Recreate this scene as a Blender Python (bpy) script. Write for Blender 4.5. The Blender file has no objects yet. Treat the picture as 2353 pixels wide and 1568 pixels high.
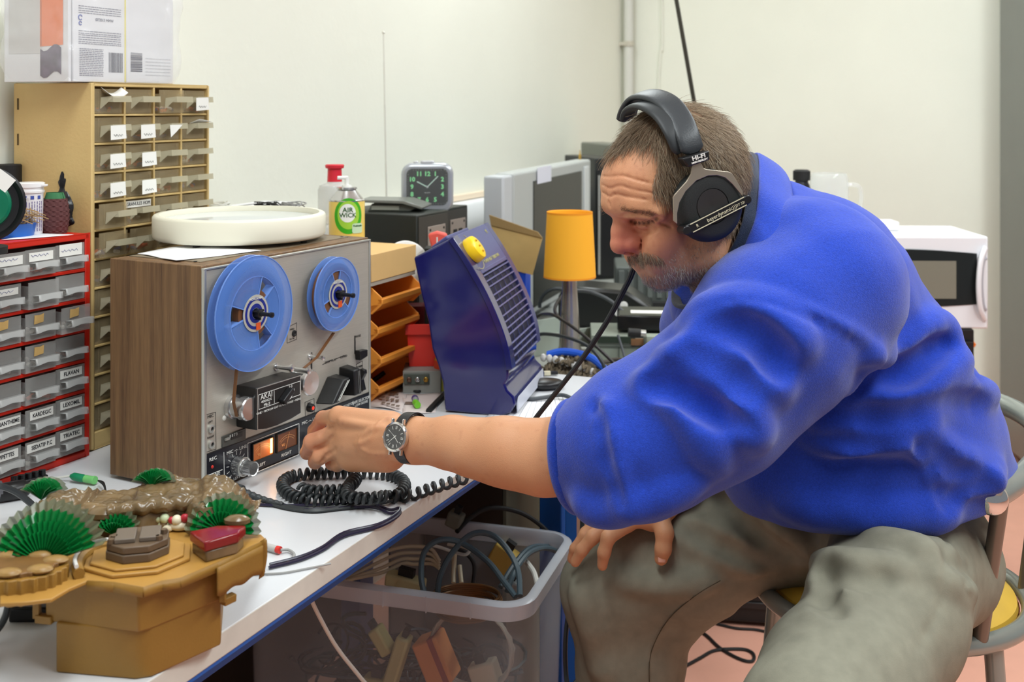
import bpy, bmesh, math, random
import numpy as np
from mathutils import Vector, Matrix, noise as mn
random.seed(7); np.random.seed(7)
sc = bpy.context.scene
F = 2600.0; CX = 1176.5; HY = 245.0; CAMZ = 1.333     # focal length in px of a 2353 px wide frame, horizon row

# ------------------------------------------------------------------ camera, world, lights, exposure
cam = bpy.data.cameras.new('camera'); camo = bpy.data.objects.new('camera', cam); sc.collection.objects.link(camo)
cam.sensor_width = 36.0; cam.lens = F / 2353 * 36.0
camo.location = (0, 0, CAMZ); camo.rotation_euler = (math.pi/2, 0, 0)
cam.shift_y = -(784.0 - HY) / 2353.0
cam.clip_start = .05; cam.clip_end = 60
cam.dof.use_dof = True; cam.dof.focus_distance = 1.62; cam.dof.aperture_fstop = 7.0
sc.camera = camo
w = bpy.data.worlds.new('world'); sc.world = w; w.use_nodes = True
w.node_tree.nodes['Background'].inputs[0].default_value = (.93, .96, 1.0, 1)
w.node_tree.nodes['Background'].inputs[1].default_value = .24
sc.view_settings.view_transform = 'Standard'; sc.view_settings.look = 'None'
sc.view_settings.gamma = 1.0; sc.view_settings.use_curve_mapping = False
sc.view_settings.exposure = 0.12

def area(name, loc, size, power, color=(.91, .985, 1.0), rot=(0, 0, 0)):
    l = bpy.data.lights.new(name, 'AREA'); l.shape = 'RECTANGLE'; l.size, l.size_y = size
    l.energy = power; l.color = color
    o = bpy.data.objects.new(name, l); sc.collection.objects.link(o); o.location = loc; o.rotation_euler = rot
    return o

area('ceiling_tube_light', (-.30, .80, 2.62), (.25, 1.5), 24)
area('ceiling_tube_light', (1.60, 2.00, 2.62), (.25, 1.5), 22)
area('ceiling_tube_light', (1.55, 3.20, 2.62), (.25, 1.5), 19)
area('ceiling_tube_light', (.05, 3.70, 2.62), (.25, 1.5), 19)
area('ceiling_tube_light', (1.25, .55, 2.62), (.25, 1.5), 38)

# ------------------------------------------------------------------ helpers
def P(px, py, d): return Vector(((px-CX)*d/F, d, CAMZ-(py-HY)*d/F))
def on_z(px, py, z):
    d = (CAMZ-z)*F/(py-HY); return P(px, py, d)
def srgb(c, a=1.0):
    out = []
    for v in c[:3]:
        v = v/255.0
        out.append(v/12.92 if v <= .04045 else ((v+.055)/1.055)**2.4)
    return (out[0], out[1], out[2], a)

_M = {}
def mat(name, col=(128, 128, 128), rough=.5, metal=0.0, noise=0.0, nscale=40, bump=0.0, bscale=200, alpha=1.0,
        trans=0.0, emit=None, estr=0.0, sheen=0.0, coat=0.0, spec=.5, sss=0.0, stretch=None, ior=1.45):
    if name in _M: return _M[name]
    m = bpy.data.materials.new(name); m.use_nodes = True; nt = m.node_tree; b = nt.nodes['Principled BSDF']
    c = srgb(col); b.inputs['Base Color'].default_value = c
    b.inputs['Roughness'].default_value = rough; b.inputs['Metallic'].default_value = metal
    b.inputs['Specular IOR Level'].default_value = spec; b.inputs['IOR'].default_value = ior
    b.inputs['Alpha'].default_value = alpha; b.inputs['Transmission Weight'].default_value = trans
    b.inputs['Coat Weight'].default_value = coat
    if coat: b.inputs['Coat Roughness'].default_value = .08
    if sheen: b.inputs['Sheen Weight'].default_value = sheen; b.inputs['Sheen Roughness'].default_value = .5
    if sss:
        b.inputs['Subsurface Weight'].default_value = sss; b.inputs['Subsurface Radius'].default_value = (.012, .004, .002)
        b.inputs['Subsurface Scale'].default_value = 1.0
    if emit: b.inputs['Emission Color'].default_value = srgb(emit); b.inputs['Emission Strength'].default_value = estr
    if noise or bump:
        tc = nt.nodes.new('ShaderNodeTexCoord'); mp = nt.nodes.new('ShaderNodeMapping')
        nt.links.new(tc.outputs['Object'], mp.inputs['Vector'])
        if stretch: mp.inputs['Scale'].default_value = stretch
    if noise:
        n = nt.nodes.new('ShaderNodeTexNoise'); n.inputs['Scale'].default_value = nscale; n.inputs['Detail'].default_value = 5
        nt.links.new(mp.outputs[0], n.inputs['Vector'])
        r = nt.nodes.new('ShaderNodeMapRange'); r.inputs['From Min'].default_value = .3; r.inputs['From Max'].default_value = .7
        r.inputs['To Min'].default_value = 1-noise; r.inputs['To Max'].default_value = 1+noise
        nt.links.new(n.outputs['Fac'], r.inputs['Value'])
        mx = nt.nodes.new('ShaderNodeVectorMath'); mx.operation = 'SCALE'; mx.inputs[0].default_value = c[:3]
        nt.links.new(r.outputs[0], mx.inputs['Scale']); nt.links.new(mx.outputs[0], b.inputs['Base Color'])
    if bump:
        n2 = nt.nodes.new('ShaderNodeTexNoise'); n2.inputs['Scale'].default_value = bscale; n2.inputs['Detail'].default_value = 4
        nt.links.new(mp.outputs[0], n2.inputs['Vector'])
        bp = nt.nodes.new('ShaderNodeBump'); bp.inputs['Strength'].default_value = 1.0; bp.inputs['Distance'].default_value = bump
        nt.links.new(n2.outputs['Fac'], bp.inputs['Height']); nt.links.new(bp.outputs[0], b.inputs['Normal'])
    _M[name] = m; return m

class MB:
    def __init__(s): s.v = []; s.f = []; s.mi = []; s.cur = 0; s.T = Matrix.Identity(4)
    def add(s, vs, fs):
        o = len(s.v); s.v += [tuple(s.T @ Vector(v)) for v in vs]
        for f in fs: s.f.append(tuple(o+i for i in f)); s.mi.append(s.cur)
        return s
    def box(s, x0, x1, y0, y1, z0, z1):
        return s.add([(x0,y0,z0),(x1,y0,z0),(x1,y1,z0),(x0,y1,z0),(x0,y0,z1),(x1,y0,z1),(x1,y1,z1),(x0,y1,z1)],
              [(0,3,2,1),(4,5,6,7),(0,1,5,4),(1,2,6,5),(2,3,7,6),(3,0,4,7)])
    def prism(s, poly, lo, hi, axis='y'):
        # poly in the plane of the two other axes (x,z)/(x,y)/(y,z), extruded along axis
        n = len(poly)
        def mk(p, t):
            return {'y': (p[0], t, p[1]), 'z': (p[0], p[1], t), 'x': (t, p[0], p[1])}[axis]
        vs = [mk(p, lo) for p in poly]+[mk(p, hi) for p in poly]
        ar = sum(poly[i][0]*poly[(i+1) % n][1]-poly[(i+1) % n][0]*poly[i][1] for i in range(n))
        sgn = (ar > 0) == (axis in 'xz')
        a = list(range(n)); b = list(range(n, 2*n))
        fs = [tuple(a[::-1] if sgn else a), tuple(b if sgn else b[::-1])]
        for i in range(n):
            j = (i+1) % n
            fs.append((i, j, n+j, n+i) if sgn else (j, i, n+i, n+j))
        return s.add(vs, fs)
    def cyl(s, a, b, r0, r1=None, n=24, caps=True):
        r1 = r0 if r1 is None else r1
        a = Vector(a); b = Vector(b); d = (b-a).normalized(); u = d.orthogonal().normalized(); w_ = d.cross(u)
        vs = []
        for p, r in ((a, r0), (b, r1)):
            vs += [p+(u*math.cos(t)+w_*math.sin(t))*r for t in [2*math.pi*i/n for i in range(n)]]
        fs = [(i, (i+1) % n, n+(i+1) % n, n+i) for i in range(n)]
        if caps: fs += [tuple(range(n))[::-1], tuple(range(n, 2*n))]
        return s.add(vs, fs)
    def lathe(s, a, axis, prof, n=32):
        # prof: list of (t along axis, r)
        a = Vector(a); d = Vector(axis).normalized(); u = d.orthogonal().normalized(); w_ = d.cross(u)
        vs = []; fs = []
        for t, r in prof:
            vs += [a+d*t+(u*math.cos(q)+w_*math.sin(q))*max(r, 1e-5) for q in [2*math.pi*i/n for i in range(n)]]
        for k in range(len(prof)-1):
            for i in range(n):
                j = (i+1) % n; fs.append((k*n+i, k*n+j, (k+1)*n+j, (k+1)*n+i))
        return s.add(vs, fs)
    def tube(s, pts, r, n=8, closed=False, caps=True, flat=1.0):
        pts = [Vector(p) for p in pts]; m = len(pts); rs = r if isinstance(r, (list, tuple)) else [r]*m
        vs = []; fs = []; t0 = (pts[1]-pts[0]).normalized(); u = t0.orthogonal().normalized()
        for i, p in enumerate(pts):
            if closed: t = (pts[(i+1) % m]-pts[i-1])
            else: t = pts[min(i+1, m-1)]-pts[max(i-1, 0)]
            t = t.normalized() if t.length > 1e-9 else t0
            u = u-t*u.dot(t); u = u.normalized() if u.length > 1e-6 else t.orthogonal().normalized()
            w_ = t.cross(u)
            vs += [p+(u*math.cos(q)+w_*math.sin(q)*flat)*rs[i] for q in [2*math.pi*k/n for k in range(n)]]
        for i in range(m if closed else m-1):
            j = (i+1) % m
            for k in range(n): fs.append((i*n+k, i*n+(k+1) % n, j*n+(k+1) % n, j*n+k))
        if not closed and caps: fs += [tuple(range(n))[::-1], tuple(range((m-1)*n, m*n))]
        return s.add(vs, fs)
    def ball(s, c, r, n=16, sc3=(1, 1, 1)):
        c = Vector(c); vs = []; fs = []; m = n//2
        for i in range(m+1):
            th = math.pi*i/m
            for k in range(n):
                q = 2*math.pi*k/n; vs.append((c.x+r*sc3[0]*math.sin(th)*math.cos(q), c.y+r*sc3[1]*math.sin(th)*math.sin(q), c.z+r*sc3[2]*math.cos(th)))
        for i in range(m):
            for k in range(n): fs.append((i*n+k, (i+1)*n+k, (i+1)*n+(k+1) % n, i*n+(k+1) % n))
        return s.add(vs, fs)
    def grid(s, fn, nu, nv, closed=False):
        vs = [fn(i/nu, j/nv) for j in range(nv+1) for i in range(nu+1)]
        fs = [(j*(nu+1)+i, j*(nu+1)+i+1, (j+1)*(nu+1)+i+1, (j+1)*(nu+1)+i) for j in range(nv) for i in range(nu)]
        return s.add(vs, fs)

def smoothpts(pts, k=6):
    pts = [Vector(p) for p in pts]; out = []
    for i in range(len(pts)-1):
        p0 = pts[max(i-1, 0)]; p1 = pts[i]; p2 = pts[i+1]; p3 = pts[min(i+2, len(pts)-1)]
        for j in range(k):
            t = j/k
            out.append(.5*((2*p1)+(p2-p0)*t+(2*p0-5*p1+4*p2-p3)*t*t+(3*p1-p0-3*p2+p3)*t**3))
    out.append(pts[-1]); return out

def obj(name, mb, m, parent=None, bev=0.0, smooth=True, seg=2, sub=0, solid=0.0, ang=35):
    me = bpy.data.meshes.new(name); me.from_pydata(mb.v, [], mb.f)
    ms = m if isinstance(m, (list, tuple)) else [m]
    for x in ms: me.materials.append(x)
    if len(ms) > 1: me.polygons.foreach_set('material_index', mb.mi)
    me.update()
    bm = bmesh.new(); bm.from_mesh(me)
    if len(mb.v) < 30000: bmesh.ops.remove_doubles(bm, verts=bm.verts, dist=1e-6)
    bmesh.ops.recalc_face_normals(bm, faces=bm.faces); bm.to_mesh(me); bm.free()
    if smooth:
        me.polygons.foreach_set('use_smooth', [True]*len(me.polygons)); me.set_sharp_from_angle(angle=math.radians(ang))
    o = bpy.data.objects.new(name, me); sc.collection.objects.link(o)
    if solid:
        md = o.modifiers.new('solid', 'SOLIDIFY'); md.thickness = solid; md.offset = 0
    if bev:
        md = o.modifiers.new('bevel', 'BEVEL'); md.width = bev; md.segments = seg; md.limit_method = 'ANGLE'; md.angle_limit = math.radians(40)
    if sub:
        md = o.modifiers.new('sub', 'SUBSURF'); md.levels = md.render_levels = sub
    if parent is not None: o.parent = parent
    return o
def tag(o, label=None, cat=None, group=None, kind=None):
    if label: o['label'] = label
    if cat: o['category'] = cat
    if group: o['group'] = group
    if kind: o['kind'] = kind
    return o
def thing(name, label, cat, loc=(0, 0, 0), ang=0.0, group=None, mtx=None):
    o = bpy.data.objects.new(name, None); sc.collection.objects.link(o); o.empty_display_size = .05
    if mtx is not None: o.matrix_world = mtx
    else: o.location = loc; o.rotation_euler = (0, 0, ang)
    return tag(o, label, cat, group)
def struct(name, mb, m, **k):
    return tag(obj(name, mb, m, **k), kind='structure')
def copy_tree(o, parent=None):
    c = o.copy(); sc.collection.objects.link(c)
    if parent is not None: c.parent = parent
    for ch in list(o.children): copy_tree(ch, c)
    return c
_fc = {}
def text(name, s, m, parent, loc, size, rot=(math.pi/2, 0, 0), depth=.0002, align='CENTER', sx=1.0, shear=0.0, bold=0.0):
    cu = bpy.data.curves.new('txt', 'FONT'); cu.body = s; cu.size = size; cu.extrude = depth; cu.align_x = align; cu.align_y = 'CENTER'
    cu.resolution_u = 2; cu.shear = shear; cu.offset = bold
    to = bpy.data.objects.new('txt', cu); sc.collection.objects.link(to)
    dg = bpy.context.evaluated_depsgraph_get(); me = bpy.data.meshes.new_from_object(to.evaluated_get(dg))
    bpy.data.objects.remove(to)
    me.materials.clear(); me.materials.append(m)
    o = bpy.data.objects.new(name, me); sc.collection.objects.link(o)
    o.parent = parent; o.location = loc; o.rotation_euler = rot; o.scale = (sx, 1, 1)
    return o

class Fr:
    """a thing's own frame: x along its front to the right, y into its depth, z up"""
    def __init__(s, o, ang):
        s.o = Vector(o); s.a = ang; s.x = Vector((math.cos(ang), math.sin(ang), 0)); s.y = Vector((-math.sin(ang), math.cos(ang), 0))
    def front(s, px, py, y=0.0):
        r = P(px, py, 1.0)-Vector((0, 0, CAMZ)); c = Vector((0, 0, CAMZ)); n = s.y; q = s.o+s.y*y
        p = c+r*((q-c).dot(n)/r.dot(n)); l = p-s.o
        return l.dot(s.x), l.z
    def loc(s, p):
        l = Vector(p)-s.o; return Vector((l.dot(s.x), l.dot(s.y), l.z))
TABLE = .75
m_blk = mat('black satin plastic', (22, 22, 24), .35); m_blkm = mat('black matt plastic', (28, 28, 28), .6)
m_alu = mat('polished aluminium', (205, 205, 205), .22, .9); m_alu2 = mat('satin aluminium trim', (190, 190, 184), .35, .7)
m_print = mat('white print', (225, 225, 220), .5)
# ------------------------------------------------------------------ room
m_wall = mat('cream wall paint', (241, 242, 229), .75, noise=.015, nscale=3, bump=.0006, bscale=60)
m_wall2 = mat('warm cream wall paint', (244, 245, 232), .75, noise=.02, nscale=2.5, bump=.0006, bscale=60)
m_ceil = mat('white ceiling paint', (240, 240, 234), .8)
m_floor = mat('salmon floor', (222, 164, 142), .55, noise=.03, nscale=14, bump=.0004, bscale=120)
TA = math.atan2(.917, .40)                      # direction of table edge and of the left wall
U = Vector((math.cos(TA), math.sin(TA), 0)); V = Vector((-U.y, U.x, 0))
W0 = Vector((-.895, 1.99, 0))                   # a point on the left wall
WC = W0+U*3.55                                  # the corner
def wall_mtx(o, ang): return Matrix.Translation(o) @ Matrix.Rotation(ang, 4, 'Z')
b = MB(); b.T = wall_mtx(WC, TA); b.box(-6.5, 0, 0, .12, 0, 2.75); struct('wall_left', b, m_wall)
b = MB(); b.T = wall_mtx(WC, TA-math.pi/2); b.box(-.12, 4.5, 0, .12, 0, 2.75); struct('wall_back', b, m_wall2)
b = MB(); b.box(-3.5, 5, -1.5, 7, -.05, 0); struct('floor', b, m_floor)
b = MB(); b.box(-3.5, 5, -1.5, 7, 2.75, 2.8); struct('ceiling', b, m_ceil)
wl = Fr(WC, TA)
# white trunking along the left wall, rounded lower edge, joints with covers
z0 = wl.front(1057, 533)[1]; z1 = wl.front(1057, 462)[1]
m_trunk = mat('white trunking plastic', (236, 238, 240), .35)
b = MB(); b.T = wall_mtx(WC, TA); b.prism([(-.0, z0), (-.05, z0+.004), (-.056, z0+.015), (-.056, z1-.01), (-.05, z1), (0, z1)], -3.6, -.02, 'x')
struct('trim_1', b, m_trunk)
b = MB(); b.T = wall_mtx(WC, TA); b.box(-3.6, -.02, -.012, 0, z1+.002, z1+.022)
struct('trim_2', b, mat('beige cable channel', (232, 214, 190), .5), bev=.003)
# corner pipe with clips
pw = wl.front(1437, 300, -.04)
t = thing('conduit_pipe', 'thin white conduit pipe running down the wall corner behind the head', 'pipe', WC, TA)
m_pipe = mat('white painted pipe', (222, 222, 214), .4)
b = MB(); b.cyl((-.06, -.035, .02), (-.06, -.035, 2.75), .022, n=16); obj('pipe', b, m_pipe, t)
for z in (1.62, .6, 2.5):
    b = MB(); b.cyl((-.06, -.035, z-.012), (-.06, -.035, z+.012), .027, n=16); b.box(-.09, -.03, -.035, 0, z-.008, z+.008); obj('pipe_clip', b, mat('aged clip', (205, 200, 184), .5), t)
wb = Fr(WC, TA-math.pi/2)
x_, z_ = wb.front(1517, 120)
t = thing('painted_cable', 'faint cream cable painted over on the back wall near the corner', 'cable', WC, TA-math.pi/2)
b = MB(); b.tube(smoothpts([(x_, -.006, 2.75), (x_+.012, -.006, z_+.1), (x_+.003, -.006, z_), (x_-.012, -.006, z_-.35), (x_-.01, -.006, .9)], 6), .006, 6); obj('cable', b, m_wall2, t)
# dark slanted rod
p1 = P(1549, -30, 3.4); p2 = P(1596, 240, 3.4); p0 = p1+(p1-p2)*1.2
p3 = p2+(p2-p1)*1.9
t = thing('hanging_rod', 'dark slanted rod hanging down behind the head', 'rod', (0, 0, 0))
b = MB(); b.tube([p0, p1, p2, p3], .0065, 8); obj('rod', b, mat('dark grey steel', (70, 68, 60), .4, .6), t)
b = MB(); b.ball(p3, .012, 12); obj('rod_tip', b, mat('dark grey steel'), t)
# tall grey cabinet at the far right
gx, gz = wb.front(2309, 400, -.0)
gp = P(2309, 500, 4.36); gp.x -= .06; gp.y = 3.93
t = thing('metal_locker', 'tall dark grey metal cabinet at the far right edge of the photo', 'cabinet', (gp.x, gp.y, 0), math.radians(-6))
m_grey = mat('grey enamel', (116, 119, 114), .38, noise=.04, nscale=5)
b = MB(); b.box(0, .8, 0, .45, .04, 2.1); obj('body', b, m_grey, t, bev=.006)
b = MB(); b.box(.02, .395, -.014, -.002, .08, 2.06); obj('door', b, m_grey, t, bev=.004)
b = MB(); b.box(.405, .78, -.014, -.002, .08, 2.06); obj('door', b, m_grey, t, bev=.004)
b = MB(); b.box(.05, .75, .03, .4, 0, .04); obj('plinth', b, mat('black plinth', (25, 25, 25), .6), t)

# ------------------------------------------------------------------ workbench
m_top = mat('white laminate', (214, 216, 219), .32, noise=.02, nscale=9, bump=.0001, bscale=300)
m_edge = mat('worn laminate edge', (214, 211, 200), .45, noise=.07, nscale=25)
m_blue = mat('blue painted steel', (22, 92, 176), .4)
E0 = on_z(700, 1326, TABLE)                     # on the front edge
corner = on_z(1376, 869, TABLE)
L0 = (corner-E0).dot(U)
bench = thing('workbench', 'long white laminate workbench with blue steel frame along the wall', 'table', (E0.x, E0.y, 0), TA)
ex = (corner-E0).dot(U)
DPW = .62
b = MB(); b.box(-1.3, ex, 0, DPW, TABLE-.0285, TABLE); b.mi = [1, 0, 1, 1, 1, 1]
obj('tabletop', b, [m_top, m_edge], bench, bev=.0015)
b = MB(); b.box(ex-.035, ex+.0006, -.0012, .03, TABLE-.027, TABLE-.004); obj('edge_chip', b, mat('raw chipboard', (176, 138, 92), .9, noise=.2, nscale=200), bench)
b = MB(); b.box(-1.3, ex-.02, .002, .03, TABLE-.0335, TABLE-.0285); obj('edge_strip', b, m_blue, bench)
b = MB(); b.box(-1.25, ex-.03, .04, .07, TABLE-.07, TABLE-.029); obj('apron', b, m_blue, bench)
b = MB(); b.box(-1.25, ex-.03, DPW-.06, DPW-.03, TABLE-.07, TABLE-.029); obj('apron', b, m_blue, bench)
for xx, yy in ((ex-.10, .06), (ex-.10, DPW-.08), (-1.2, .06), (-1.2, DPW-.08)):
    b = MB(); b.box(xx-.03, xx+.03, yy-.02, yy+.03, .01, TABLE-.03); obj('leg', b, m_blue, bench, bev=.003)
    b = MB(); b.box(xx-.032, xx+.032, yy-.022, yy+.032, 0, .012); obj('foot', b, mat('black plinth'), bench)

b = MB(); b.box(-1.2, ex-.06, DPW-.02, DPW-.005, .08, TABLE-.05); obj('back_panel', b, mat('dark brown board', (58, 46, 36), .7), bench)  # added dark board that stands in for the shade under the bench
cb = thing('drawer_unit', 'narrow olive grey cabinet with a cream edge under the far end of the bench', 'cabinet', (E0.x, E0.y, 0), TA)
b = MB(); b.box(ex-.160, ex-.02, .16, .34, .0, TABLE-.075); obj('cabinet_body', b, mat('dark brown board'), cb)
b = MB(); b.box(ex-.160, ex+.018, .15, .159, .0, TABLE-.075); obj('front_panel', b, mat('olive grey board', (104, 104, 88), .6), cb, bev=.001)
b = MB(); b.box(ex+.018, ex+.025, .145, .159, .0, TABLE-.075); obj('cream_edge', b, mat('cream edge band', (206, 196, 150), .5), cb)
# ------------------------------------------------------------------ reel-to-reel tape deck
def wood_mat():
    m = bpy.data.materials.new('walnut veneer'); m.use_nodes = True; nt = m.node_tree; b = nt.nodes['Principled BSDF']
    tc = nt.nodes.new('ShaderNodeTexCoord'); mp = nt.nodes.new('ShaderNodeMapping'); mp.inputs['Scale'].default_value = (90, 90, 2.2)
    n = nt.nodes.new('ShaderNodeTexNoise'); n.inputs['Scale'].default_value = 1.0; n.inputs['Detail'].default_value = 6; n.inputs['Distortion'].default_value = .4
    mp2 = nt.nodes.new('ShaderNodeMapping'); mp2.inputs['Scale'].default_value = (600, 600, 25)
    n2 = nt.nodes.new('ShaderNodeTexNoise'); n2.inputs['Scale'].default_value = 1.0
    cr = nt.nodes.new('ShaderNodeValToRGB'); cr.color_ramp.elements[0].position = .3; cr.color_ramp.elements[0].color = srgb((76, 50, 30))
    cr.color_ramp.elements[1].position = .72; cr.color_ramp.elements[1].color = srgb((136, 102, 66))
    mx = nt.nodes.new('ShaderNodeMath'); mx.operation = 'MULTIPLY_ADD'; mx.inputs[1].default_value = .35
    nt.links.new(tc.outputs['Object'], mp.inputs[0]); nt.links.new(mp.outputs[0], n.inputs['Vector'])
    nt.links.new(tc.outputs['Object'], mp2.inputs[0]); nt.links.new(mp2.outputs[0], n2.inputs['Vector'])
    nt.links.new(n2.outputs['Fac'], mx.inputs[0])
    s = nt.nodes.new('ShaderNodeMath'); s.operation = 'MULTIPLY'; s.inputs[1].default_value = .68
    nt.links.new(n.outputs['Fac'], s.inputs[0]); nt.links.new(s.outputs[0], mx.inputs[2])
    nt.links.new(mx.outputs[0], cr.inputs[0]); nt.links.new(cr.outputs[0], b.inputs['Base Color']); b.inputs['Roughness'].default_value = .45
    return m
m_wood = wood_mat()
m_face = mat('brushed nickel face plate', (182, 176, 164), .42, .35, noise=.05, nscale=30, stretch=(1, 30, 30), bump=.00003, bscale=500)





m_dprint = mat('dark print', (40, 38, 36), .6)
m_red = mat('red lamp', (200, 40, 30), .3)
m_tape = mat('brown recording tape', (112, 74, 46), .3)
DA = math.atan2(.881, .472)
D = Fr(on_z(462, 1145, TABLE), DA)
D.H = .345; D.W = .426; D.D = .19
dk = thing('tape_deck', 'walnut-sided reel-to-reel tape recorder with brushed metal front on the workbench', 'tape recorder', D.o, DA)
b = MB(); b.box(0, .012, 0, D.D, .006, D.H); obj('side_panel', b, m_wood, dk, bev=.0012)
b = MB(); b.box(D.W-.012, D.W, 0, D.D, .006, D.H); obj('side_panel', b, m_wood, dk, bev=.0012)
b = MB(); b.box(.012, D.W-.012, .0, D.D-.002, D.H-.012, D.H); obj('top_panel', b, m_wood, dk, bev=.0012)
b = MB(); b.box(.03, D.W-.02, .03, D.D-.01, D.H, D.H+.0012); obj('top_inset', b, mat('taupe top sheet', (126, 112, 92), .4), dk)
b = MB(); b.box(.012, D.W-.012, .0, D.D-.002, .006, .018); obj('bottom_panel', b, m_wood, dk)
b = MB(); b.box(.012, D.W-.012, D.D-.006, D.D-.002, .018, D.H-.012); obj('back_panel', b, m_blkm, dk)
for x in (.03, D.W-.03):
    for y in (.02, D.D-.03):
        b = MB(); b.cyl((x, y, 0), (x, y, .007), .011, n=16); obj('foot', b, m_blkm, dk)
zp = .064                                     # top of the black control strip
b = MB(); b.box(.006, D.W-.004, -.004, .0, zp, D.H-.006); fp = obj('face_plate', b, m_face, dk, bev=.0008)
for x0, x1 in ((.0, .006), (D.W-.004, D.W)):
    b = MB(); b.box(x0, x1, -.006, .0, .008, D.H-.004); obj('edge_trim', b, m_alu2, dk, bev=.001)
b = MB(); b.box(.0, D.W, -.006, .0, D.H-.0065, D.H-.003); obj('edge_trim', b, m_alu2, dk, bev=.0008)
b = MB(); b.box(.006, D.W-.004, -.0045, .0, .008, zp-.0006); cs = obj('control_strip', b, mat('black printed strip', (15, 16, 26), .28), dk, bev=.0006)
b = MB(); b.box(.006, D.W-.004, -.0048, -.0, zp-.0006, zp+.0006); obj('strip_edge', b, m_dprint, dk)
for i, (x, z) in enumerate(((.03, D.H+.001), (.40, D.H+.001))):
    b = MB(); b.cyl((x, .04, z), (x, .04, z+.0008), .003, n=8); obj('screw', b, m_blk, dk)
def dl(name, pts, wd=.0009, y=-.0052, m=m_print, parent=dk, pixels=True):
    """a printed line on the deck's front through pixel points"""
    q = [D.front(px, py, y) for px, py in pts] if pixels else pts
    b = MB()
    for (xa, za), (xb, zb) in zip(q[:-1], q[1:]):
        d = Vector((xb-xa, zb-za)); L = d.length
        if L < 1e-6: continue
        n = Vector((-d.y, d.x))/L*wd/2; e = d/L*wd/2
        b.add([(xa-e.x-n.x, y, za-e.y-n.y), (xb+e.x-n.x, y, zb+e.y-n.y), (xb+e.x+n.x, y, zb+e.y+n.y), (xa-e.x+n.x, y, za-e.y+n.y),
               (xa-e.x-n.x, y+.0004, za-e.y-n.y), (xb+e.x-n.x, y+.0004, zb+e.y-n.y), (xb+e.x+n.x, y+.0004, zb+e.y+n.y), (xa-e.x+n.x, y+.0004, za-e.y+n.y)],
              [(0, 1, 2, 3), (4, 7, 6, 5), (0, 4, 5, 1), (1, 5, 6, 2), (2, 6, 7, 3), (3, 7, 4, 0)])
    return obj(name, b, m, parent, smooth=False)
def dtx(s, px, py, size, y=-.0046, m=m_print, parent=dk, sx=1.2, name='lettering', bold=0.0):
    x, z = D.front(px, py, y); return text(name, s, m, parent, (x, y-.0003, z), size, sx=sx, bold=bold)
def zx(px, py): return (440+px*420/2353, 880+py*420/2353)       # pixels of a zoomed crop of the lower half
# printed frames on the control strip
dl('printed_frame', [zx(725, 780), zx(1385, 525), zx(1385, 925), zx(730, 1200), zx(725, 780)], .0011)
dl('printed_line', [zx(418, 900), zx(424, 1240)], .0010)
dl('printed_line', [zx(190, 1203), zx(396, 1120)], .0010)
dtx('REC', *zx(276, 980), .0075); dtx('PHONE', *zx(278, 1195), .0075); dtx('MIN', *zx(480, 1228), .0045); dtx('LEFT', *zx(582, 1225), .0062)
dtx('MIC -•- LINE', *zx(583, 862), .0072); dtx('LEFT', *zx(905, 1052), .0068); dtx('RIGHT', *zx(1220, 915), .0072)
dtx('MIC -•- LINE', *zx(1530, 485), .0072); dtx('TAPE SELECTOR', *zx(2180, 225), .0075, sx=1.0); dtx('LOW NOISE', *zx(2185, 268), .006); dtx('MONITOR', *zx(2020, 285), .0065, sx=1.0)
dl('printed_line', [zx(2082, 238), zx(2084, 288)], .0012)
x, z = D.front(*zx(275, 1085), -.006); b = MB(); b.ball((x, -.005, z), .0026, 12, (1, .6, 1)); obj('record_lamp', b, m_red, dk)
# knobs of the record levels
def level_knob(px, py):
    x, z = D.front(px, py, -.0045)
    ticks = MB()
    for k in range(11):
        a = math.radians(225-27*k); ca, sa = math.cos(a), math.sin(a)
        p = [(x+ca*.0165, z+sa*.0165), (x+ca*.0225, z+sa*.0225)]
        n = Vector((-sa, ca))*.00045
        ticks.add([(p[0][0]-n.x, -.0050, p[0][1]-n.y), (p[1][0]-n.x, -.0050, p[1][1]-n.y), (p[1][0]+n.x, -.0050, p[1][1]+n.y), (p[0][0]+n.x, -.0050, p[0][1]+n.y)], [(0, 1, 2, 3)])
    obj('scale_ticks', ticks, m_print, dk, smooth=False)
    def ribbed(y0, y1, r, n=40):
        b = MB(); vs = []; 
        for y in (y0, y1-.001, y1):
            for i in range(n*2):
                q = math.pi*i/n; rr = r*(1-.03*(i % 2)) - (.0012 if y == y1 else 0); vs.append((x+rr*math.cos(q), y, z+rr*math.sin(q)))
        m = n*2; fs = [(k*m+i, k*m+(i+1) % m, (k+1)*m+(i+1) % m, (k+1)*m+i) for k in range(2) for i in range(m)] + [tuple(range(2*m, 3*m)), tuple(range(m))]
        b.add(vs, fs); return b
    kn = obj('level_knob', ribbed(-.005, -.020, .0145), m_alu, dk, ang=20)
    obj('inner_knob', ribbed(-.020, -.039, .0108), m_alu, kn, ang=20)
    b = MB(); b.lathe((x, -.020, z), (0, -1, 0), [(0, .0148), (.0012, .0148), (.0016, .013)], 40); obj('knob_ring', b, m_alu2, kn)
level_knob(543, 1070); level_knob(722, 1004)
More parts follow.
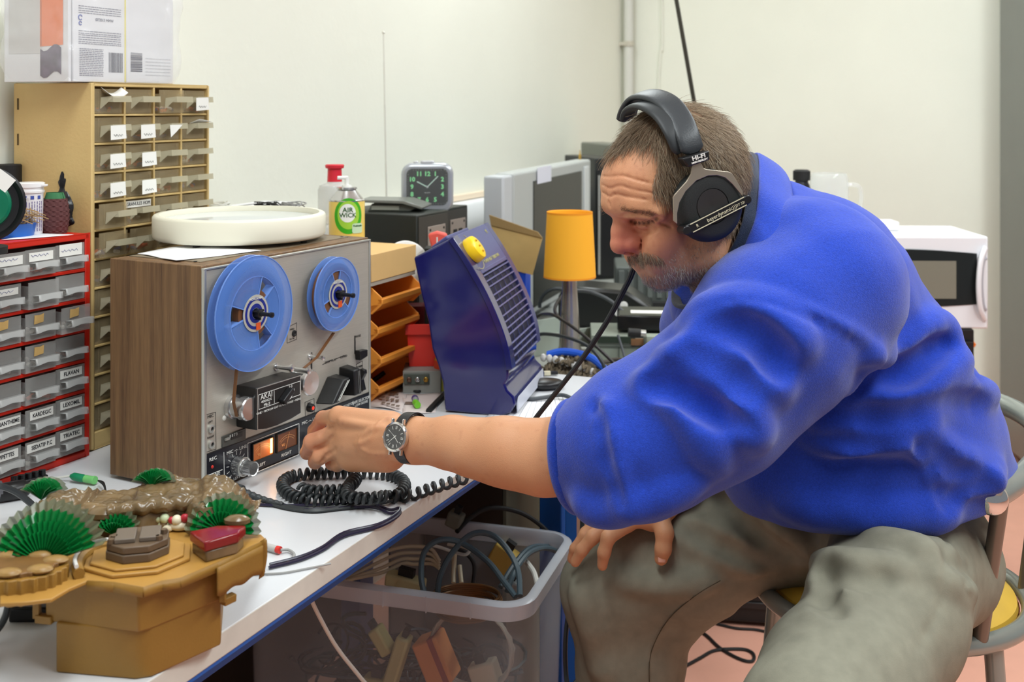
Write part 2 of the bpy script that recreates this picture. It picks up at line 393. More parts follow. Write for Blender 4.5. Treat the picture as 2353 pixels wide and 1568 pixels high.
# VU meters
m_meter = mat('meter dial amber', (120, 78, 40), .4)
m_glass = mat('meter window glass', (60, 52, 44), .04, alpha=.18, spec=.8)
m_lampglow = mat('meter lamp', (255, 190, 120), .5, emit=(255, 168, 84), estr=9)
def meter(c, lit):
    q = [D.front(*zx(*p), -.005) for p in c]
    x0 = min(q[0][0], q[3][0]); x1 = max(q[1][0], q[2][0]); z1 = (q[0][1]+q[1][1])/2; z0_ = (q[2][1]+q[3][1])/2
    mt = obj('meter_window', MB().add([], []) if 0 else _mframe(x0, x1, z0_, z1), m_blkm, dk)
    b = MB(); b.box(x0, x1, -.0056, -.0052, z0_, z1); obj('meter_dial', b, mat('meter dial lit', (150, 84, 36), .5, emit=(255, 120, 40), estr=.10 if lit else .06) if lit else mat('meter dial dim', (92, 56, 32), .5, emit=(255, 120, 50), estr=.03), mt)
    arcs = MB(); xc = (x0+x1)/2; zc = z0_-.008
    for rr, n in ((.026, 14), (.0295, 14)):
        pts = [(xc+rr*math.cos(a), zc+rr*math.sin(a)) for a in [math.radians(130-80*i/n) for i in range(n+1)]]
        pts = [p for p in pts if x0+.002 < p[0] < x1-.002]
        for (xa, za), (xb, zb) in zip(pts[:-1], pts[1:]):
            arcs.add([(xa, -.0060, za), (xb, -.0060, zb), (xb, -.0060, zb+.0005), (xa, -.0060, za+.0005)], [(0, 1, 2, 3)])
    obj('dial_scale', arcs, mat('amber print', (235, 170, 110), .5), mt, smooth=False)
    text('lettering', 'VU', mat('amber print'), mt, (x0+(x1-x0)*.30, -.0061, z0_+(z1-z0_)*.28), .006)
    b = MB(); a = .12 if not lit else 0; b.tube([(x0+(x1-x0)*.5-.004*(not lit)-.006*lit, -.0064, z0_), (x0+(x1-x0)*.5+.005*(not lit)-.006*lit, -.0064, z1-.003)], .00035, 5); obj('needle', b, mat('amber print'), mt)
    if lit:
        b = MB(); b.box(x1-.0068, x1-.0015, -.0062, -.0057, z0_+.002, z1-.001); obj('meter_lamp', b, m_lampglow, mt, bev=.001)
        l = bpy.data.lights.new('meter_glow', 'POINT'); l.energy = .02; l.color = (1, .55, .25); l.shadow_soft_size = .004
        lo = bpy.data.objects.new('meter_glow', l); sc.collection.objects.link(lo); lo.parent = mt; lo.location = (x1-.005, -.016, (z0_+z1)/2)
def _mframe(x0, x1, z0_, z1):
    b = MB(); t = .0014
    b.box(x0-t, x0, -.0075, -.0046, z0_-t, z1+t); b.box(x1, x1+t, -.0075, -.0046, z0_-t, z1+t)
    b.box(x0, x1, -.0075, -.0046, z0_-t, z0_); b.box(x0, x1, -.0075, -.0046, z1, z1+t); return b
meter([(785, 800), (1040, 700), (1045, 915), (785, 1010)], True)
meter([(1100, 670), (1350, 575), (1350, 790), (1105, 895)], False)
# head cover block
def zu(px, py): return (440+px*440/1113, 520+py*620/1568)       # pixels of the crop of the whole front
yb = -.045
cq = [D.front(*p, yb) for p in (zx(835, 70), zx(1415, -110), zx(1420, 390), zx(1290, 470), zx(1100, 560), zx(960, 605), zx(838, 615))]
poly = [(x, z) for x, z in cq][::-1]
b = MB(); b.prism(poly, yb, -.004, 'y'); hc = obj('head_cover', b, mat('dark head cover', (34, 31, 30), .38), dk, bev=.002)
cx_ = sum(p[0] for p in poly)/7; cz_ = sum(p[1] for p in poly)/7
inner = [(cx_+(x-cx_)*.955, cz_+(z-cz_)*.965) for x, z in cq]
dl('silver_border', inner+[inner[0]], .0012, yb-.0003, m_alu2, hc, pixels=False)
fr_ = [D.front(*zx(*p), yb) for p in ((862, 158), (1398, -22), (1398, 152), (866, 345))]
dl('silver_border', fr_+[fr_[0]], .0007, yb-.0004, m_print, hc, pixels=False)
dl('printed_line', [zx(1065, 100), zx(1068, 255)], .0008, yb-.0004, m_print, hc)
for s, px, py, sz, sx in (('AKAI', 962, 168, .0118, 1.05), ('4000DS', 962, 228, .0052, 1.5), ('Mk-II', 968, 278, .0070, 1.0), ('ONE • MICRON GAP HEAD | THREE • HEAD', 1128, 300, .0044, 1.25), ('2·3', 1272, 48, .006, 1.2), ('3¾', 1305, 95, .005, 1.2)):
    x, z = D.front(*zx(px, py), yb); text('lettering', s, m_print, hc, (x, yb-.0006, z), sz, sx=sx)
x, z = D.front(*zx(1195, 150), yb); b = MB(); b.T = Matrix.Translation((x, yb, z)) @ Matrix.Rotation(math.radians(-35), 4, 'Y'); b.box(-.016, .012, -.012, 0, -.0045, .0045)
obj('speed_lever', b, m_blk, hc, bev=.0015)
x, z = D.front(*zx(1255, 150), yb); b = MB(); b.tube([(x+.0075*math.cos(a), yb-.0006, z+.0075*math.sin(a)) for a in [math.radians(50+28*i) for i in range(11)]], .0007, 5); obj('dial_ring', b, m_print, hc)
# capstan / pinch roller at the left, tension parts
def spool(px, py, r1, r2, L, px2=None, name='tape_roller'):
    x, z = D.front(px, py, -.004)
    b = MB(); b.lathe((x, -.004, z), (0, -1, 0), [(0, 0), (0, r1), (L*.22, r1), (L*.24, r1*.86), (L*.6, r1*.86), (L*.62, r2), (L*.94, r2), (L, r2*.93), (L+.0003, r2*.9), (L+.0003, 0)], 40)
    return obj(name, b, m_alu, dk, ang=25)
spool(533, 934, .0185, .0180, .036)
x, z = D.front(693, 885, -.03); b = MB(); b.lathe((x, -.004, z), (0, -1, 0), [(0, 0), (0, .019), (.026, .019), (.030, .0205), (.034, .0205), (.035, .019), (.035, 0)], 40); b.T = Matrix.Identity(4)
xx, zz = D.front(712, 880, -.036); b = MB(); b.lathe((xx, -.004, zz), (0, -1, 0), [(0, 0), (0, .016), (.026, .016), (.028, .0205), (.034, .0205), (.036, .019), (.0365, 0)], 40); obj('selector_dial', b, m_alu, dk, ang=25)
def post(px, py, L, r, h=None):
    x, z = D.front(px, py, -.004); b = MB(); b.lathe((x, -.004, z), (0, -1, 0), [(0, 0), (0, r*1.8), (.002, r*1.8), (.0022, r), (L-.004, r), (L-.0038, r*1.35), (L, r*1.35), (L+.0005, 0)], 20); obj('guide_post', b, m_alu, dk, ang=25)
post(634, 843, .034, .0033); post(671, 848, .036, .0040); post(711, 819, .030, .0028)
x, z = D.front(716, 827, -.0045); b = MB(); b.box(x-.0018, x+.0018, -.0046, -.0040, z-.016, z+.012); obj('arm_slot', b, m_blk, dk)
x, z = D.front(zx(395, 450)[0], zx(395, 450)[1]); b = MB(); b.ball((x, -.004, z), .0042, 14, (1, .7, 1)); obj('shut_off_button', b, mat('white knob', (215, 213, 205), .3), dk)
# mic jacks, counter, red record button
def outline(pts, m=m_dprint, wd=.0006): return dl('printed_frame', pts+[pts[0]], wd, -.0045, m)
outline([zx(180, 415), zx(312, 378), zx(318, 855), zx(182, 897)])
dtx('MIC', *zx(245, 432), .0065, m=m_dprint); dtx('LEFT', *zx(242, 505), .0042, m=m_dprint); dtx('RIGHT', *zx(248, 700), .0042, m=m_dprint)
def jack(px, py, r=.0062):
    x, z = D.front(px, py, -.005); b = MB(); b.lathe((x, -.004, z), (0, -1, 0), [(0, r), (.0035, r), (.004, r*.85), (.0042, r*.55), (.002, r*.5), (.001, 0)], 24); j = obj('jack_socket', b, m_alu2, dk, ang=25)
    b = MB(); b.cyl((x, -.0052, z), (x, -.0062, z), r*.5, n=16); obj('jack_hole', b, m_blk, j)
jack(*zx(252, 592)); jack(*zx(255, 792))
q = [D.front(*zx(*p)) for p in ((358, 690), (662, 575), (662, 725), (358, 830))]
b = MB(); b.prism([(x, z) for x, z in q][::-1], -.0062, -.004, 'y'); ct = obj('tape_counter', b, mat('counter grey', (74, 74, 70), .5), dk, bev=.0006)
q1 = [D.front(*zx(*p)) for p in ((470, 670), (615, 620), (615, 680), (470, 730))]
b = MB(); b.prism([(x, z) for x, z in q1][::-1], -.0066, -.006, 'y'); obj('counter_window', b, m_blk, ct)
x, z = D.front(*zx(540, 676), -.0066); text('lettering', '0 8 7 3', m_print, ct, (x, -.0069, z), .0062)
x, z = D.front(*zx(445, 722), -.0066); b = MB(); b.cyl((x-.004, -.009, z), (x+.004, -.009, z), .0022, n=12); obj('reset_wheel', b, m_alu2, ct)
x, z = D.front(712, 937, -.006); b = MB(); b.lathe((x, -.004, z), (0, -1, 0), [(0, .0075), (.008, .0068), (.009, .006), (.009, 0)], 24); rb = obj('record_button', b, m_blk, dk)
b = MB(); b.ball((x, -.0128, z), .0032, 12, (1, .5, 1)); obj('button_lamp', b, mat('red lens', (230, 50, 30), .3, emit=(255, 60, 30), estr=.6), rb)
outline([(701, 925), (722, 916), (723, 948), (702, 958)]); dtx('REC', 711, 927, .005, m=m_dprint)
outline([(660, 753), (682, 742), (682, 780), (660, 789)]); dtx('SPEED', 671, 757, .0035, m=m_dprint); dtx('3¾ 7½', 671, 779, .0035, m=m_dprint)
x, z = D.front(671, 766); b = MB(); b.lathe((x, -.004, z), (0, -1, 0), [(0, .0055), (.002, .005), (.0022, .003), (0, 0)], 20); obj('speed_socket', b, m_blkm, dk)
# two big piano levers and the power rocker
def lever(p, lean):
    (xa, za), (xb, zb) = D.front(*p[0], -.004), D.front(*p[1], -.004)
    w_ = p[2]
    b = MB(); dx = xb-xa
    pr = [(xa, za), (xb, zb)]
    vs = []
    for y, (x, z), hw in ((-.004, pr[0], w_), (-.004, pr[1], w_), (-.034, (pr[1][0]+lean, pr[1][1]-.004), w_*.7), (-.038, (pr[0][0]+lean*.3, pr[0][1]+.002), w_*.75)):
        vs += [(x-hw, y, z), (x+hw, y, z)]
    b.add(vs, [(0, 1, 3, 2), (2, 3, 5, 4), (4, 5, 7, 6), (6, 7, 1, 0), (0, 2, 4, 6), (1, 7, 5, 3)])
    lv = obj('function_lever', b, m_blk, dk, bev=.002)
    b = MB(); o_ = .0006; b.tube([(vs[5][0]-.003, vs[5][1]-o_, vs[5][2]-.003), (vs[7][0]-.003, vs[7][1]-o_, vs[7][2]+.003)], .0006, 6)
    b.tube([(vs[5][0]-.007, vs[5][1]-o_, vs[5][2]-.003), (vs[7][0]-.007, vs[7][1]-o_, vs[7][2]+.003)], .0004, 6); obj('lever_stripe', b, m_alu2, lv)
lever(((735, 925), (762, 862), .013), .004)
lever(((787, 905), (789, 840), .0125), .0)
outline([(819, 838), (833, 830), (834, 899), (820, 906)]); dtx('POWER', 826, 843, .0055, m=m_dprint, sx=.9)
x, z = D.front(826, 872); b = MB(); b.prism([(-.004, z-.02), (-.012, z-.018), (-.007, z), (-.014, z+.012), (-.013, z+.018), (-.004, z+.02)], x-.0045, x+.0045, 'x'); obj('power_rocker', b, m_blk, dk, bev=.0008)
dl('printed_line', [(742, 838), (762, 828)], .001, -.0046, m_dprint); dl('printed_line', [(771, 826), (791, 817)], .001, -.0046, m_dprint)
dtx('STOP PLAY', 760, 830, .0055, m=m_dprint); dtx('F.FWD', 790, 820, .0055, m=m_dprint); dtx('PAUSE', 822, 773, .0055, m=m_dprint)
x, z = D.front(811, 792); b = MB(); b.box(x-.0014, x+.0014, -.0046, -.004, z-.016, z+.016); obj('lever_slot', b, m_blk, dk)
x, z = D.front(812, 812); b = MB(); b.prism([(x-.002, z+.006), (x+.022, z+.004), (x+.022, z-.008), (x-.0, z-.012)], -.016, -.004, 'y'); obj('pause_lever', b, m_blk, dk, bev=.0015)
outline([(817, 785), (817, 805)])

# ---- the reels
m_flange = mat('translucent blue reel plastic', (96, 140, 216), .14, alpha=.52, spec=.8)
m_blueink = mat('blue reel label ink', (24, 40, 130), .4)
def reel(name, label, px, py, R, yf, yb_, tape_r, rot, hubk):
    x, z = D.front(px, py, yf); c = D.o+D.x*x+D.y*0+Vector((0, 0, z))
    t = thing(name, label, 'tape reel', c, DA)
    def flange(y, nm):
        b = MB(); n = 90; rad = [.0065, R*.30, R*.62, R*.66, R*.985, R]
        off = [0, 0, 0, -.0012, 0, .0006]
        for layer in range(1):
            vs = []
            for r, o_ in zip(rad, off):
                for i in range(n):
                    q = 2*math.pi*i/n; vs.append((r*math.cos(q), y+o_, r*math.sin(q)))
            fs = []
            for k in range(len(rad)-1):
                for i in range(n):
                    q = (i*360/n-rot) % 120
                    if k == 1 and q < 34: continue
                    fs.append((k*n+i, k*n+(i+1) % n, (k+1)*n+(i+1) % n, (k+1)*n+i))
            b.add(vs, fs)
        return obj(nm, b, m_flange, t, solid=.0014)
    fl = flange(yf, 'front_flange'); flange(yb_, 'rear_flange')
    b = MB()
    for k in range(3):
        for e in (0, 34):
            q = math.radians(rot+k*120+e); ca, sa = math.cos(q), math.sin(q); n = Vector((-sa, ca))*.0008
            r0, r1 = R*.28, R*.64
            b.add([(r0*ca-n.x, yf-.0012, r0*sa-n.y), (r1*ca-n.x, yf-.0012, r1*sa-n.y), (r1*ca+n.x, yf-.0012, r1*sa+n.y), (r0*ca+n.x, yf-.0012, r0*sa+n.y),
                   (r0*ca-n.x, yb_, r0*sa-n.y), (r1*ca-n.x, yb_, r1*sa-n.y), (r1*ca+n.x, yb_, r1*sa+n.y), (r0*ca+n.x, yb_, r0*sa+n.y)],
                  [(0, 1, 2, 3), (0, 4, 5, 1), (2, 6, 7, 3), (3, 7, 4, 0), (1, 5, 6, 2)])
    for r in (R*.30, R*.64):
        b.lathe((0, yf, 0), (0, -1, 0), [(-.0005, r-.0006), (.0014, r-.0006), (.0014, r+.0006), (-.0005, r+.0006)], 60)
    b.lathe((0, yf, 0), (0, -1, 0), [(-.001, R-.0015), (.0012, R-.001), (.0012, R), (-.001, R)], 72)
    obj('rib', b, mat('clear blue rib', (120, 160, 235), .12, alpha=.75), fl)
    b = MB(); b.lathe((0, yf+.0015, 0), (0, 1, 0), [(0, R*.26), (0, tape_r), (abs(yb_-yf)-.003, tape_r), (abs(yb_-yf)-.003, R*.26)], 64)
    obj('wound_tape', b, m_tape, t, ang=25)
    b = MB(); b.lathe((0, yf+.001, 0), (0, 1, 0), [(0, .006), (0, R*.27), (abs(yb_-yf)-.002, R*.27), (abs(yb_-yf)-.002, .006)], 40); obj('hub', b, mat('blue hub', (40, 60, 150), .3), t, ang=25)
    lb = MB(); lb.lathe((0, yf-.0012, 0), (0, -1, 0), [(0, hubk), (.0006, hubk), (.0006, hubk*.0+.008), (0, .008)], 48); lab = obj('hub_label', lb, mat('grey label', (176, 175, 166), .4), t, ang=25)
    for r0, r1 in ((hubk*.70, hubk*.86), (hubk*.30, hubk*.52)):
        lb = MB(); lb.lathe((0, yf-.0018, 0), (0, -1, 0), [(0, r1), (.0003, r1), (.0003, r0), (0, r0)], 48); obj('label_ring', lb, m_blueink, lab, ang=25)
    b = MB(); b.box(.0, .010, yf-.0028, yf-.0022, -hubk*.92, -hubk*.92+.011); obj('orange_sticker', b, mat('orange sticker', (236, 96, 40), .5), lab)
    text('lettering', 'BASF', m_print, lab, (-hubk*.50, yf-.0024, hubk*.52), hubk*.24, rot=(math.pi/2, math.radians(-45), 0)) if 0 else text('lettering', 'PROFESSIONAL', m_print, lab, (0, yf-.0024, hubk*.78), hubk*.16)
    return t, x, z, yf
r1 = reel('tape_reel', 'large translucent blue tape reel, left one on the recorder', 586, 720, .0885, -.033, -.018, .036, 40, .0285)
r2 = reel('tape_reel', 'smaller blue tape reel full of brown tape, right one on the recorder', 775, 676, .0625, -.033, -.018, .052, 78, .0250)
for (t, x, z, yf) in (r1, r2):
    b = MB(); b.lathe((x, -.004, z), (0, -1, 0), [(0, 0), (0, .011), (.012, .011), (.012, .0062), (.040, .0060), (.041, .0035), (.058, .003), (.060, .0042), (.064, .0040), (.065, 0)], 20)
    for k in range(3):
        q = math.radians(90+120*k); b.T = Matrix.Translation((x, 0, z)) @ Matrix.Rotation(q, 4, 'Y'); b.box(.004, .0095, -.044, -.034, -.0013, .0013)
    b.T = Matrix.Identity(4); obj('spindle', b, m_blk, dk, ang=30)
t, x, z, yf = r1
b = MB()
def ribbon(b, pts, w_):
    for (xa, za), (xb, zb) in zip(pts[:-1], pts[1:]):
        b.add([(xa, yf+.002, za), (xb, yf+.002, zb), (xb, yf+.002+w_, zb), (xa, yf+.002+w_, za)], [(0, 1, 2, 3)])
# tape path: down from the left reel round the roller; up from the dial to the right reel
xr, zr = D.front(533, 934, -.02)
b = MB(); b.box(xr-.0165, xr-.0155, -.031, -.024, zr, z-.04)
def rib2(nm, a, c, wd=.0062):
    (xa, za), (xb, zb) = a, c; d = Vector((xb-xa, zb-za)).normalized(); n = Vector((-d.y, d.x))*.0003
    q = MB(); y0, y1 = -.032, -.032+wd
    q.add([(xa-n.x, y0, za-n.y), (xb-n.x, y0, zb-n.y), (xb+n.x, y0, zb+n.y), (xa+n.x, y0, za+n.y), (xa-n.x, y1, za-n.y), (xb-n.x, y1, zb-n.y), (xb+n.x, y1, zb+n.y), (xa+n.x, y1, za+n.y)],
          [(0, 1, 2, 3), (4, 7, 6, 5), (0, 4, 5, 1), (1, 5, 6, 2), (2, 6, 7, 3), (3, 7, 4, 0)])
    return obj('tape_strip', q, m_tape, dk)
rib2('t', D.front(546, 838, -.03), D.front(538, 925, -.03)); 
rib2('t', D.front(538, 925, -.03), D.front(545, 958, -.03))
rib2('t', D.front(700, 846, -.03), D.front(729, 822, -.03)); rib2('t', D.front(729, 822, -.03), D.front(768, 765, -.03))
# flip so the reel's local frame matches the pixel positions (reels hang in front of the face plate)

# ---- round cream lid and papers on the deck
ctr = Vector((0, 2.012, TABLE+D.H+.008)); ctr.x = (552-CX)/F*2.012
t = thing('round_lid', 'round cream cover with a glass top lying on the tape recorder', 'lid', ctr)
m_cream = mat('cream plastic', (232, 228, 208), .4)
R = .1500; b = MB(); b.lathe((0, 0, 0), (0, 0, 1), [(0, 0), (0, R-.004), (.003, R-.001), (.008, R), (.037, R), (.040, R-.002), (.0415, R-.005), (.0415, R-.011), (.039, R-.012), (.031, R-.013), (.031, 0)], 96); obj('rim', b, m_cream, t, ang=50)
b = MB(); b.lathe((0, 0, .0312), (0, 0, 1), [(0, 0), (.0008, .0), (.0008, R-.0135), (0, R-.0135)], 96); obj('glass_top', b, mat('greyish glass', (214, 220, 222), .05, spec=.9), t)
for k in range(4):
    q = math.radians(250+90*k); b = MB(); b.cyl((R*.86*math.cos(q), R*.86*math.sin(q), -.0065), (R*.86*math.cos(q), R*.86*math.sin(q), 0), .006, n=12); obj('rubber_foot', b, m_blkm, t)
m_paper = mat('white paper', (240, 240, 242), .7)
def sheet(name, label, cat, corners, m=None, thick=.0006, wav=0.0, group=None, z=None):
    """corners: 4 world points"""
    c = sum((Vector(p) for p in corners), Vector())/4; t = []
    b = MB()
    def fn(u, v):
        p = (corners[0]*(1-u)+corners[1]*u)*(1-v)+(corners[3]*(1-u)+corners[2]*u)*v
        return p-c+Vector((0, 0, wav*math.sin(5*u+3*v)**2))
    b.grid(fn, 8, 8)
    o = obj(name, b, m or m_paper, None, solid=thick); o.location = c
    return tag(o, label, cat, group)
zt = TABLE+D.H+.002
sheet('paper_sheet', 'crumpled white sheet of paper under the round lid on the tape recorder', 'paper', [on_z(316, 583, zt), on_z(405, 600, zt), on_z(600, 577, zt), on_z(440, 562, zt)], wav=.001)
# ------------------------------------------------------------------ yellow small-parts cabinet
m_yel = mat('mustard cream plastic', (214, 184, 124), .5, noise=.03, nscale=12, bump=.0004, bscale=160)
m_clear = mat('clear dusty drawer plastic', (196, 176, 138), .25, alpha=.27, spec=.6)
m_clear2 = mat('clear drawer handle', (208, 200, 172), .2, alpha=.48, spec=.6)
m_inside = mat('drawer contents', (96, 78, 56), .8, noise=.4, nscale=60)
m_label = mat('paper label', (234, 232, 226), .7)
m_kraft = mat('kraft label', (206, 168, 104), .8, noise=.1, nscale=60)
m_ink = mat('label ink', (40, 40, 46), .7)
def parts_heap(name, x0, x1, y0, y1, z, cols, n, r, parent, seed):
    rnd = random.Random(seed); b = MB()
    for i in range(n):
        b.cur = rnd.randrange(len(cols)); c = Vector((rnd.uniform(x0+r, x1-r), rnd.uniform(y0+r, y1-r), z+r*.8+rnd.uniform(0, r)))
        a = rnd.uniform(0, 6.28); d = Vector((math.cos(a), math.sin(a), rnd.uniform(-.4, .4)))*r*1.2
        b.cyl(c-d, c+d, r*.7, n=7)
    return tag(obj(name, b, cols, parent), kind='stuff')
c_white = mat('white bits', (226, 222, 210), .5); c_org = mat('orange bits', (206, 92, 50), .5); c_blu = mat('blue bits', (70, 84, 140), .5); c_grn = mat('grey bits', (110, 110, 104), .5)

yc = on_z(210, 1036, TABLE); Y = Fr(yc, math.atan2(.922, .387)); YW, YH, YD = .315, .6235, .175
yt = thing('parts_cabinet', 'tall mustard yellow cabinet of small clear drawers behind the tape recorder', 'drawer cabinet', yc, Y.a)
pitch = .0493; zb = YH-.006-11*pitch
rows = [(YH-.006-(i+1)*pitch, YH-.006-i*pitch) for i in range(11)]+[(.028, zb)]
b = MB(); b.box(0, .006, 0, YD, 0, YH); b.box(YW-.006, YW, 0, YD, 0, YH); b.box(.006, YW-.006, 0, YD, YH-.006, YH); b.box(.006, YW-.006, 0, YD, .0, .028); b.box(.006, YW-.006, YD-.004, YD, .028, YH-.006)
sh = obj('shell', b, m_yel, yt, bev=.0012)
b = MB()
for z0_, z1_ in rows[:-1]: b.box(.006, YW-.006, .001, YD-.005, z0_-.0018, z0_+.0018)
cw = (YW-.012)/4
obj('shelf_dividers', b, m_yel, yt, bev=.0008)
b = MB()
for i in range(1, 4): b.box(.006+i*cw-.0022, .006+i*cw+.0022, .0005, YD-.005, .028, YH-.006)
obj('upright_dividers', b, m_yel, yt, bev=.0008)
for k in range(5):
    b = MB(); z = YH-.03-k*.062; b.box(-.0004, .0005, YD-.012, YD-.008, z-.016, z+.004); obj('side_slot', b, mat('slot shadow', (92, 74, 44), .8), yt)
def ydrawer(wd, h):
    b = MB(); t = .0016
    b.box(.002, wd-.002, 0, t, .001, h-.002)
    b.box(.002, .002+t, t, .13, .001, h*.8); b.box(wd-.002-t, wd-.002, t, .13, .001, h*.8); b.box(.002, wd-.002, t, .13, .001, .002); b.box(.002, wd-.002, .128, .13, .001, h*.8)
    b.box(.012, .0128, -.0006, 0, .001, h-.003); b.box(wd-.010, wd-.0092, -.0006, 0, .001, h-.003)
    d = obj('drawer', b, m_clear, None, smooth=False)
    b = MB(); x0 = .018; x1 = wd+.0; zt = h*.62
    b.add([(x0, 0, zt), (x1-.004, 0, zt), (x1-.001, -.019, zt+.003), (x0+.008, -.019, zt+.003), (x0, 0, zt-.006), (x1-.004, 0, zt-.006), (x1-.001, -.020, zt-.007), (x0+.008, -.020, zt-.007), ],
          [(0, 1, 2, 3), (3, 2, 6, 7), (0, 3, 7, 4), (1, 5, 6, 2), (4, 7, 6, 5)])
    b.add([(x0-.002, 0, zt-.019), (x0, 0, zt), (x0+.008, -.019, zt), (x0-.001, -.001, zt-.019)], [(0, 1, 2, 3)])
    hd = obj('handle', b, m_clear2, d, smooth=False, solid=.0013)
    return d, hd
pd, ph = ydrawer(cw-.004, pitch-.0038); pd2, ph2 = ydrawer(cw-.004, zb-.028-.004)
labels_y = {(0, 0): 'curl', (0, 3): 'tag', (1, 0): 'tag', (1, 1): 'tag', (1, 2): 'torn', (1, 3): 'flap', (2, 0): 'tag', (2, 1): 'tag', (3, 0): 'tag', (3, 1): 'tag', (4, 1): 'print', (6, 0): 'tag', (7, 0): 'tag'}
first = True
for r, (z0_, z1_) in enumerate(rows):
    for c in range(4):
        src, hs = (pd, ph) if r < 11 else (pd2, ph2)
        if (r, c) == (0, 0): d, h = src, hs
        elif (r, c) == (11, 0): d, h = src, hs
        else:
            d = src.copy(); sc.collection.objects.link(d); h = hs.copy(); sc.collection.objects.link(h); h.parent = d
        pull = -.0085 if (r, c) in ((4, 0), (5, 0), (5, 1), (0, 2)) else (.0035 if (r, c) != (4, 1) else .005)
        d.parent = yt; d.location = (.006+c*cw+.002, pull, z0_+.0018)
        k = labels_y.get((r, c)); wd = cw-.004; hh = pitch
        if k == 'tag':
            b = MB(); rr = random.Random(r*7+c); x0 = .018+rr.uniform(0, .004); x1 = x0+.036; b.add([(x0, -.0205, hh*.60), (x1, -.0205, hh*.60+.001), (x1+.001, -.0215, hh*.14), (x0-.001, -.0215, hh*.10)], [(0, 1, 2, 3)])
            obj('label_card', b, m_label, d, solid=.0005, smooth=False)
            b = MB(); z = hh*.26
            b.tube([(x0+.006+i*.0022, -.0222, z+.002*math.sin(i*2.1+r)) for i in range(11)], .0003, 4); obj('handwriting', b, m_ink, d)
        elif k == 'torn':
            b = MB(); b.add([(.02, -.0205, hh*.58), (.055, -.0205, hh*.58), (.036, -.021, hh*.3), (.022, -.021, hh*.12)], [(0, 1, 2, 3)]); obj('label_card', b, m_label, d, solid=.0005, smooth=False)
        elif k == 'flap':
            b = MB(); b.add([(.02, -.004, hh*.62), (.058, -.004, hh*.66), (.066, -.021, hh*.68), (.024, -.024, hh*.78)], [(0, 1, 2, 3)]); obj('label_card', b, m_label, d, solid=.0005, smooth=False)
        elif k == 'curl':
            b = MB(); b.grid(lambda u, v: Vector((.016+u*.05, -.001-.016*v, hh*(.95-.22*math.sin(math.pi*u))*(1-v*.12)-v*.004)), 8, 2); obj('label_card', b, m_label, d, solid=.0005)
        elif k == 'print':
            b = MB(); b.box(.004, wd-.003, -.0012, 0, hh*.62, hh*.86); obj('label_card', b, m_label, d)
            text('lettering', 'GRANULES HOM', m_ink, d, (wd/2, -.0015, hh*.74), .0088, sx=.92)
        if r < 8 and (r*4+c) % 3 != 1:
            cols = [[c_org, c_blu], [c_grn, m_inside], [c_blu, c_white, c_org]][(r+c) % 3]
            parts_heap('contents', .004, wd-.004, .004, .05, .002, cols, 14, .0045, d, r*11+c)
        elif r < 8: pass
b = MB(); b.box(.012, YW-.012, .06, YD-.02, .03, YH-.008) if 0 else None

# ------------------------------------------------------------------ red drawer cabinet
m_redp = mat('red plastic', (206, 42, 26), .38)
m_clearb = mat('clear bluish drawer plastic', (196, 194, 190), .22, alpha=.30, spec=.6)
m_clearb2 = mat('clear bluish handle', (216, 216, 214), .2, alpha=.52, spec=.6)
rc = on_z(206, 1047, TABLE); RANG = math.atan2(.894, .447); RW, RH, RD = .275, .371, .16
ux = Vector((math.cos(RANG), math.sin(RANG), 0)); ro = rc-ux*RW
Rf = Fr(ro, RANG)
rt = thing('parts_cabinet', 'red cabinet of clear drawers with medicine names at the left edge', 'drawer cabinet', ro, RANG)
b = MB(); b.box(0, .009, 0, RD, 0, RH); b.box(RW-.009, RW, 0, RD, 0, RH); b.box(0, RW, 0, RD, RH-.009, RH); b.box(.009, RW-.009, 0, RD, 0, .010); b.box(.009, RW-.009, RD-.004, RD, .01, RH-.009)
obj('shell', b, m_redp, rt, bev=.0015)
rp = (RH-.019)/7
b = MB()
for i in range(1, 7): b.box(.009, RW-.009, 0, RD-.005, .010+i*rp-.0028, .010+i*rp+.0028)
obj('shelf_dividers', b, m_redp, rt, bev=.001)
rcw = (RW-.018)/4
def rdrawer(wd, h):
    b = MB(); t = .0015
    b.box(.002, wd-.002, 0, t, .001, h-.001); b.box(.002, .002+t, t, .13, .001, h*.85); b.box(wd-.002-t, wd-.002, t, .13, .001, h*.85); b.box(.002, wd-.002, t, .13, .001, .002); b.box(.002, wd-.002, .128, .13, .001, h*.85)
    d = obj('drawer', b, m_clearb, None, smooth=False)
    b = MB(); z = h*.50
    def rail(u, v):
        x = .010+u*(wd-.016); wv = .0012*math.cos(u*2*math.pi)
        return [Vector((x, 0, z)), Vector((x, -.013, z+.001)), Vector((x, -.014, z-.0075-wv)), Vector((x, -.001, z-.010-wv))][round(v*3)]
    b.grid(rail, 10, 3)
    h_ = obj('handle', b, m_clearb2, d, solid=.0014, ang=50); return d, h_
pd, ph = rdrawer(rcw-.002, rp-.0062)
names = {(4, 3): 'FLAVAN', (5, 3): 'LEXOMIL', (5, 2): 'KARDEGIC', (5, 1): 'HELIANTHEME', (6, 3): 'TRIATEC', (6, 2): 'SEDATIF P.C', (6, 1): 'PIPETTES'}
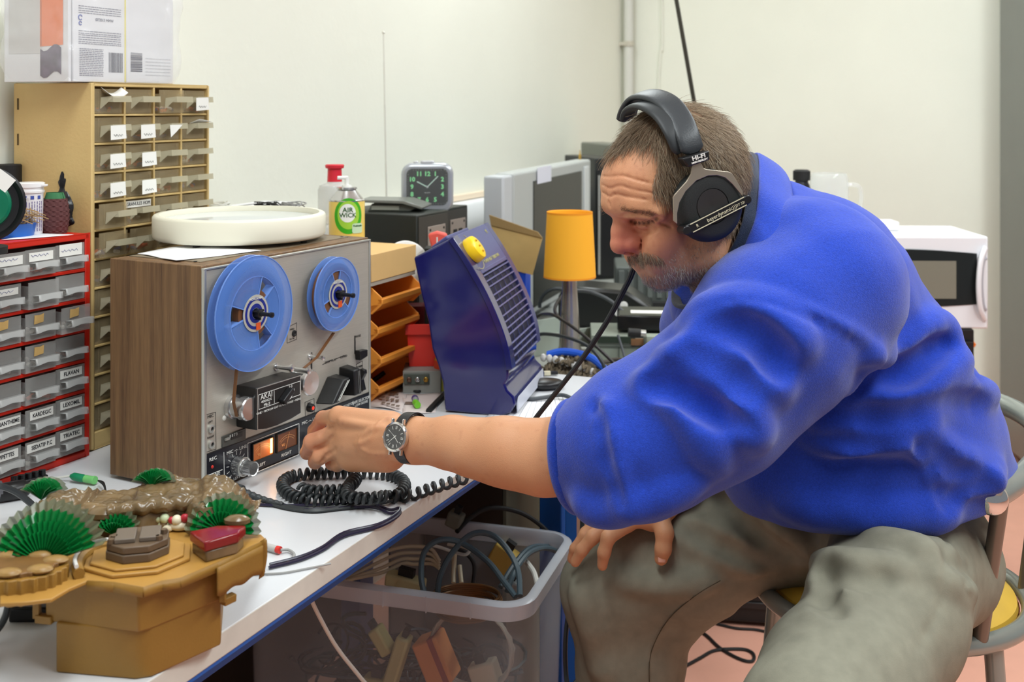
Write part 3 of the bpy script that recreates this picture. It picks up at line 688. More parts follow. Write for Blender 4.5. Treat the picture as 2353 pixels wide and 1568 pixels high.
for r in range(7):
    for c in range(4):
        if (r, c) == (0, 0): d, h = pd, ph
        else:
            d = pd.copy(); sc.collection.objects.link(d); h = ph.copy(); sc.collection.objects.link(h); h.parent = d
        pull = -.014 if (r, c) in ((1, 2), (2, 3), (0, 1)) else -.001-.003*((r*3+c) % 3)
        d.parent = rt; d.location = (.009+c*rcw+.001, pull, RH-.009-(r+1)*rp+.003); wd = rcw-.002; hh = rp-.006
        if (r, c) in names:
            b = MB(); b.box(.010 if len(names[(r, c)]) < 9 else .004, wd-.008 if len(names[(r, c)]) < 9 else wd-.004, -.0010, 0, hh*.60, hh*.90); obj('label_card', b, m_label, d)
            text('lettering', names[(r, c)], m_ink, d, (wd/2+.001, -.0013, hh*.75), .0088, sx=.98 if len(names[(r, c)]) < 8 else .84, bold=.0001)
        elif r < 2 and (r, c) not in ((1, 2), (1, 3)):
            b = MB(); b.box(.008, wd-.008, -.0010, 0, hh*(.62 if r else .55), hh*(.86 if c < 3 else .98)); obj('label_card', b, m_label, d)
            b = MB(); b.tube([(.012+i*.003, -.0013, hh*.75+.002*math.sin(i*2.4+c)) for i in range(12)], .0003, 4); obj('handwriting', b, mat('blue pen', (60, 70, 140), .6), d)
        elif r in (2, 3) and (r, c) != (3, 3) and (r, c) != (3, 1):
            b = MB(); x = wd*.42; b.add([(x-.009, -.001, hh*.58), (x+.009, -.001, hh*.62), (x+.010, -.001, hh*.92), (x+.002, -.001, hh*.88), (x-.008, -.001, hh*.90)], [(0, 1, 2, 3, 4)]); obj('label_card', b, m_kraft, d, solid=.0006, smooth=False)
        if r < 4 or c == 2:
            parts_heap('contents', .004, wd-.004, .004, .06, .002, [[c_white], [c_white, c_grn], [m_inside, c_org], [c_grn]][(r+c) % 4], 12, .005, d, 99+r*11+c)

RT = TABLE+RH
def onred(px, py): return on_z(px, py, RT)
# ---- what stands on the red cabinet
p = onred(120, 545); c0 = [onred(5, 557), onred(60, 565), onred(150, 542), onred(70, 537)]
sheet('paper_sheet', 'white paper lying on top of the red drawer cabinet', 'paper', [q+Vector((0, 0, .001)) for q in (onred(3, 553), onred(70, 549), onred(172, 541), onred(90, 538))])
q = onred(70, 539)
t = thing('tablet_tube', 'white tube of tablets with small purple print on the red cabinet', 'tube', q+Vector((0, 0, .0015)))
s = q.y/F; r = 28*s; H = 118*s
b = MB(); b.lathe((0, 0, 0), (0, 0, 1), [(0, 0), (0, r*.92), (.001, r*.94), (H*.80, r), (H*.80, 0)], 32); tb = obj('tube', b, mat('white tube plastic', (232, 230, 234), .35), t)
b = MB(); b.lathe((0, 0, 0), (0, 0, 1), [(H*.80, 0), (H*.80, r*1.08), (H*.84, r*1.1), (H*.85, r*1.02), (H*.90, r*1.02), (H*.91, r*1.12), (H*.985, r*1.12), (H, r*1.0), (H, 0)], 32); obj('cap', b, mat('white cap', (240, 240, 240), .3), t)
b = MB(); b.prism([(r*.6, H*.92), (r*1.45, H*.925), (r*1.45, H*.965), (r*.6, H*.97)], -r*.4, 0, 'y'); obj('cap_tab', b, mat('white cap'), t, bev=.0006)
m_purp = mat('purple print', (98, 84, 140), .6)
b = MB()
for i in range(15):
    a = math.radians(180+i*12)
    rnd = random.Random(i)
    z = H*.06
    while z < H*.62:
        l = rnd.uniform(.003, .009); l = min(l, H*.64-z)
        c_, s_ = math.cos(a), math.sin(a); rr = r*1.005; w_ = Vector((-s_, c_, 0))*.0006
        A = Vector((rr*c_, rr*s_, z)); B_ = Vector((rr*c_, rr*s_, z+l)); b.add([A-w_, A+w_, B_+w_, B_-w_], [(0, 1, 2, 3)]); z += l+.0012
obj('print', b, m_purp, tb, smooth=False)
b = MB()
for k in range(5):
    a = math.radians(205+k*32); c_, s_ = math.cos(a), math.sin(a); rr = r*1.008; w_ = Vector((-s_, c_, 0))*.0028; A = Vector((rr*c_, rr*s_, H*.68)); B_ = A+Vector((0, 0, .006)); b.add([A-w_, A+w_, B_+w_, B_-w_], [(0, 1, 2, 3)])
obj('print_squares', b, mat('blue print', (60, 80, 160), .6), tb, smooth=False)
text('lettering', 'C2  C2', m_print, tb, (0, -r*1.03, H*.70), .0045)
# brown knitted pouch with green top
q = onred(108, 540); s = q.y/F
t = thing('knitted_pouch', 'small dark maroon knitted pouch behind the tablet tube', 'pouch', q+Vector((-.0, .03, 0)))
b = MB()
def fn(u, v):
    a = 2*math.pi*u; rr = (.020+.004*math.sin(math.pi*v))*(1+.06*math.cos(a*12+ (v*14 % 2 > 1)*3.14)*abs(math.sin(v*14*math.pi/2)))
    return Vector((rr*math.cos(a), rr*math.sin(a)*.8, v*.058))
b.grid(fn, 72, 40); obj('knit_body', b, mat('maroon yarn', (96, 58, 58), .9, bump=.0006, bscale=700), t)
b = MB(); b.grid(lambda u, v: Vector(((.017-.004*v)*(1+.12*math.sin(u*31))*math.cos(6.283*u), (.014-.003*v)*math.sin(6.283*u), .056+v*.012)), 40, 4); obj('green_frill', b, mat('green cloth', (64, 124, 82), .8), t)
# black crumpled bag
q = onred(150, 530)
t = thing('plastic_pouch', 'crumpled black plastic bag standing on the red cabinet', 'bag', q+Vector((0, .01, 0)))
b = MB(); rnd = random.Random(3)

def fn(u, v):
    a = 2*math.pi*u; prof = [.010, .022, .026, .027, .024, .018, .008, .011, .009][min(8, int(v*8.99))]; f_ = v*8-int(v*8)
    pr = [.010, .022, .026, .027, .024, .018, .008, .011, .009]; i = min(7, int(v*8)); prof = pr[i]*(1-f_)+pr[i+1]*f_ if v < 1 else pr[8]
    n = mn.noise(Vector((math.cos(a)*2.2, math.sin(a)*2.2, v*5)))+.5*mn.noise(Vector((math.cos(a)*6, math.sin(a)*6, v*11)))
    rr = prof*(1+.35*n)
    return Vector((rr*math.cos(a)+.004*math.sin(v*6), rr*math.sin(a)*.6, v*.095+(.006*math.sin(a*5) if v > .95 else 0)))
b.grid(fn, 48, 30); obj('bag', b, mat('black bin plastic', (38, 38, 42), .3), t, ang=20)
# blue lid and sisal bundle
q = onred(30, 545)
t = thing('blue_tub', 'low blue plastic tub holding tan sisal fibre on the red cabinet', 'tub', q+Vector((-.01, .012, 0)))
b = MB(); b.lathe((0, 0, 0), (0, 0, 1), [(0, 0), (0, .036), (.020, .040), (.022, .042), (.022, .038), (.004, .034), (.004, 0)], 32); obj('tub', b, mat('blue plastic', (28, 100, 190), .35), t)
b = MB(); rnd = random.Random(5)
for i in range(90):
    a = rnd.uniform(0, 6.28); c = Vector((rnd.uniform(-.03, .04), rnd.uniform(-.03, .02), rnd.uniform(.02, .042))); d = Vector((math.cos(a), math.sin(a)*.5, rnd.uniform(-.2, .2)))*.022
    b.tube([c-d, c+Vector((0, 0, .006)), c+d], .0008, 4)
tag(obj('sisal_fibre', b, mat('sisal', (176, 148, 104), .9), t), kind='stuff')
# big black speaker-like disc at the left edge
q = P(-34, 470, 1.62)
t = thing('desk_lamp', 'round black desk lamp head with a white sticker cut by the left edge', 'lamp', (q.x, q.y, RT))
dz = q.z-RT
b = MB(); b.lathe((0, 0, dz), (.5, -.8, .12), [(-.05, 0), (-.048, .02), (-.03, .04), (0, .054), (.006, .054), (.007, .050), (0, .045), (-.004, 0)], 48); obj('shade', b, m_blk, t)
b = MB(); b.lathe((0, 0, dz), (.5, -.8, .12), [(-.002, 0), (.004, .02), (.006, .03), (.004, .034), (-.002, .036)], 40); obj('green_lens', b, mat('green lens', (20, 110, 80), .2), t)
b = MB(); b.T = Matrix.Translation(Vector((.036, -.026, dz+.036))) @ Matrix.Rotation(math.radians(32), 4, 'Z') @ Matrix.Rotation(math.radians(40), 4, 'Y'); b.box(-.013, .013, -.006, -.004, -.011, .011); obj('sticker', b, m_label, t)
b = MB(); b.cyl((-.01, .01, 0), (-.01, .01, .01), .035, n=28); b.cyl((-.01, .01, .01), (-.01, .01, dz-.05), .006, n=12); b.tube([(-.01, .01, dz-.05), (-.02, .03, dz-.03), (-.02, .03, dz)], .006, 8); obj('stand', b, m_blkm, t)
# small black jar behind
q = onred(20, 470)
t = thing('dark_jar', 'dark green jar standing behind the black lamp head', 'jar', (P(22, 400, 1.97).x, 1.97, RT))
b = MB(); b.lathe((0, 0, 0), (0, 0, 1), [(0, 0), (0, .022), (.06, .022), (.068, .018), (.068, 0)], 28); obj('jar', b, mat('dark green glass', (34, 44, 40), .2), t)
b = MB(); b.lathe((0, 0, .068), (0, 0, 1), [(0, 0), (0, .02), (.042, .02), (.044, .018), (.044, 0)], 28); obj('jar_lid', b, m_blkm, t)

# ------------------------------------------------------------------ boxes in a clear bag on the yellow cabinet
YT = TABLE+YH
bo = Y.o+Y.y*.03+Y.x*(-.02)
t = thing('food_box', 'white printed carton with barcodes in a clear bag on the yellow cabinet', 'carton', Vector((Y.o.x, Y.o.y, YT+.001)), Y.a)
m_carton = mat('white carton', (226, 226, 228), .5)
def yf(px, py, y=0): return Y.front(px, py, y)
xa = yf(172, 100)[0]; xm = yf(293, 100)[0]; xb_ = yf(405, 100)[0]
zt_ = .17
m_grey_ink = mat('grey print', (120, 122, 136), .7); m_bar = mat('barcode ink', (46, 46, 66), .7)
b = MB(); b.box(xa, xm-.001, .004, .10, 0, zt_); c1 = obj('carton', b, m_carton, t, bev=.0015)
b = MB(); b.box(xm-.003, xm-.0006, .0032, .0045, .002, zt_); obj('yellow_strip', b, mat('yellow print', (232, 216, 90), .6), c1)
def lines(parent, x0, x1, zs, y, m, seed=1, h=.0006):
    rnd = random.Random(seed); b = MB()
    for z in zs:
        x = x0
        while x < x1:
            l = rnd.uniform(.003, .010); b.add([(x, y, z-h), (min(x+l, x1), y, z-h), (min(x+l, x1), y, z+h), (x, y, z+h)], [(0, 1, 2, 3)]); x += l+.0011
    obj('small_print', b, m, parent, smooth=False)
def barcode(parent, x0, x1, z0_, z1_, y, horiz=False, seed=2):
    rnd = random.Random(seed); b = MB(); x = x0 if not horiz else z0_; e = x1 if not horiz else z1_
    while x < e:
        l = rnd.choice((.0008, .0014, .0022)); x2 = min(x+l, e)
        if horiz: b.add([(x0, y, x), (x1, y, x), (x1, y, x2), (x0, y, x2)], [(0, 1, 2, 3)])
        else: b.add([(x, y, z0_), (x2, y, z0_), (x2, y, z1_), (x, y, z1_)], [(0, 1, 2, 3)])
        x = x2+rnd.choice((.0007, .0012))
    obj('barcode', b, m_bar, parent, smooth=False)

def zz_(py): return Y.front(240, py)[1]-YH
lines(c1, xa+.012, xm-.012, [zz_(v) for v in (20, 25, 30, 35, 76, 81, 85, 90, 95, 100, 104)], .0034, m_grey_ink, 3)
lines(c1, xa+.014, xm-.055, [zz_(v) for v in range(116, 178, 4)], .0034, m_grey_ink, 4)
barcode(c1, xm-.042, xm-.008, zz_(167), zz_(121), .0034)
b = MB()
for pz, rr in ((46, .0042), (59, .003)):
    cx0 = xa+.016; cz0 = zz_(pz); b.tube([(cx0+rr*math.cos(a), .0034, cz0+rr*math.sin(a)) for a in [math.radians(20+30*i) for i in range(11)]], .0009, 4)
obj('recycling_mark', b, mat('blue print'), c1)
text('lettering', '07/2013 MMW', m_grey_ink, c1, ((xa+xm)/2+.01, .0032, zz_(48)), .007)
t = thing('food_box', 'white shrink-wrapped carton right of the yellow strip on the yellow cabinet', 'carton', Vector((Y.o.x, Y.o.y, YT+.001)), Y.a)
b = MB(); b.prism([(xm+.001, .004), (xb_-.01, .004), (xb_+.006, .012), (xb_+.01, .095), (xm+.001, .095)], 0, zt_, 'z'); c2 = obj('carton', b, m_carton, t, bev=.002)
barcode(c2, xm+.012, xm+.042, zz_(163), zz_(118), .0034, True, 5)
lines(c2, xm+.05, xb_-.012, [zz_(v) for v in (130, 138, 146, 154, 162, 170)], .0034, mat('pale print', (190, 190, 194), .7), 6)
# side carton on the left with orange panel: faces the camera-left side
t = thing('food_box', 'white carton with an orange panel and fine print at the upper left corner', 'carton', Vector((Y.o.x, Y.o.y, YT+.001)), Y.a)
b = MB(); b.box(xa-.002-.07+.066, xa-.0025, .004, .18, 0, .155)
b = MB(); b.box(xa-.0085, xa-.0015, .006, .148, 0, .18); c3 = obj('carton', b, m_carton, t, bev=.001)
def side(py0): return Y.loc(P(0, py0, 1))
def sp(px, py, x=xa-.0087):
    # intersect pixel ray with the plane local x = const
    r = P(px, py, 1.0)-Vector((0, 0, CAMZ)); n = Y.x; q = Y.o+Y.x*x; c = Vector((0, 0, CAMZ)); p_ = c+r*((q-c).dot(n)/r.dot(n)); l = p_-Y.o; return l.dot(Y.y), l.z-YH
ys0 = sp(23, 60)[0]; ys1 = sp(92, 60)[0]; ys2 = sp(145, 60)[0]
xx = xa-.0089
b = MB(); zl = sp(110, 108)[1]; b.add([(xx, ys1, zl), (xx, ys2, zl+.002), (xx, ys2, .178), (xx, ys1, .178)], [(0, 1, 2, 3)]); obj('orange_panel', b, mat('orange print', (238, 130, 70), .6), c3, smooth=False)
b = MB(); b.add([(xx, ys1-.004, .178), (xx, ys0+.003, .178), (xx, ys0+.003, sp(50, 125)[1]), (xx, ys1-.004, sp(50, 125)[1])], [(0, 1, 2, 3)])
obj('grey_panel', b, mat('pale grey print', (206, 204, 202), .6), c3, smooth=False)
b = MB(); rnd = random.Random(9)
for i in range(26):
    z = .17-i*.0045
    y = ys1-.006
    while y > ys0+.006:
        l = rnd.uniform(.004, .012); 
        if not (y-l < ys0+.005): b.add([(xx-.0002, y, z), (xx-.0002, y-l, z), (xx-.0002, y-l, z+.0012), (xx-.0002, y, z+.0012)], [(0, 1, 2, 3)])
        y -= l+.0015
obj('small_print', b, m_grey_ink, c3, smooth=False)
b = MB(); b.grid(lambda u, v: Vector((xx-.0004, ys2+.004-(ys2-ys1)*u*.9, .012+.045*v+.006*math.sin(u*6))), 6, 4); obj('dark_picture', b, mat('dark photo print', (96, 84, 104), .5, noise=.5, nscale=50), c3, smooth=False)
# the crinkled clear bag around the cartons
m_bag = mat('clear crinkled film', (244, 244, 246), .14, alpha=.22, spec=.9, bump=.004, bscale=26)
t = tag(obj('clear_bag', MB().add([(0, 0, 0)], []), m_bag), 'crinkled clear plastic bag wrapped around the cartons on the yellow cabinet', 'bag') if 0 else None
b = MB()
x0_, x1_, y0_, y1_ = xa-.022, xb_+.022, -.010, .158
def bag(u, v):
    a = 2*math.pi*u; cx0 = (x0_+x1_)/2; cy0 = (y0_+y1_)/2; hx = (x1_-x0_)/2; hy = (y1_-y0_)/2
    e = .28; ca, sa = math.cos(a), math.sin(a)
    x = cx0+hx*math.copysign(abs(ca)**e, ca); y = cy0+hy*math.copysign(abs(sa)**e, sa)
    z = v*.21
    n = mn.noise(Vector((x*22, y*22, z*16)))*.010+mn.noise(Vector((x*60, y*60, z*50)))*.004
    k = 1-.10*(1-min(1, v*5))**2
    return Vector((cx0+(x-cx0)*k+n*ca, cy0+(y-cy0)*k+n*sa, max(.0015, z+n*.6)))
b.grid(bag, 120, 30)
o = obj('clear_bag', b, m_bag, None, ang=30); o.location = (Y.o.x, Y.o.y, YT); o.rotation_euler = (0, 0, Y.a); tag(o, 'crinkled clear plastic bag wrapped around the cartons on the yellow cabinet', 'bag')
# ------------------------------------------------------------------ ornamental brown plastic scene in the foreground
m_och = mat('ochre moulded plastic', (144, 106, 42), .5, noise=.07, nscale=16, bump=.0003, bscale=300)
m_och2 = mat('light ochre platform', (172, 128, 60), .42, noise=.06, nscale=20)
PZ = TABLE+.100
fo = Vector((-.384, 1.22, TABLE))
ft = thing('ornamental_fountain', 'ochre plastic ornamental fountain with rocks and green fans in the foreground', 'ornament', fo)
def wp(px, py, z, o=fo):
    return on_z(px, py, z)-o
def poly_prism(name, pts, z0_, z1_, m, parent, bev=.002, o=fo, seg=2):
    b = MB(); b.prism([(p[0], p[1]) for p in pts], z0_-o.z, z1_-o.z, 'z'); return obj(name, b, m, parent, bev=bev, seg=seg)
def scl(pts, k, kk=None):
    c = sum((Vector((p[0], p[1])) for p in pts), Vector((0, 0)))/len(pts); return [tuple(c+(Vector((p[0], p[1]))-c)*k) for p in pts]
foot = [wp(128, 1547, TABLE), wp(312, 1563, TABLE), wp(350, 1557, TABLE), wp(507, 1484, TABLE)]
foot = [(p.x, p.y) for p in foot]; foot += [(foot[3][0]-.02, foot[3][1]+.09), (foot[0][0]+.02, foot[0][1]+.13)]
poly_prism('lower_box', foot, TABLE+.0002, TABLE+.052, m_och, ft)
up = [wp(104, 1428, TABLE+.05), wp(318, 1455, TABLE+.05), wp(345, 1448, TABLE+.05), wp(518, 1376, TABLE+.05)]
up = [(p.x, p.y) for p in up]; up += [(up[3][0]-.01, up[3][1]+.10), (up[0][0]+.02, up[0][1]+.14)]
poly_prism('upper_box', up, TABLE+.050, PZ-.003, m_och, ft)
for pts in (((85, 1398), (122, 1402)), ((512, 1362), (538, 1350))):
    a = wp(*pts[0], TABLE+.062); c = wp(*pts[1], TABLE+.062)
    b = MB(); b.tube([(a.x, a.y, .052), (c.x, c.y, .052)], .006, 4); b.tube([(a.x, a.y, .052), (a.x, a.y, .075)], .005, 4); obj('side_clip', b, m_och, ft, bev=.001)
# platform with the sloped flange
plat = [(0, 1387), (60, 1384), (118, 1377), (160, 1352), (200, 1335), (262, 1338), (330, 1350), (372, 1335), (415, 1328), (500, 1292), (612, 1240), (600, 1228), (520, 1222), (450, 1200), (300, 1190), (120, 1230), (0, 1270)]
pp = [wp(x, y, PZ) for x, y in plat]
poly_prism('platform', pp, PZ-.004, PZ, m_och2, ft, bev=.001)
b = MB(); lipp = [wp(x, y, PZ) for x, y in plat[4:11]]
for a, c in zip(lipp[:-1], lipp[1:]):
    n = Vector((c-a)).cross(Vector((0, 0, 1))).normalized()*.002
    za = a.z+.0; b.add([a, c, c+Vector((0, 0, -.02+.010))+n*.5, a+Vector((0, 0, -.02+.010))+n*.5], [(0, 1, 2, 3)])
obj('flange_lip', b, m_och, ft, solid=.0016)
b = MB(); a = wp(606, 1245, PZ)
b.grid(lambda u, v: a+Vector((-.004+.006*u+.002*math.sin(v*4), .0, -v*.042+.004*u)), 3, 8); obj('torn_flap', b, m_och, ft, solid=.0014)
a = wp(497, 1300, PZ); c = wp(606, 1246, PZ)
b = MB(); b.grid(lambda u, v: a*(1-u)+c*u+Vector((0, .004, -.004-v*(.030+.0015*math.sin(u*15)))), 20, 4); obj('side_skirt', b, m_och, ft, solid=.002)
# stump-like tray at the left with fluted edge
b = MB(); cc = wp(62, 1335, PZ); vs = []
fl = []
for i in range(72):
    a = 2*math.pi*i/72; r = .045*(1+.05*math.cos(a*26)); fl.append((cc.x-.008+r*1.05*math.cos(a), cc.y+r*.78*math.sin(a)))
poly_prism('stump_tray', fl, PZ-.012, PZ+.014, m_och, ft, bev=.001)
fl2 = scl(fl, .82)
poly_prism('stump_top', fl2, PZ+.013, PZ+.0185, mat('dark ochre', (118, 84, 44), .4, noise=.2, nscale=50), ft, bev=.001)
for i in range(7):
    a = math.radians(20+i*50); q = cc+Vector((-.008+.036*math.cos(a), .024*math.sin(a), 0)); b = MB(); b.ball((q.x, q.y, PZ-fo.z+.018), .010, 12, (1.35, .9, .42)); obj('bark_lump', b, mat('lump ochre', (152, 118, 66), .4, noise=.15, nscale=60), ft)
# stepped octagon and brown hatch
oc = wp(318, 1272, PZ+.006)
def octa(w_, h_, rot=0, n=8): return [(oc.x+w_*math.cos(math.radians(22.5+45*i))*math.cos(rot)-h_*math.sin(math.radians(22.5+45*i))*math.sin(rot), oc.y+w_*math.cos(math.radians(22.5+45*i))*math.sin(rot)+h_*math.sin(math.radians(22.5+45*i))*math.cos(rot)) for i in range(8)]
ro_ = math.radians(14)
poly_prism('octagon_step', octa(.058, .052, ro_), PZ, PZ+.004, m_och2, ft, bev=.0012)
poly_prism('octagon_step', octa(.051, .045, ro_), PZ+.004, PZ+.007, m_och2, ft, bev=.0012)
m_hatch = mat('grey brown hatch plastic', (98, 80, 62), .45, noise=.05, nscale=30)
poly_prism('hatch', octa(.0345, .033, ro_), PZ+.007, PZ+.016, m_hatch, ft, bev=.0012)
poly_prism('hatch', octa(.0335, .032, ro_), PZ+.0165, PZ+.024, m_hatch, ft, bev=.0012)
for dx in (-.0125, .0125):
    b = MB(); b.T = Matrix.Translation((oc.x, oc.y, PZ-fo.z+.024)) @ Matrix.Rotation(ro_, 4, 'Z'); b.box(dx-.0105, dx+.0105, -.018, .016, 0, .005); obj('hatch_door', b, mat('hatch door', (108, 96, 84), .45), ft, bev=.001)
for dx, dy in ((-.024, -.004), (.026, .002), (.022, -.016), (-.026, -.014)):
    b = MB(); b.T = Matrix.Translation((oc.x, oc.y, PZ-fo.z+.024)) @ Matrix.Rotation(ro_, 4, 'Z'); b.cyl((dx, dy, 0), (dx, dy, .005), .0035, n=8); b.box(dx-.004, dx+.004, dy-.0015, dy+.0015, .001, .004); obj('hatch_bolt', b, m_hatch, ft)
# arc ring left of the octagon
ac = wp(250, 1300, PZ)
b = MB(); pts = [wp(x, y, PZ+.012) for x, y in ((176, 1303), (172, 1285), (182, 1266), (205, 1250), (235, 1242), (262, 1240))]
b.tube(smoothpts(pts, 5), .0022, 8); obj('white_hose', b, mat('glossy white hose', (225, 225, 222), .2), ft)
b = MB(); b.tube(smoothpts([p+Vector((.003, -.001, -.007)) for p in pts], 5), .006, 8); obj('hose_channel', b, m_och, ft)
# rock wall: a rough relief mass behind the platform
def lerpt(tab, x):
    for (a, va), (c, vc) in zip(tab[:-1], tab[1:]):
        if x <= c: return va+(vc-va)*(x-a)/(c-a)
    return tab[-1][1]
fy = [(0, 1300), (60, 1300), (150, 1275), (190, 1240), (300, 1232), (420, 1215), (455, 1240), (500, 1238), (556, 1222)]
ty = [(0, 1205), (20, 1182), (50, 1160), (75, 1148), (100, 1137), (200, 1138), (280, 1128), (305, 1112), (340, 1104), (460, 1107), (500, 1118), (530, 1138), (556, 1178)]
def rock(u, v):
    px = -130+u*690; p0 = on_z(px, lerpt(fy, px), PZ); d0 = p0.y; d = d0+.105*v
    dt = d0+.07; ztop = CAMZ-(lerpt(ty, px)-HY)*dt/F
    h = ztop-PZ; k = min(1, v/.10)**.6*.80+.20*min(1, max(0, (v-.1)/.55)); k *= 1 if v < .82 else (1-v)/.18
    x = p0.x*(1+.6*(d-d0)/d0)+.012*v
    n = .5*mn.noise(Vector((x*30, d*30, 1)))+.5*abs(mn.noise(Vector((x*70, d*90, 4))))+.10*mn.noise(Vector((x*150, d*150, 9)))
    stp = .0016*math.sin((h*k)*900)
    z = PZ+h*k+(n*.009+stp)*min(1, v*6)*min(1, (1-v)*5)
    return Vector((x, d-.004*math.sin(px*.12)*max(0, 1-v*5)-.003*abs(mn.noise(Vector((x*80, z*80, 2)))), z))-fo
b = MB(); b.grid(rock, 220, 60)
m_rock = mat('wet brown rock plastic', (112, 92, 64), .2, noise=.35, nscale=26, bump=.0007, bscale=60)
rk = obj('rock_wall', b, m_rock, ft, ang=60)
b = MB(); rnd = random.Random(11)
for i in range(30):
    px = 90+i*15.5; p_ = wp(px, lerpt(ty, px)+rnd.uniform(18, 42), PZ+.03); 
    b.ball((p_.x, p_.y+.01, p_.z-.006), .012, 10, (rnd.uniform(.8, 1.6), rnd.uniform(.6, 1.1), rnd.uniform(.5, .8)))
obj('rock_boulders', b, m_rock, ft); sc.objects[-1]['kind'] = 'stuff'
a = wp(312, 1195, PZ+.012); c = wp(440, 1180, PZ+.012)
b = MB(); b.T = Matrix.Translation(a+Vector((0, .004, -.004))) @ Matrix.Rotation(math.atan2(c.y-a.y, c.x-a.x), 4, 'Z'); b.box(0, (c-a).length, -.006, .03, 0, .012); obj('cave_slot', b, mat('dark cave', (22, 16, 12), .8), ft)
b = MB(); b.T = Matrix.Translation(a+Vector((0, -.004, .0))) @ Matrix.Rotation(math.atan2(c.y-a.y, c.x-a.x), 4, 'Z')
b.grid(lambda u, v: Vector((-.03+u*((c-a).length+.045), -.005-.006*math.sin(v*3.1)+.002*math.sin(u*30), .0085+v*.014+.001*math.sin(u*47))), 60, 6); obj('stone_lintel', b, m_rock, ft, solid=.003)
# green translucent fans
m_fan = mat('translucent green plastic', (18, 132, 62), .15, trans=.35, spec=.8)
m_fan2 = mat('smoky translucent plastic', (112, 118, 92), .16, alpha=.62, spec=.8)
def fan(px, py, R_, a0, a1, tilt, n, name='green_fan', yaw=0, z=PZ+.002):
    base = wp(px, py, z)
    for lay in range(4):
        b = MB(); m = n*2; r0 = R_*(1-.17*lay); vs = [Vector((0, 0, 0))]
        for i in range(m+1):
            a = math.radians(a0+(a1-a0)*i/m); rr = r0*(1 if i % 2 else .93); fold = .0022*(1 if i % 2 else -1)
            vs.append(Vector((rr*math.cos(a), -.004*lay+fold-.004, rr*math.sin(a))))
            
        mid = [v*.5+Vector((0, -.004, 0)) for v in vs[1:]]
        allv = [vs[0]]+mid+vs[1:]
        k = m+1; fs = [(0, 1+i, 2+i) for i in range(m)]+[(1+i, 1+k+i, 2+k+i, 2+i) for i in range(m)]
        b.T = Matrix.Translation(base) @ Matrix.Rotation(yaw, 4, 'Z') @ Matrix.Rotation(math.radians(-tilt), 4, 'X')
        b.add(allv, fs); obj(name, b, m_fan2 if lay == 0 else m_fan, ft, solid=.0009, smooth=False)
fan(104, 1298, .066, 18, 165, 28, 17, z=PZ+.006)
fan(512, 1224, .044, -5, 178, 25, 14, z=PZ+.004)
fan(268, 1232, .030, 25, 150, 20, 9, z=PZ+.002)
fan(350, 1122, .028, 10, 170, 62, 10, z=PZ+.030)
fan(95, 1150, .030, 20, 160, 55, 9, z=PZ+.034)
# red lens and its stone, white figurines
rc_ = [wp(x, y, PZ+.016) for x, y in ((435, 1236), (470, 1262), (548, 1240), (566, 1222), (500, 1222))]
poly_prism('stone_block', [(p.x, p.y) for p in scl([(q.x, q.y) for q in rc_], .9) for p in [Vector(p)]] if 0 else scl([(q.x, q.y) for q in rc_], .92), PZ, PZ+.012, m_rock, ft, bev=.002)
poly_prism('red_lens', [(q.x, q.y) for q in rc_], PZ+.012, PZ+.023, mat('translucent red plastic', (170, 20, 30), .12, trans=.5, spec=.9), ft, bev=.002)
m_fig = mat('cream figurine', (232, 224, 196), .35); m_figr = mat('red paint', (184, 46, 60), .35)
q = wp(412, 1220, PZ)
b = MB(); z = PZ-fo.z
b.ball((q.x, q.y, z+.006), .010, 14, (1.2, .8, .6)); b.ball((q.x-.002, q.y-.003, z+.013), .006, 14); b.ball((q.x+.012, q.y-.004, z+.004), .004, 10, (1.6, .8, .8)); b.ball((q.x-.012, q.y-.004, z+.004), .005, 10, (1.3, .8, .8))
fg = obj('figurine', b, m_fig, ft)
b = MB(); b.ball((q.x+.007, q.y-.002, z+.015), .005, 12, (1.1, .8, 1)); b.ball((q.x-.008, q.y-.003, z+.013), .004, 12); obj('red_ears', b, m_figr, fg)
q = wp(378, 1218, PZ)
b = MB(); b.ball((q.x, q.y, z+.006), .008, 14, (1.1, .8, .9)); b.ball((q.x+.001, q.y-.003, z+.014), .0055, 14); b.ball((q.x-.006, q.y-.001, z+.012), .004, 10)
fg = obj('figurine', b, mat('pale green figurine', (206, 220, 180), .35), ft)

# ------------------------------------------------------------------ cables and small things on the bench
def T(px, py, h=.0): return on_z(px, py, TABLE+h)
m_cable = mat('dark grey cable rubber', (44, 48, 50), .42)
m_wcable = mat('white cable', (214, 214, 206), .4)
def cable(name, label, pts, r, m, cat='cable', group=None, k=6, parts=()):
    c = Vector(pts[0]); b = MB(); b.tube([p-c for p in smoothpts(pts, k)], r, 8)
    o = obj(name, b, m); o.location = c; return tag(o, label, cat, group)
# coiled headphone cord
def coil_pts(path, rc_, pitch, n=14):
    path = [Vector(p) for p in path]; out = []; s = 0; u = Vector((0, 0, 1)); L = 0
    dense = []
    for a, c in zip(path[:-1], path[1:]):
        st = max(1, int((c-a).length/(pitch/n)))
        for i in range(st): dense.append(a.lerp(c, i/st))
    for i, p in enumerate(dense[:-1]):
        t = (dense[i+1]-p)
        if t.length < 1e-7: continue
        t.normalize(); sv = t.cross(Vector((0, 0, 1))).normalized(); uv = sv.cross(t)
        ph = 2*math.pi*i/n; out.append(p+sv*rc_*math.cos(ph)+uv*rc_*math.sin(ph))
    return out
cz = .0092
loop = [(1075, 1098), (1040, 1108), (1000, 1120), (960, 1134), (925, 1142), (880, 1142), (830, 1148), (780, 1150), (720, 1150), (680, 1143), (655, 1128), (650, 1110), (668, 1096), (700, 1090), (760, 1087), (830, 1086), (890, 1090), (922, 1102), (930, 1120), (915, 1138), (890, 1144)]
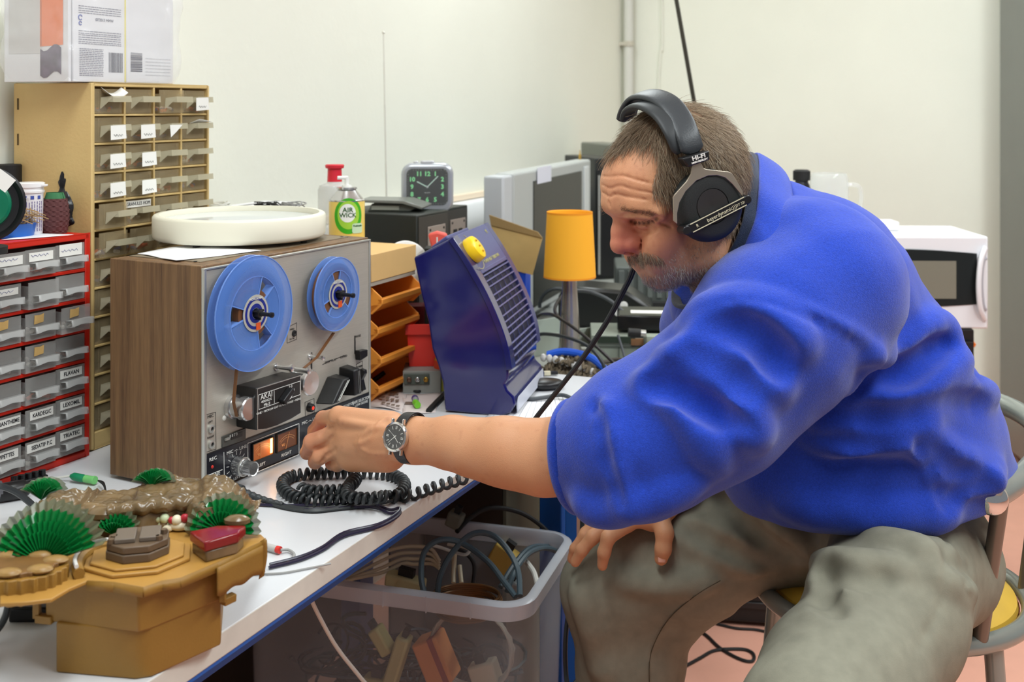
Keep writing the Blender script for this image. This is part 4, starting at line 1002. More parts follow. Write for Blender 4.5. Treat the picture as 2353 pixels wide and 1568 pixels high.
b = MB(); pth = smoothpts([T(x, y, cz) for x, y in loop[:5]], 6)+smoothpts([T(x, y, cz) for x, y in loop[4:]], 6)[1:]
c1p = coil_pts(smoothpts([T(x, y, cz) for x, y in loop[:6]], 6), .0068, .0145)
c2p = coil_pts(smoothpts([T(x, y, cz) for x, y in loop[5:]], 6), .0070, .0098)
loop2 = [(890, 1140), (850, 1146), (800, 1140), (800, 1120), (812, 1103), (820, 1098), (812, 1112), (790, 1125), (755, 1128), (715, 1128), (690, 1122)]
c3p = coil_pts(smoothpts([T(x, y, cz+.012) for x, y in loop2], 6), .0062, .0090)
org = T(800, 1120)
for nm, pts in (('a', c1p), ('b', c2p), ('c', c3p)): pass
cd = thing('coiled_cord', 'black coiled headphone cord looped on the bench in front of the recorder', 'cable', org)
for pts in (c1p, c2p, c3p):
    b = MB(); b.tube([p-org for p in pts], .0031, 6); obj('coil', b, m_cable, cd, ang=80)
# straight leads and plug
plug = [T(482, 1106, .02), T(520, 1118, .018), T(556, 1130, .014), T(600, 1147, .008), T(650, 1160, .005)]
p_in = D.o+D.x*(.016)+D.y*-.012+Vector((0, 0, .020))
b = MB(); pl = smoothpts([p_in-org, p_in-org+D.y*-.01, plug[1]-org, plug[2]-org], 5); b.tube(pl, [.0055+.0035*math.sin(min(1, i/8)*1.6) for i in range(len(pl))], 16); pg = obj('plug', b, mat('dark plug rubber', (56, 60, 62), .5), cd)
b = MB(); ps = smoothpts([plug[2]-org, plug[3]-org, plug[4]-org], 8)
b.tube(ps, [(.0068 if i % 2 else .0052)*(1-.45*i/len(ps)) for i in range(len(ps))], 14); obj('strain_relief', b, mat('dark plug rubber'), pg, ang=20)
b = MB()
for k in range(4):
    b.tube([p-org for p in smoothpts([T(612, 1150+k*2, .004), T(665, 1163+k*2.4, .003), T(720, 1170+k*2, .003), T(780, 1163+k*2.4, .003), T(860, 1158+k, .003), T(905, 1150, .006)], 6)], .0022, 6)
obj('lead_strand', b, m_cable, cd)
cable('twin_cable', 'black twin flex bent to a point and running towards the ornament on the bench', [T(560, 1158, .003), T(640, 1162, .003), T(760, 1160, .003), T(850, 1158, .003), T(895, 1172, .003), T(917, 1168, .006), T(912, 1180, .004), T(870, 1205, .003), T(790, 1225, .003), T(740, 1258, .003), T(690, 1280, .003), T(620, 1298, .003)], .0022, mat('dark violet cable', (38, 34, 56), .3))
cable('twin_cable', 'second strand of black twin flex just below the bent one on the bench', [T(700, 1172, .003), T(850, 1166, .003), T(893, 1180, .003), T(919, 1176, .003), T(910, 1190, .003), T(868, 1212, .003), T(790, 1233, .003), T(742, 1264, .003), T(690, 1287, .003), T(618, 1305, .003)], .0022, mat('dark violet cable'))
t = thing('audio_lead', 'grey audio plug with a red ring beside the ornament on the bench', 'cable', T(630, 1262))
o_ = T(630, 1262)
b = MB(); b.tube([T(590, 1250, .006)-o_, T(640, 1264, .006)-o_], .0045, 12); obj('plug', b, mat('grey plug', (190, 188, 184), .4), t)
b = MB(); b.tube([T(636, 1263, .006)-o_, T(644, 1265, .006)-o_], .0047, 12); obj('red_ring', b, mat('red ring', (214, 50, 40), .4), t)
b = MB(); b.tube([p-o_ for p in smoothpts([T(644, 1265, .006), T(662, 1264, .004), T(676, 1274, .003), T(672, 1284, .003)], 5)], .0019, 8); obj('wire', b, mat('grey wire', (160, 160, 158), .4), t)
cable('grey_cable', 'thin grey cable crossing the bench under the twin flex', [T(560, 1320, .002), T(640, 1318, .002), T(700, 1308, .002), T(760, 1296, .002)], .0013, mat('grey wire'))
# power adapter cable with green plugs
o_ = T(200, 1100)
t = thing('green_connector', 'green inline connector on a white cable beside the recorder', 'connector', o_)
b = MB(); b.lathe(T(162, 1094, .01)-o_, T(196, 1101, .008)-T(162, 1094, .01), [(0, 0), (.0005, .003), (.006, .0058), (.022, .0062), (.026, .0055), (.026, 0)], 16); obj('plug', b, mat('dark green plug', (12, 132, 88), .35), t)
b = MB(); b.lathe(T(192, 1100, .008)-o_, T(229, 1106, .008)-T(192, 1100, .008), [(0, 0), (0, .0056), (.018, .0058), (.020, .0066), (.023, .0062), (.023, 0)], 16); obj('socket', b, mat('light green socket', (122, 204, 120), .4), t)
b = MB(); b.tube([p-o_ for p in smoothpts([T(0, 1150, .003), T(60, 1123, .003), (T(110, 1103, .004)), T(165, 1094, .009)], 6)], .0018, 8); obj('white_lead', b, m_wcable, t)
for dy in (0, 5):
    b = MB(); b.tube([p-o_ for p in smoothpts([T(226, 1105, .009), T(238, 1110+dy, .012), T(243, 1130, .006), T(246+dy, 1150, .003)], 5)], .0014, 6); obj('black_lead', b, m_blkm, t)
# terminal block
o_ = T(62, 1116); t = thing('terminal_block', 'black screw terminal block lying before the red cabinet', 'terminal block', o_, math.radians(48))
b = MB(); b.box(-.024, .030, -.008, .008, 0, .011); obj('body', b, m_blk, t, bev=.0015)
for i in range(5):
    x = -.019+i*.0107; b = MB(); b.cyl((x, -.003, .010), (x, -.003, .019), .0040, n=14); b.cyl((x, .005, .010), (x, .005, .017), .0036, n=14); obj('terminal', b, m_blk, t)
# black cables and a jack plug at the left edge
cable('black_cable', 'thick black cable arching in from the left edge above the ornament', [T(-60, 1135, .05), T(-10, 1118, .062), T(30, 1128, .05), T(62, 1150, .03), T(90, 1175, .008)], .0045, m_cable)
o_ = T(30, 1150)
t = thing('power_adapter', 'rounded black power adapter at the left edge behind the ornament', 'adapter', o_)
b = MB(); b.lathe((0, 0, .014), (.8, .5, 0), [(-.025, 0), (-.024, .010), (-.018, .0135), (.014, .0140), (.022, .009), (.024, 0)], 24); obj('body', b, m_blk, t)
b = MB(); b.lathe((-.012, -.006, .016), (.8, .5, 0), [(-.010, .0145), (-.002, .0148), (-.001, .013)], 24); obj('grey_band', b, mat('grey band', (110, 110, 116), .3, .5), t)
b = MB(); n_ = Vector((0, 0, 0))
cable('grey_cable_loop', 'grey cable loop at the left edge below the green fan', [T(-30, 1330, .02), T(4, 1300, .018), T(28, 1262, .006), T(10, 1255, .004), T(-30, 1275, .004)], .0022, mat('grey wire'))
q = T(-26, 1490, 0)
t = thing('cable_reel', 'dark blue-black round rim standing at the lower left edge', 'reel', q+Vector((-.0, 0, 0)))
b = MB(); r_ = .048; b.tube([(r_*math.cos(a)-.027, .012*math.sin(a*.0), r_+.003+r_*math.sin(a)) for a in [2*math.pi*i/64 for i in range(64)]], .0038, 10, closed=True); obj('rim', b, m_cable, t)
b = MB(); b.lathe((-.027, .004, r_+.003), (0, -1, 0), [(0, 0), (0, .030), (.006, .028), (.008, 0)], 40); obj('hub', b, m_blk, t)
for k in range(4):
    a = math.radians(45+90*k); b = MB(); b.tube([(-.027+.02*math.cos(a), .001, r_+.003+.02*math.sin(a)), (-.027+r_*math.cos(a), .001, r_+.003+r_*math.sin(a))], .003, 6); obj('spoke', b, m_blk, t)
# black adapter under the ornament
o_ = T(80, 1432); t = thing('black_box', 'small black box partly hidden behind the ornament base', 'box', o_)
b = MB(); b.box(-.03, .02, 0, .03, 0, .016); obj('body', b, m_blk, t, bev=.002)
b = MB(); b.box(-.028, .018, .002, .028, .0155, .0172); obj('lid', b, m_blkm, t)
# white and red plug pack beneath the hand
o_ = T(775, 1078); t = thing('battery_pack', 'white blister pack with a red strip under the hand', 'packet', o_, math.radians(20))
b = MB(); b.box(-.03, .09, -.008, .05, 0, .004); obj('card', b, m_paper, t, bev=.0005)
b = MB(); b.box(-.012, .035, -.0085, .010, .004, .0075); obj('red_strip', b, mat('red print', (206, 34, 34), .3), t, bev=.0015)
# ------------------------------------------------------------------ things on the bench behind the recorder
def at(px, py, z=TABLE): return on_z(px, py, z)
# orange stacking letter bins
m_or = mat('orange plastic', (255, 164, 66), .42)
BA = math.radians(80)
bo_ = at(925, 862); bo_.x, bo_.y = P(918, 0, 2.36).x, 2.36
lev = [(600, 690), (672, 752), (742, 822), (800, 880)]
ba = TA; 
def bin_mesh(w_, d_, h_):
    b = MB(); t = .003
    # open fronted bin: floor, back, sides cut down towards the front, sloping scoop front
    b.box(0, w_, 0, d_, 0, t); b.box(0, w_, d_-t, d_, 0, h_)
    for x in (0, w_-t): b.prism([(0, 0), (d_, 0), (d_, h_), (-.004, h_), (-.032, h_*.62), (-.032, h_*.36), (-.010, 0)], x, x+t, 'x')
    b.add([(0, 0, 0), (w_, 0, 0), (w_, -.032, h_*.40), (0, -.032, h_*.40), (0, .020, 0.004), (w_, .020, 0.004), (w_, -.026, h_*.47), (0, -.026, h_*.47)], [(0, 1, 2, 3), (4, 7, 6, 5), (3, 2, 6, 7), (0, 3, 7, 4), (1, 5, 6, 2)])
    b.box(0, w_, -.034, -.022, h_*.38, h_*.56)
    return b
fo2 = Fr(P(932, 0, 2.36)*1.0, ba)
bx = P(934, 900, 2.38); bw = .17
bx = Vector((bx.x, bx.y, TABLE))
Bf = Fr(bx-Vector((math.cos(ba), math.sin(ba), 0))*bw, ba)
zs = [TABLE+.0, TABLE+.062, TABLE+.124, TABLE+.186]
zbin = [.0, .058, .116, .174]
first_bin = None
binlab = ['lowest orange open-fronted storage bin of the stack beside the recorder', 'second orange storage bin from the bottom of the stack', 'third orange storage bin from the bottom of the stack', 'topmost orange storage bin of the stack under the tan box']
b = MB(); b.box(0, bw, .01, .13, 0, .012)
for i, z in enumerate(zbin):
    if first_bin is None:
        t = thing('storage_bin', '', 'bin', (Bf.o.x, Bf.o.y, TABLE+z), ba, 'orange storage bins'); first_bin = t
        obj('bin_body', bin_mesh(bw, .14, .056), m_or, t, bev=.0012)
        b = MB(); b.box(.05, .12, -.0252, -.0235, .018, .019); obj('embossed_line', b, mat('dark orange emboss', (170, 84, 20), .5), t)
    else: t = copy_tree(first_bin)
    t.location = (Bf.o.x+[.0, .004, -.002, .006][i]*1, Bf.o.y, TABLE+z+.0005); t['label'] = binlab[i]
tz = TABLE+.174+.0575
t = thing('tan_box', 'flat tan cardboard box on top of the orange storage bins', 'box', (Bf.o.x, Bf.o.y, tz), ba)
m_tan = mat('tan cardboard', (218, 178, 118), .7, noise=.02, nscale=30)
b = MB(); b.box(-.01, bw+.002, -.022, .13, .008, .062); obj('box_body', b, m_tan, t, bev=.001)
b = MB(); b.box(-.01, bw+.001, -.020, .128, .0, .0078); obj('grey_base', b, mat('grey card', (170, 160, 146), .7), t)
# white metal rack uprights behind the bins
b = MB(); b.box(bw+.002, bw+.008, .0, .008, 0, .232)
t = thing('rack_upright', 'thin white upright rail beside the orange bins', 'rail', (Bf.o.x, Bf.o.y, TABLE), ba); obj('rail', b, mat('white rail', (206, 204, 198), .4), t)
b = MB(); b.box(bw+.001, bw+.012, -.004, .02, 0, .003); obj('rail_foot', b, mat('white rail'), t)

# speakers
m_spk = mat('speaker cabinet black', (30, 34, 30), .45, noise=.05, nscale=60)
m_spkg = mat('speaker back panel', (62, 60, 56), .55)
def speaker(px0, px1, pyt, d0, label, dep, z1):
    # left visible side from px0 to px1 at depth d0, back panel receding to the right
    a = P(px1, pyt, d0); ang = math.radians(66); t = thing('loudspeaker', label, 'speaker', (a.x, a.y, TABLE), ang)
    H = a.z-TABLE
    b = MB(); b.box(0, dep, 0, .23, 0, H); obj('cabinet', b, m_spk, t, bev=.003)
    b = MB(); b.box(.006, dep-.006, -.002, .0, .006, H-.006); obj('back_panel', b, m_spkg, t)
    b = MB(); b.box(dep*.30, dep*.86, -.0045, -.002, H-.125, H-.03); pl = obj('terminal_plate', b, mat('terminal plate', (150, 138, 128), .45), t, bev=.001)
    for k in (0, 1):
        b = MB(); x = dep*(.46+.2*k); b.box(x-dep*.065, x+dep*.065, -.0056, -.004, H-.10, H-.055); obj('terminal_clip', b, m_blk, pl)
    for x in (dep*.36, dep*.80):
        for z in (H-.117, H-.038):
            b = MB(); b.cyl((x, -.0046, z), (x, -.0056, z), .003, n=8); obj('screw', b, m_blk, pl)
    return t
speaker(845, 958, 495, 2.50, 'black loudspeaker with its terminal plate turned out, left one under the grey device', .150, 0)
speaker(1000, 1013, 482, 2.80, 'second black loudspeaker standing behind the first under the silver alarm clock', .150, 0)
# grey handset / scale on the left speaker
q = P(905, 480, 2.62); q.z = CAMZ-(497-HY)*2.50/F+.0015
t = thing('grey_handset', 'flat dark grey device resting on the left loudspeaker', 'device', q, math.radians(-8))
m_dev = mat('grey green device plastic', (92, 96, 90), .35)
b = MB(); b.prism([(-.055, .0), (.045, .0), (.062, .010), (.040, .018), (-.045, .018)], -.03, .05, 'y'); obj('base', b, m_dev, t, bev=.003)
b = MB(); b.prism([(-.075, .0215), (.030, .0185), (.075, .0065), (.078, .0125), (.034, .0265), (-.073, .0275)], -.042, .06, 'y'); obj('top_plate', b, mat('grey top plate', (118, 120, 114), .3), t, bev=.002)
b = MB(); b.box(-.045, .02, -.0315, -.030, .004, .013); obj('display', b, mat('pale display', (150, 152, 140), .3), t)
# alarm clock
cd_ = 2.74; q = P(981, 478, cd_); zc = CAMZ-(487-HY)*2.78/F
t = thing('alarm_clock', 'silver square alarm clock with green numerals on the right loudspeaker', 'clock', (q.x, q.y+.015, zc), math.radians(3))
s = cd_/F; W_ = 120*s; H_ = 112*s; z0_ = .003
def rrect(w_, h_, r, n=6, e=0):
    out = []
    for sx_, sz_, a0 in ((1, 1, 0), (-1, 1, 90), (-1, -1, 180), (1, -1, 270)):
        for i in range(n+1):
            a = math.radians(a0+90*i/n); out.append((sx_*(w_/2-r)+r*math.cos(a), sz_*(h_/2-r)+r*math.sin(a)))
    return out
cz_ = z0_+H_/2
m_sil = mat('silver plastic', (186, 190, 196), .3, .45)
b = MB(); b.prism([(x, z+cz_) for x, z in rrect(W_, H_, .026)], -.014, .045, 'y'); obj('case', b, m_sil, t, bev=.008, seg=4)
fw, fh = 95*s, 84*s
b = MB(); b.prism([(x, z+cz_+.002) for x, z in rrect(fw, fh, .014)], -.0150, -.012, 'y'); dial = obj('dial', b, mat('clock dial', (26, 28, 26), .4), t)
m_lum = mat('green numerals', (140, 236, 160), .5)
c0_ = cz_+.002
for k in range(1, 13):
    a = math.radians(90-30*k); ex_ = .40; rx, rz = fw*.375, fh*.36
    ca, sa = math.cos(a), math.sin(a); m_ = max(abs(ca), abs(sa)); px_ = rx*ca/m_*(.98); pz_ = rz*sa/m_*.98
    if k in (1, 5, 7, 11): px_ *= .92
    text('numeral', str(k), m_lum, dial, (px_, -.0155, c0_+pz_), .0150, bold=.0006)
b = MB()
for k in range(60):
    a = math.radians(6*k); ca, sa = math.cos(a), math.sin(a); m_ = max(abs(ca)/.47, abs(sa)/.47); p_ = Vector((fw*ca/m_, fh*sa/m_)); q_ = p_*.965
    n = Vector((-sa, ca))*.00025; b.add([(p_.x-n.x, -.0153, c0_+p_.y-n.y), (q_.x-n.x, -.0153, c0_+q_.y-n.y), (q_.x+n.x, -.0153, c0_+q_.y+n.y), (p_.x+n.x, -.0153, c0_+p_.y+n.y)], [(0, 1, 2, 3)])
obj('minute_track', b, m_print, dial, smooth=False)
def hand(a, L, w_, m, y):
    a = math.radians(a); ca, sa = math.cos(a), math.sin(a); n = Vector((-sa, ca))*w_
    b = MB(); b.prism([(-n.x-ca*.003, c0_-n.y-sa*.003), (ca*L-n.x, c0_+sa*L-n.y), (ca*(L+.002), c0_+sa*(L+.002)), (ca*L+n.x, c0_+sa*L+n.y), (n.x-ca*.003, c0_+n.y-sa*.003)], y, y+.0006, 'y'); return obj('clock_hand', b, m, dial)
hand(152, .027, .0013, mat('hand lume', (200, 232, 216), .4), -.0170); hand(45, .036, .0011, mat('hand lume'), -.0178)
b = MB(); b.ball((0, -.018, c0_), .0024, 12, (1, .5, 1)); obj('hand_boss', b, m_sil, dial)
b = MB(); b.prism([(x, z+c0_) for x, z in rrect(fw, fh, .014)], -.0205, -.0195, 'y'); obj('clock_glass', b, mat('thin clear glass', (235, 240, 240), .03, alpha=.05, spec=1.0), t)
b = MB(); b.prism(rrect(.034, .018, .008), H_+.002, H_+.009, 'z'); obj('snooze_button', b, mat('silver button', (205, 206, 210), .3, .3), t, bev=.002)
b = MB(); b.prism([(x-.028, y) for x, y in rrect(.012, .012, .005)], H_+.002, H_+.0075, 'z'); obj('small_button', b, mat('silver button'), t, bev=.0015)
b = MB(); b.box(-.025, .03, -.008, .035, 0, .006); obj('clock_foot', b, mat('pale foot', (200, 198, 190), .4), t, bev=.002)
text('lettering', 'QUARTZ', m_print, dial, (0, -.0155, c0_-.014), .0035)

CZ = TABLE+.174+.0575+.0625
s = 2.30/F; q = P(797, 540, 2.30)
t = thing('spray_can', 'yellow and green air freshener can with a white nozzle behind the recorder', 'spray can', (q.x, q.y, CZ))
r = 41*s; zb_ = (CAMZ-(462-HY)*s)-CZ; zt2 = (CAMZ-(430-HY)*s)-CZ
def can_mat():
    m = bpy.data.materials.new('printed can'); m.use_nodes = True; nt = m.node_tree; bs = nt.nodes['Principled BSDF']; bs.inputs['Roughness'].default_value = .3
    bs.inputs['Base Color'].default_value = srgb((246, 214, 110)); return m
b = MB(); b.lathe((0, 0, 0), (0, 0, 1), [(0, 0), (0, r*.96), (.003, r), (zb_, r), (zb_+.002, r*.99)], 48); can = obj('can_body', b, can_mat(), t)
def patch(name, cx, cz, w_, h_, m, off, shape='ell', par=can, n=36, hole=None):
    b = MB(); vs = []
    rings = 6; b_pts = []
    for k in range(rings+1):
        for i in range(n):
            a = 2*math.pi*i/n; e = (1.0 if shape == 'ell' else .35)
            ca, sa = math.cos(a), math.sin(a); f = k/rings
            x = cx+w_*f*math.copysign(abs(ca)**e, ca); z = cz+h_*f*math.copysign(abs(sa)**e, sa)
            th = x/r-math.pi/2+CANROT; vs.append(((r+off)*math.cos(th), (r+off)*math.sin(th), z))
    fs = [(k*n+i, k*n+(i+1) % n, (k+1)*n+(i+1) % n, (k+1)*n+i) for k in range(rings) for i in range(n)]
    b.add(vs, fs); return obj(name, b, m, par)
CANROT = math.radians(9)
zc1 = (CAMZ-(492-HY)*s)-CZ
patch('green_swirl', .003, zc1-.001, .030, .036, mat('can green', (70, 176, 40), .3), .0004)
patch('light_swirl', .003, zc1+.001, .0225, .0285, mat('can lime', (166, 214, 70), .3), .0007)
patch('white_disc', .001, zc1+.005, .0165, .0185, mat('can white', (244, 246, 240), .3), .0010)
patch('pale_label', .022, zc1-.026, .012, .010, mat('can pale green', (200, 226, 190), .3), .0011, 'sq')
def curved_text(body, cx, cz, size, m, off):
    o = text('lettering', body, m, can, (0, 0, 0), size, bold=.0002)
    for v in o.data.vertices:
        x = v.co.x+cx; z = v.co.y+cz; rr = r+off; th = x/r-math.pi/2+CANROT; v.co = Vector((rr*math.cos(th), rr*math.sin(th), z))
    o.rotation_euler = (0, 0, 0)
m_cang = mat('can dark green', (40, 120, 40), .4)
curved_text('AIR', .0015, zc1+.011, .0135, m_cang, .0016); curved_text('WICK', .0015, zc1+.0005, .0125, m_cang, .0016)
curved_text('Freshmatic', .022, zc1-.021, .0045, m_cang, .0016)
b = MB(); b.lathe((0, 0, 0), (0, 0, 1), [(zb_, r*.99), (zb_+.001, r*1.015), (zb_+.003, r*1.015), (zb_+.004, r*.94), (zb_+(zt2-zb_)*.75, r*.55), (zb_+(zt2-zb_)*.85, r*.5), (zb_+(zt2-zb_)*.86, r*.58), (zt2, r*.56), (zt2, 0)], 48); obj('can_shoulder', b, m_alu, t, ang=25)
b = MB(); b.cyl((0, 0, zt2-.001), (0, 0, zt2+.021), .0045, n=14); b.tube([(.002, 0, zt2+.019), (-.018, -.006, zt2+.019)], .0038, 10); b.cyl((0, 0, zt2-.001), (0, 0, zt2+.004), .010, n=18); obj('nozzle', b, mat('white nozzle', (238, 238, 232), .35), t)
# bottle with a red stopper
q = P(769, 540, 2.37); s = 2.37/F
t = thing('glass_bottle', 'clear bottle with a flanged red stopper behind the spray can', 'bottle', (q.x, q.y, CZ))
hz = lambda py: CAMZ-(py-HY)*s-CZ
b = MB(); r = 38*s; b.lathe((0, 0, 0), (0, 0, 1), [(0, 0), (0, r), (hz(436), r), (hz(426), r*.9), (hz(420), 18*s), (hz(416), 16*s)], 32); obj('bottle_glass', b, mat('clear bottle plastic', (232, 234, 232), .1, alpha=.30, spec=.8), t, solid=.0008)
b = MB(); b.lathe((0, 0, 0), (0, 0, 1), [(hz(418), 0), (hz(418), 17*s), (hz(388), 16*s), (hz(386), 21*s), (hz(380), 22*s), (hz(378), 20*s), (hz(379), 0)], 32); obj('stopper', b, mat('red stopper', (214, 42, 58), .35), t)
# white plastic foil behind the lid, small tools
q = P(590, 470, 2.36)
# telescopic antenna
q = P(893, 470, 3.02)
t = thing('telescopic_antenna', 'thin pale telescopic antenna standing up in front of the left wall', 'antenna', (q.x, q.y, TABLE))
top = P(881, 75, 3.02)-Vector((q.x, q.y, TABLE)); bot = Vector((0, 0, .012))
for k, (f0, f1, rr) in enumerate(((0, .55, .0026), (.55, .75, .0021), (.75, .9, .0017), (.9, 1, .0013))):
    b = MB(); b.cyl(bot.lerp(top, f0), bot.lerp(top, f1), rr, n=10); obj('antenna_section', b, mat('pale antenna', (226, 224, 214), .35, .2), t)
b = MB(); b.ball(top, .0042, 12); obj('antenna_tip', b, mat('pale antenna'), t)
b = MB(); b.prism(rrect(.06, .05, .01), 0, .014, 'z'); obj('antenna_base', b, m_blk, t, bev=.002)
# clutter on a low shelf seen above the lid
for i, (px, lab) in enumerate(((500, 'small grey coil of wire beyond the left of the round lid'), (615, 'small dark tangle of wire beyond the round lid'), (672, 'small grey and brown bits of cable above the right of the round lid'))):
    q = P(px, 470, 2.30); rnd = random.Random(i+30)
    zc0 = q.z-.006
    b = MB()
    for k in range(7):
        a = rnd.uniform(0, 6); pts = [Vector((.022*math.cos(a+j*.9)*rnd.uniform(.6, 1.3), .014*math.sin(a+j*.9), .003+rnd.uniform(0, .011))) for j in range(6)]
        b.tube(smoothpts(pts, 4), .0013, 5)
    o = obj('wire_tangle', b, [m_wcable, m_blkm, mat('grey wire')][i]); o.location = (q.x, q.y, zc0-.003); tag(o, lab, 'wire')
q = P(590, 480, 2.34)
t = thing('wall_carton', 'long white carton standing behind the recorder and the round lid', 'carton', (q.x-.02, q.y, TABLE), TA)
hh = CAMZ-(480-HY)*2.30/F-TABLE+.002
b = MB(); b.box(-.14, .13, -.02, .05, 0, hh); obj('carton_body', b, m_carton, t, bev=.001)
b = MB(); b.box(-.14, .13, .010, .02, hh, hh+.0006); obj('packing_tape', b, mat('brown tape'), t)
# navy fan heater
m_navy = mat('glossy navy plastic', (22, 24, 92), .16, coat=.6, bump=.0001, bscale=60)
m_navy2 = mat('matt navy grille', (74, 78, 128), .35)
HO = P(1172, 955, 2.11); HO.z = TABLE
HA = math.atan2(.975, .22); 
h_o = at(1168, 958)
HF = Fr(h_o, HA)          # x: width (receding), y: leftwards (towards its back)
ht = thing('fan_heater', 'navy blue plastic fan heater with a curved slatted grille and yellow knob', 'heater', h_o, HA)
def hside(px, py):
    r = P(px, py, 1.0)-Vector((0, 0, CAMZ)); n = HF.x; c = Vector((0, 0, CAMZ)); p_ = c+r*((h_o-c).dot(n)/r.dot(n)); l = p_-h_o; return (l.dot(HF.y), l.z)
HW = .27
prof_px = [(950, 592), (1034, 549), (1062, 590), (1092, 640), (1118, 690), (1142, 745), (1160, 800), (1168, 850), (1168, 872), (1160, 884), (1166, 898), (1180, 912), (1184, 932), (1172, 950), (1150, 957), (1022, 945), (1017, 880), (1006, 840), (992, 800), (984, 740), (968, 680)]
prof = [hside(*p) for p in prof_px]
b = MB(); b.prism(prof, 0, HW, 'x'); obj('housing', b, m_navy, ht, bev=.004, seg=3)
# front bezel: raised strip following the curved front
fr = prof[1:8]
def bezel(x0, x1, off0, off1, m, name, idx=(0, 7), bev=.0015):
    pts = smoothpts([Vector((0, p[0], p[1])) for p in fr[idx[0]:idx[1]]], 5); b = MB(); o1 = []; o2 = []
    for i, p in enumerate(pts):
        t_ = (pts[min(i+1, len(pts)-1)]-pts[max(i-1, 0)]).normalized(); n = Vector((0, t_.z, -t_.y))
        n = -n if n.y > 0 else n
        o1.append((p+n*off0)); o2.append((p+n*off1))
    poly = [(p.y, p.z) for p in o1]+[(p.y, p.z) for p in reversed(o2)]
    b.prism(poly, x0, x1, 'x'); return obj(name, b, m, ht, bev=bev), pts
bezel(-.004, .030, -.004, .008, m_navy, 'bezel'); bezel(HW-.028, HW+.002, -.004, .008, mat('navy bezel light', (60, 62, 110), .3), 'bezel')
bezel(.030, HW-.028, -.003, .0015, mat('dark grille recess', (22, 22, 50), .6), 'grille_back')
# top front panel with knob
pts = smoothpts([Vector((0, p[0], p[1])) for p in fr], 8); N_ = len(pts)
tp = MB()
def fnrm(i):
    t_ = (pts[min(i+1, N_-1)]-pts[max(i-1, 0)]).normalized(); n = Vector((0, t_.z, -t_.y)); return (-n if n.y > 0 else n), t_
bezel(.030, HW-.028, -.002, .0082, m_navy2, 'control_panel', (0, 3))
i0 = 15
for k in range(15):
    i = int(i0+ (N_-1-i0-1)*k/14.0); n, t_ = fnrm(i); p = pts[i]
    a = p+n*.0085; b_ = p+n*.001+t_*.004
    b = MB(); b.add([(.030, a.y, a.z), (HW-.028, a.y, a.z), (HW-.028, b_.y, b_.z+.003), (.030, b_.y, b_.z+.003), (.030, a.y+.002, a.z+.0022), (HW-.028, a.y+.002, a.z+.0022), (HW-.028, b_.y, b_.z+.0052), (.030, b_.y, b_.z+.0052)],
          [(0, 1, 2, 3), (4, 7, 6, 5), (0, 4, 5, 1), (1, 5, 6, 2), (2, 6, 7, 3), (3, 7, 4, 0)])
    obj('grille_slat', b, m_navy2, ht)
b = MB()
for x in [.030+(HW-.058)*j/5 for j in range(1, 5)]:
    q_ = []
    for i in range(i0, N_-1): n, _ = fnrm(i); q_.append(Vector((x, *(pts[i]+n*.004)[1:])))
    b.tube(q_, .0011, 4)
obj('grille_rib', b, m_navy2, ht)
n, t_ = fnrm(5); p = pts[8]+n*.008+Vector((.040, 0, 0))
b = MB(); prf = [(0, 0), (0, .026), (.004, .0265), (.014, .0255), (.018, .024), (.020, .021), (.0205, 0)]
b.lathe(p, n, prf, 40); kb = obj('yellow_knob', b, mat('yellow plastic', (250, 208, 30), .3), ht, ang=35)
b = MB()
for k in range(3): 
    u_ = Vector((1, 0, 0)); q_ = p+n*.0214+t_*(.012*(k-1)); b.ball(q_, .0024, 10, (1, 1, 1))
obj('knob_dots', b, mat('dark yellow', (206, 160, 20), .4), kb)
b = MB(); b.tube([p+n*.0008+(Vector((1, 0, 0))*math.cos(a)+t_*math.sin(a))*.040 for a in [math.radians(-60+10*i) for i in range(19)]], .0006, 5); obj('dial_arc', b, mat('pale gold print', (190, 184, 120), .5), ht)
m_gold = mat('pale gold print')
n, t_ = fnrm(11); 
rot = Matrix((( 1, 0, 0), (0, 0, 0), (0, 0, 0)))
def ptext(body, x, i, size, off=.0088):
    n, t_ = fnrm(i); xx = Vector((1, 0, 0)); up = -t_; p_ = pts[i]+n*off+Vector((x, 0, 0)); nn = xx.cross(up)
    o = text('lettering', body, m_gold, ht, (0, 0, 0), size); M = Matrix((xx, up, nn)).transposed().to_4x4(); M.translation = p_; o.matrix_local = M
ptext('POWER HEAT TURBO FAN', HW*.52, 13, .010); ptext('M', HW*.80, 4, .014)
# top deck features, foot
a = hside(965, 583); c = hside(1028, 551)
b = MB(); b.T = Matrix.Identity(4); b.prism([(a[0]-.005, a[1]+.0), (c[0]+.012, c[1]-.006), (c[0]+.016, c[1]+.002), (a[0]-.008, a[1]+.008)], .05, HW-.06, 'x'); obj('top_grip', b, m_navy2, ht, bev=.004)
b = MB(); b.prism([(prof[8][0]-.012, .020), (prof[12][0]+.0, .004), (prof[12][0]-.004, .010), (prof[8][0]-.016, .036)], .012, HW-.012, 'x'); obj('front_foot', b, mat('pale grey base', (206, 210, 222), .35), ht, bev=.003)
b = MB(); b.prism([(.02, .0), (.11, .0), (.10, .010), (.03, .012)], .02, HW-.02, 'x'); obj('base_foot', b, m_blkm, ht) if 0 else None
# dark flat cable/lead below the heater to the left
cable('flat_cable', 'dark cable lying on the bench under the navy heater', [T(985, 945, .004), T(1004, 925, .004), T(1024, 905, .004)], .006, m_blkm)
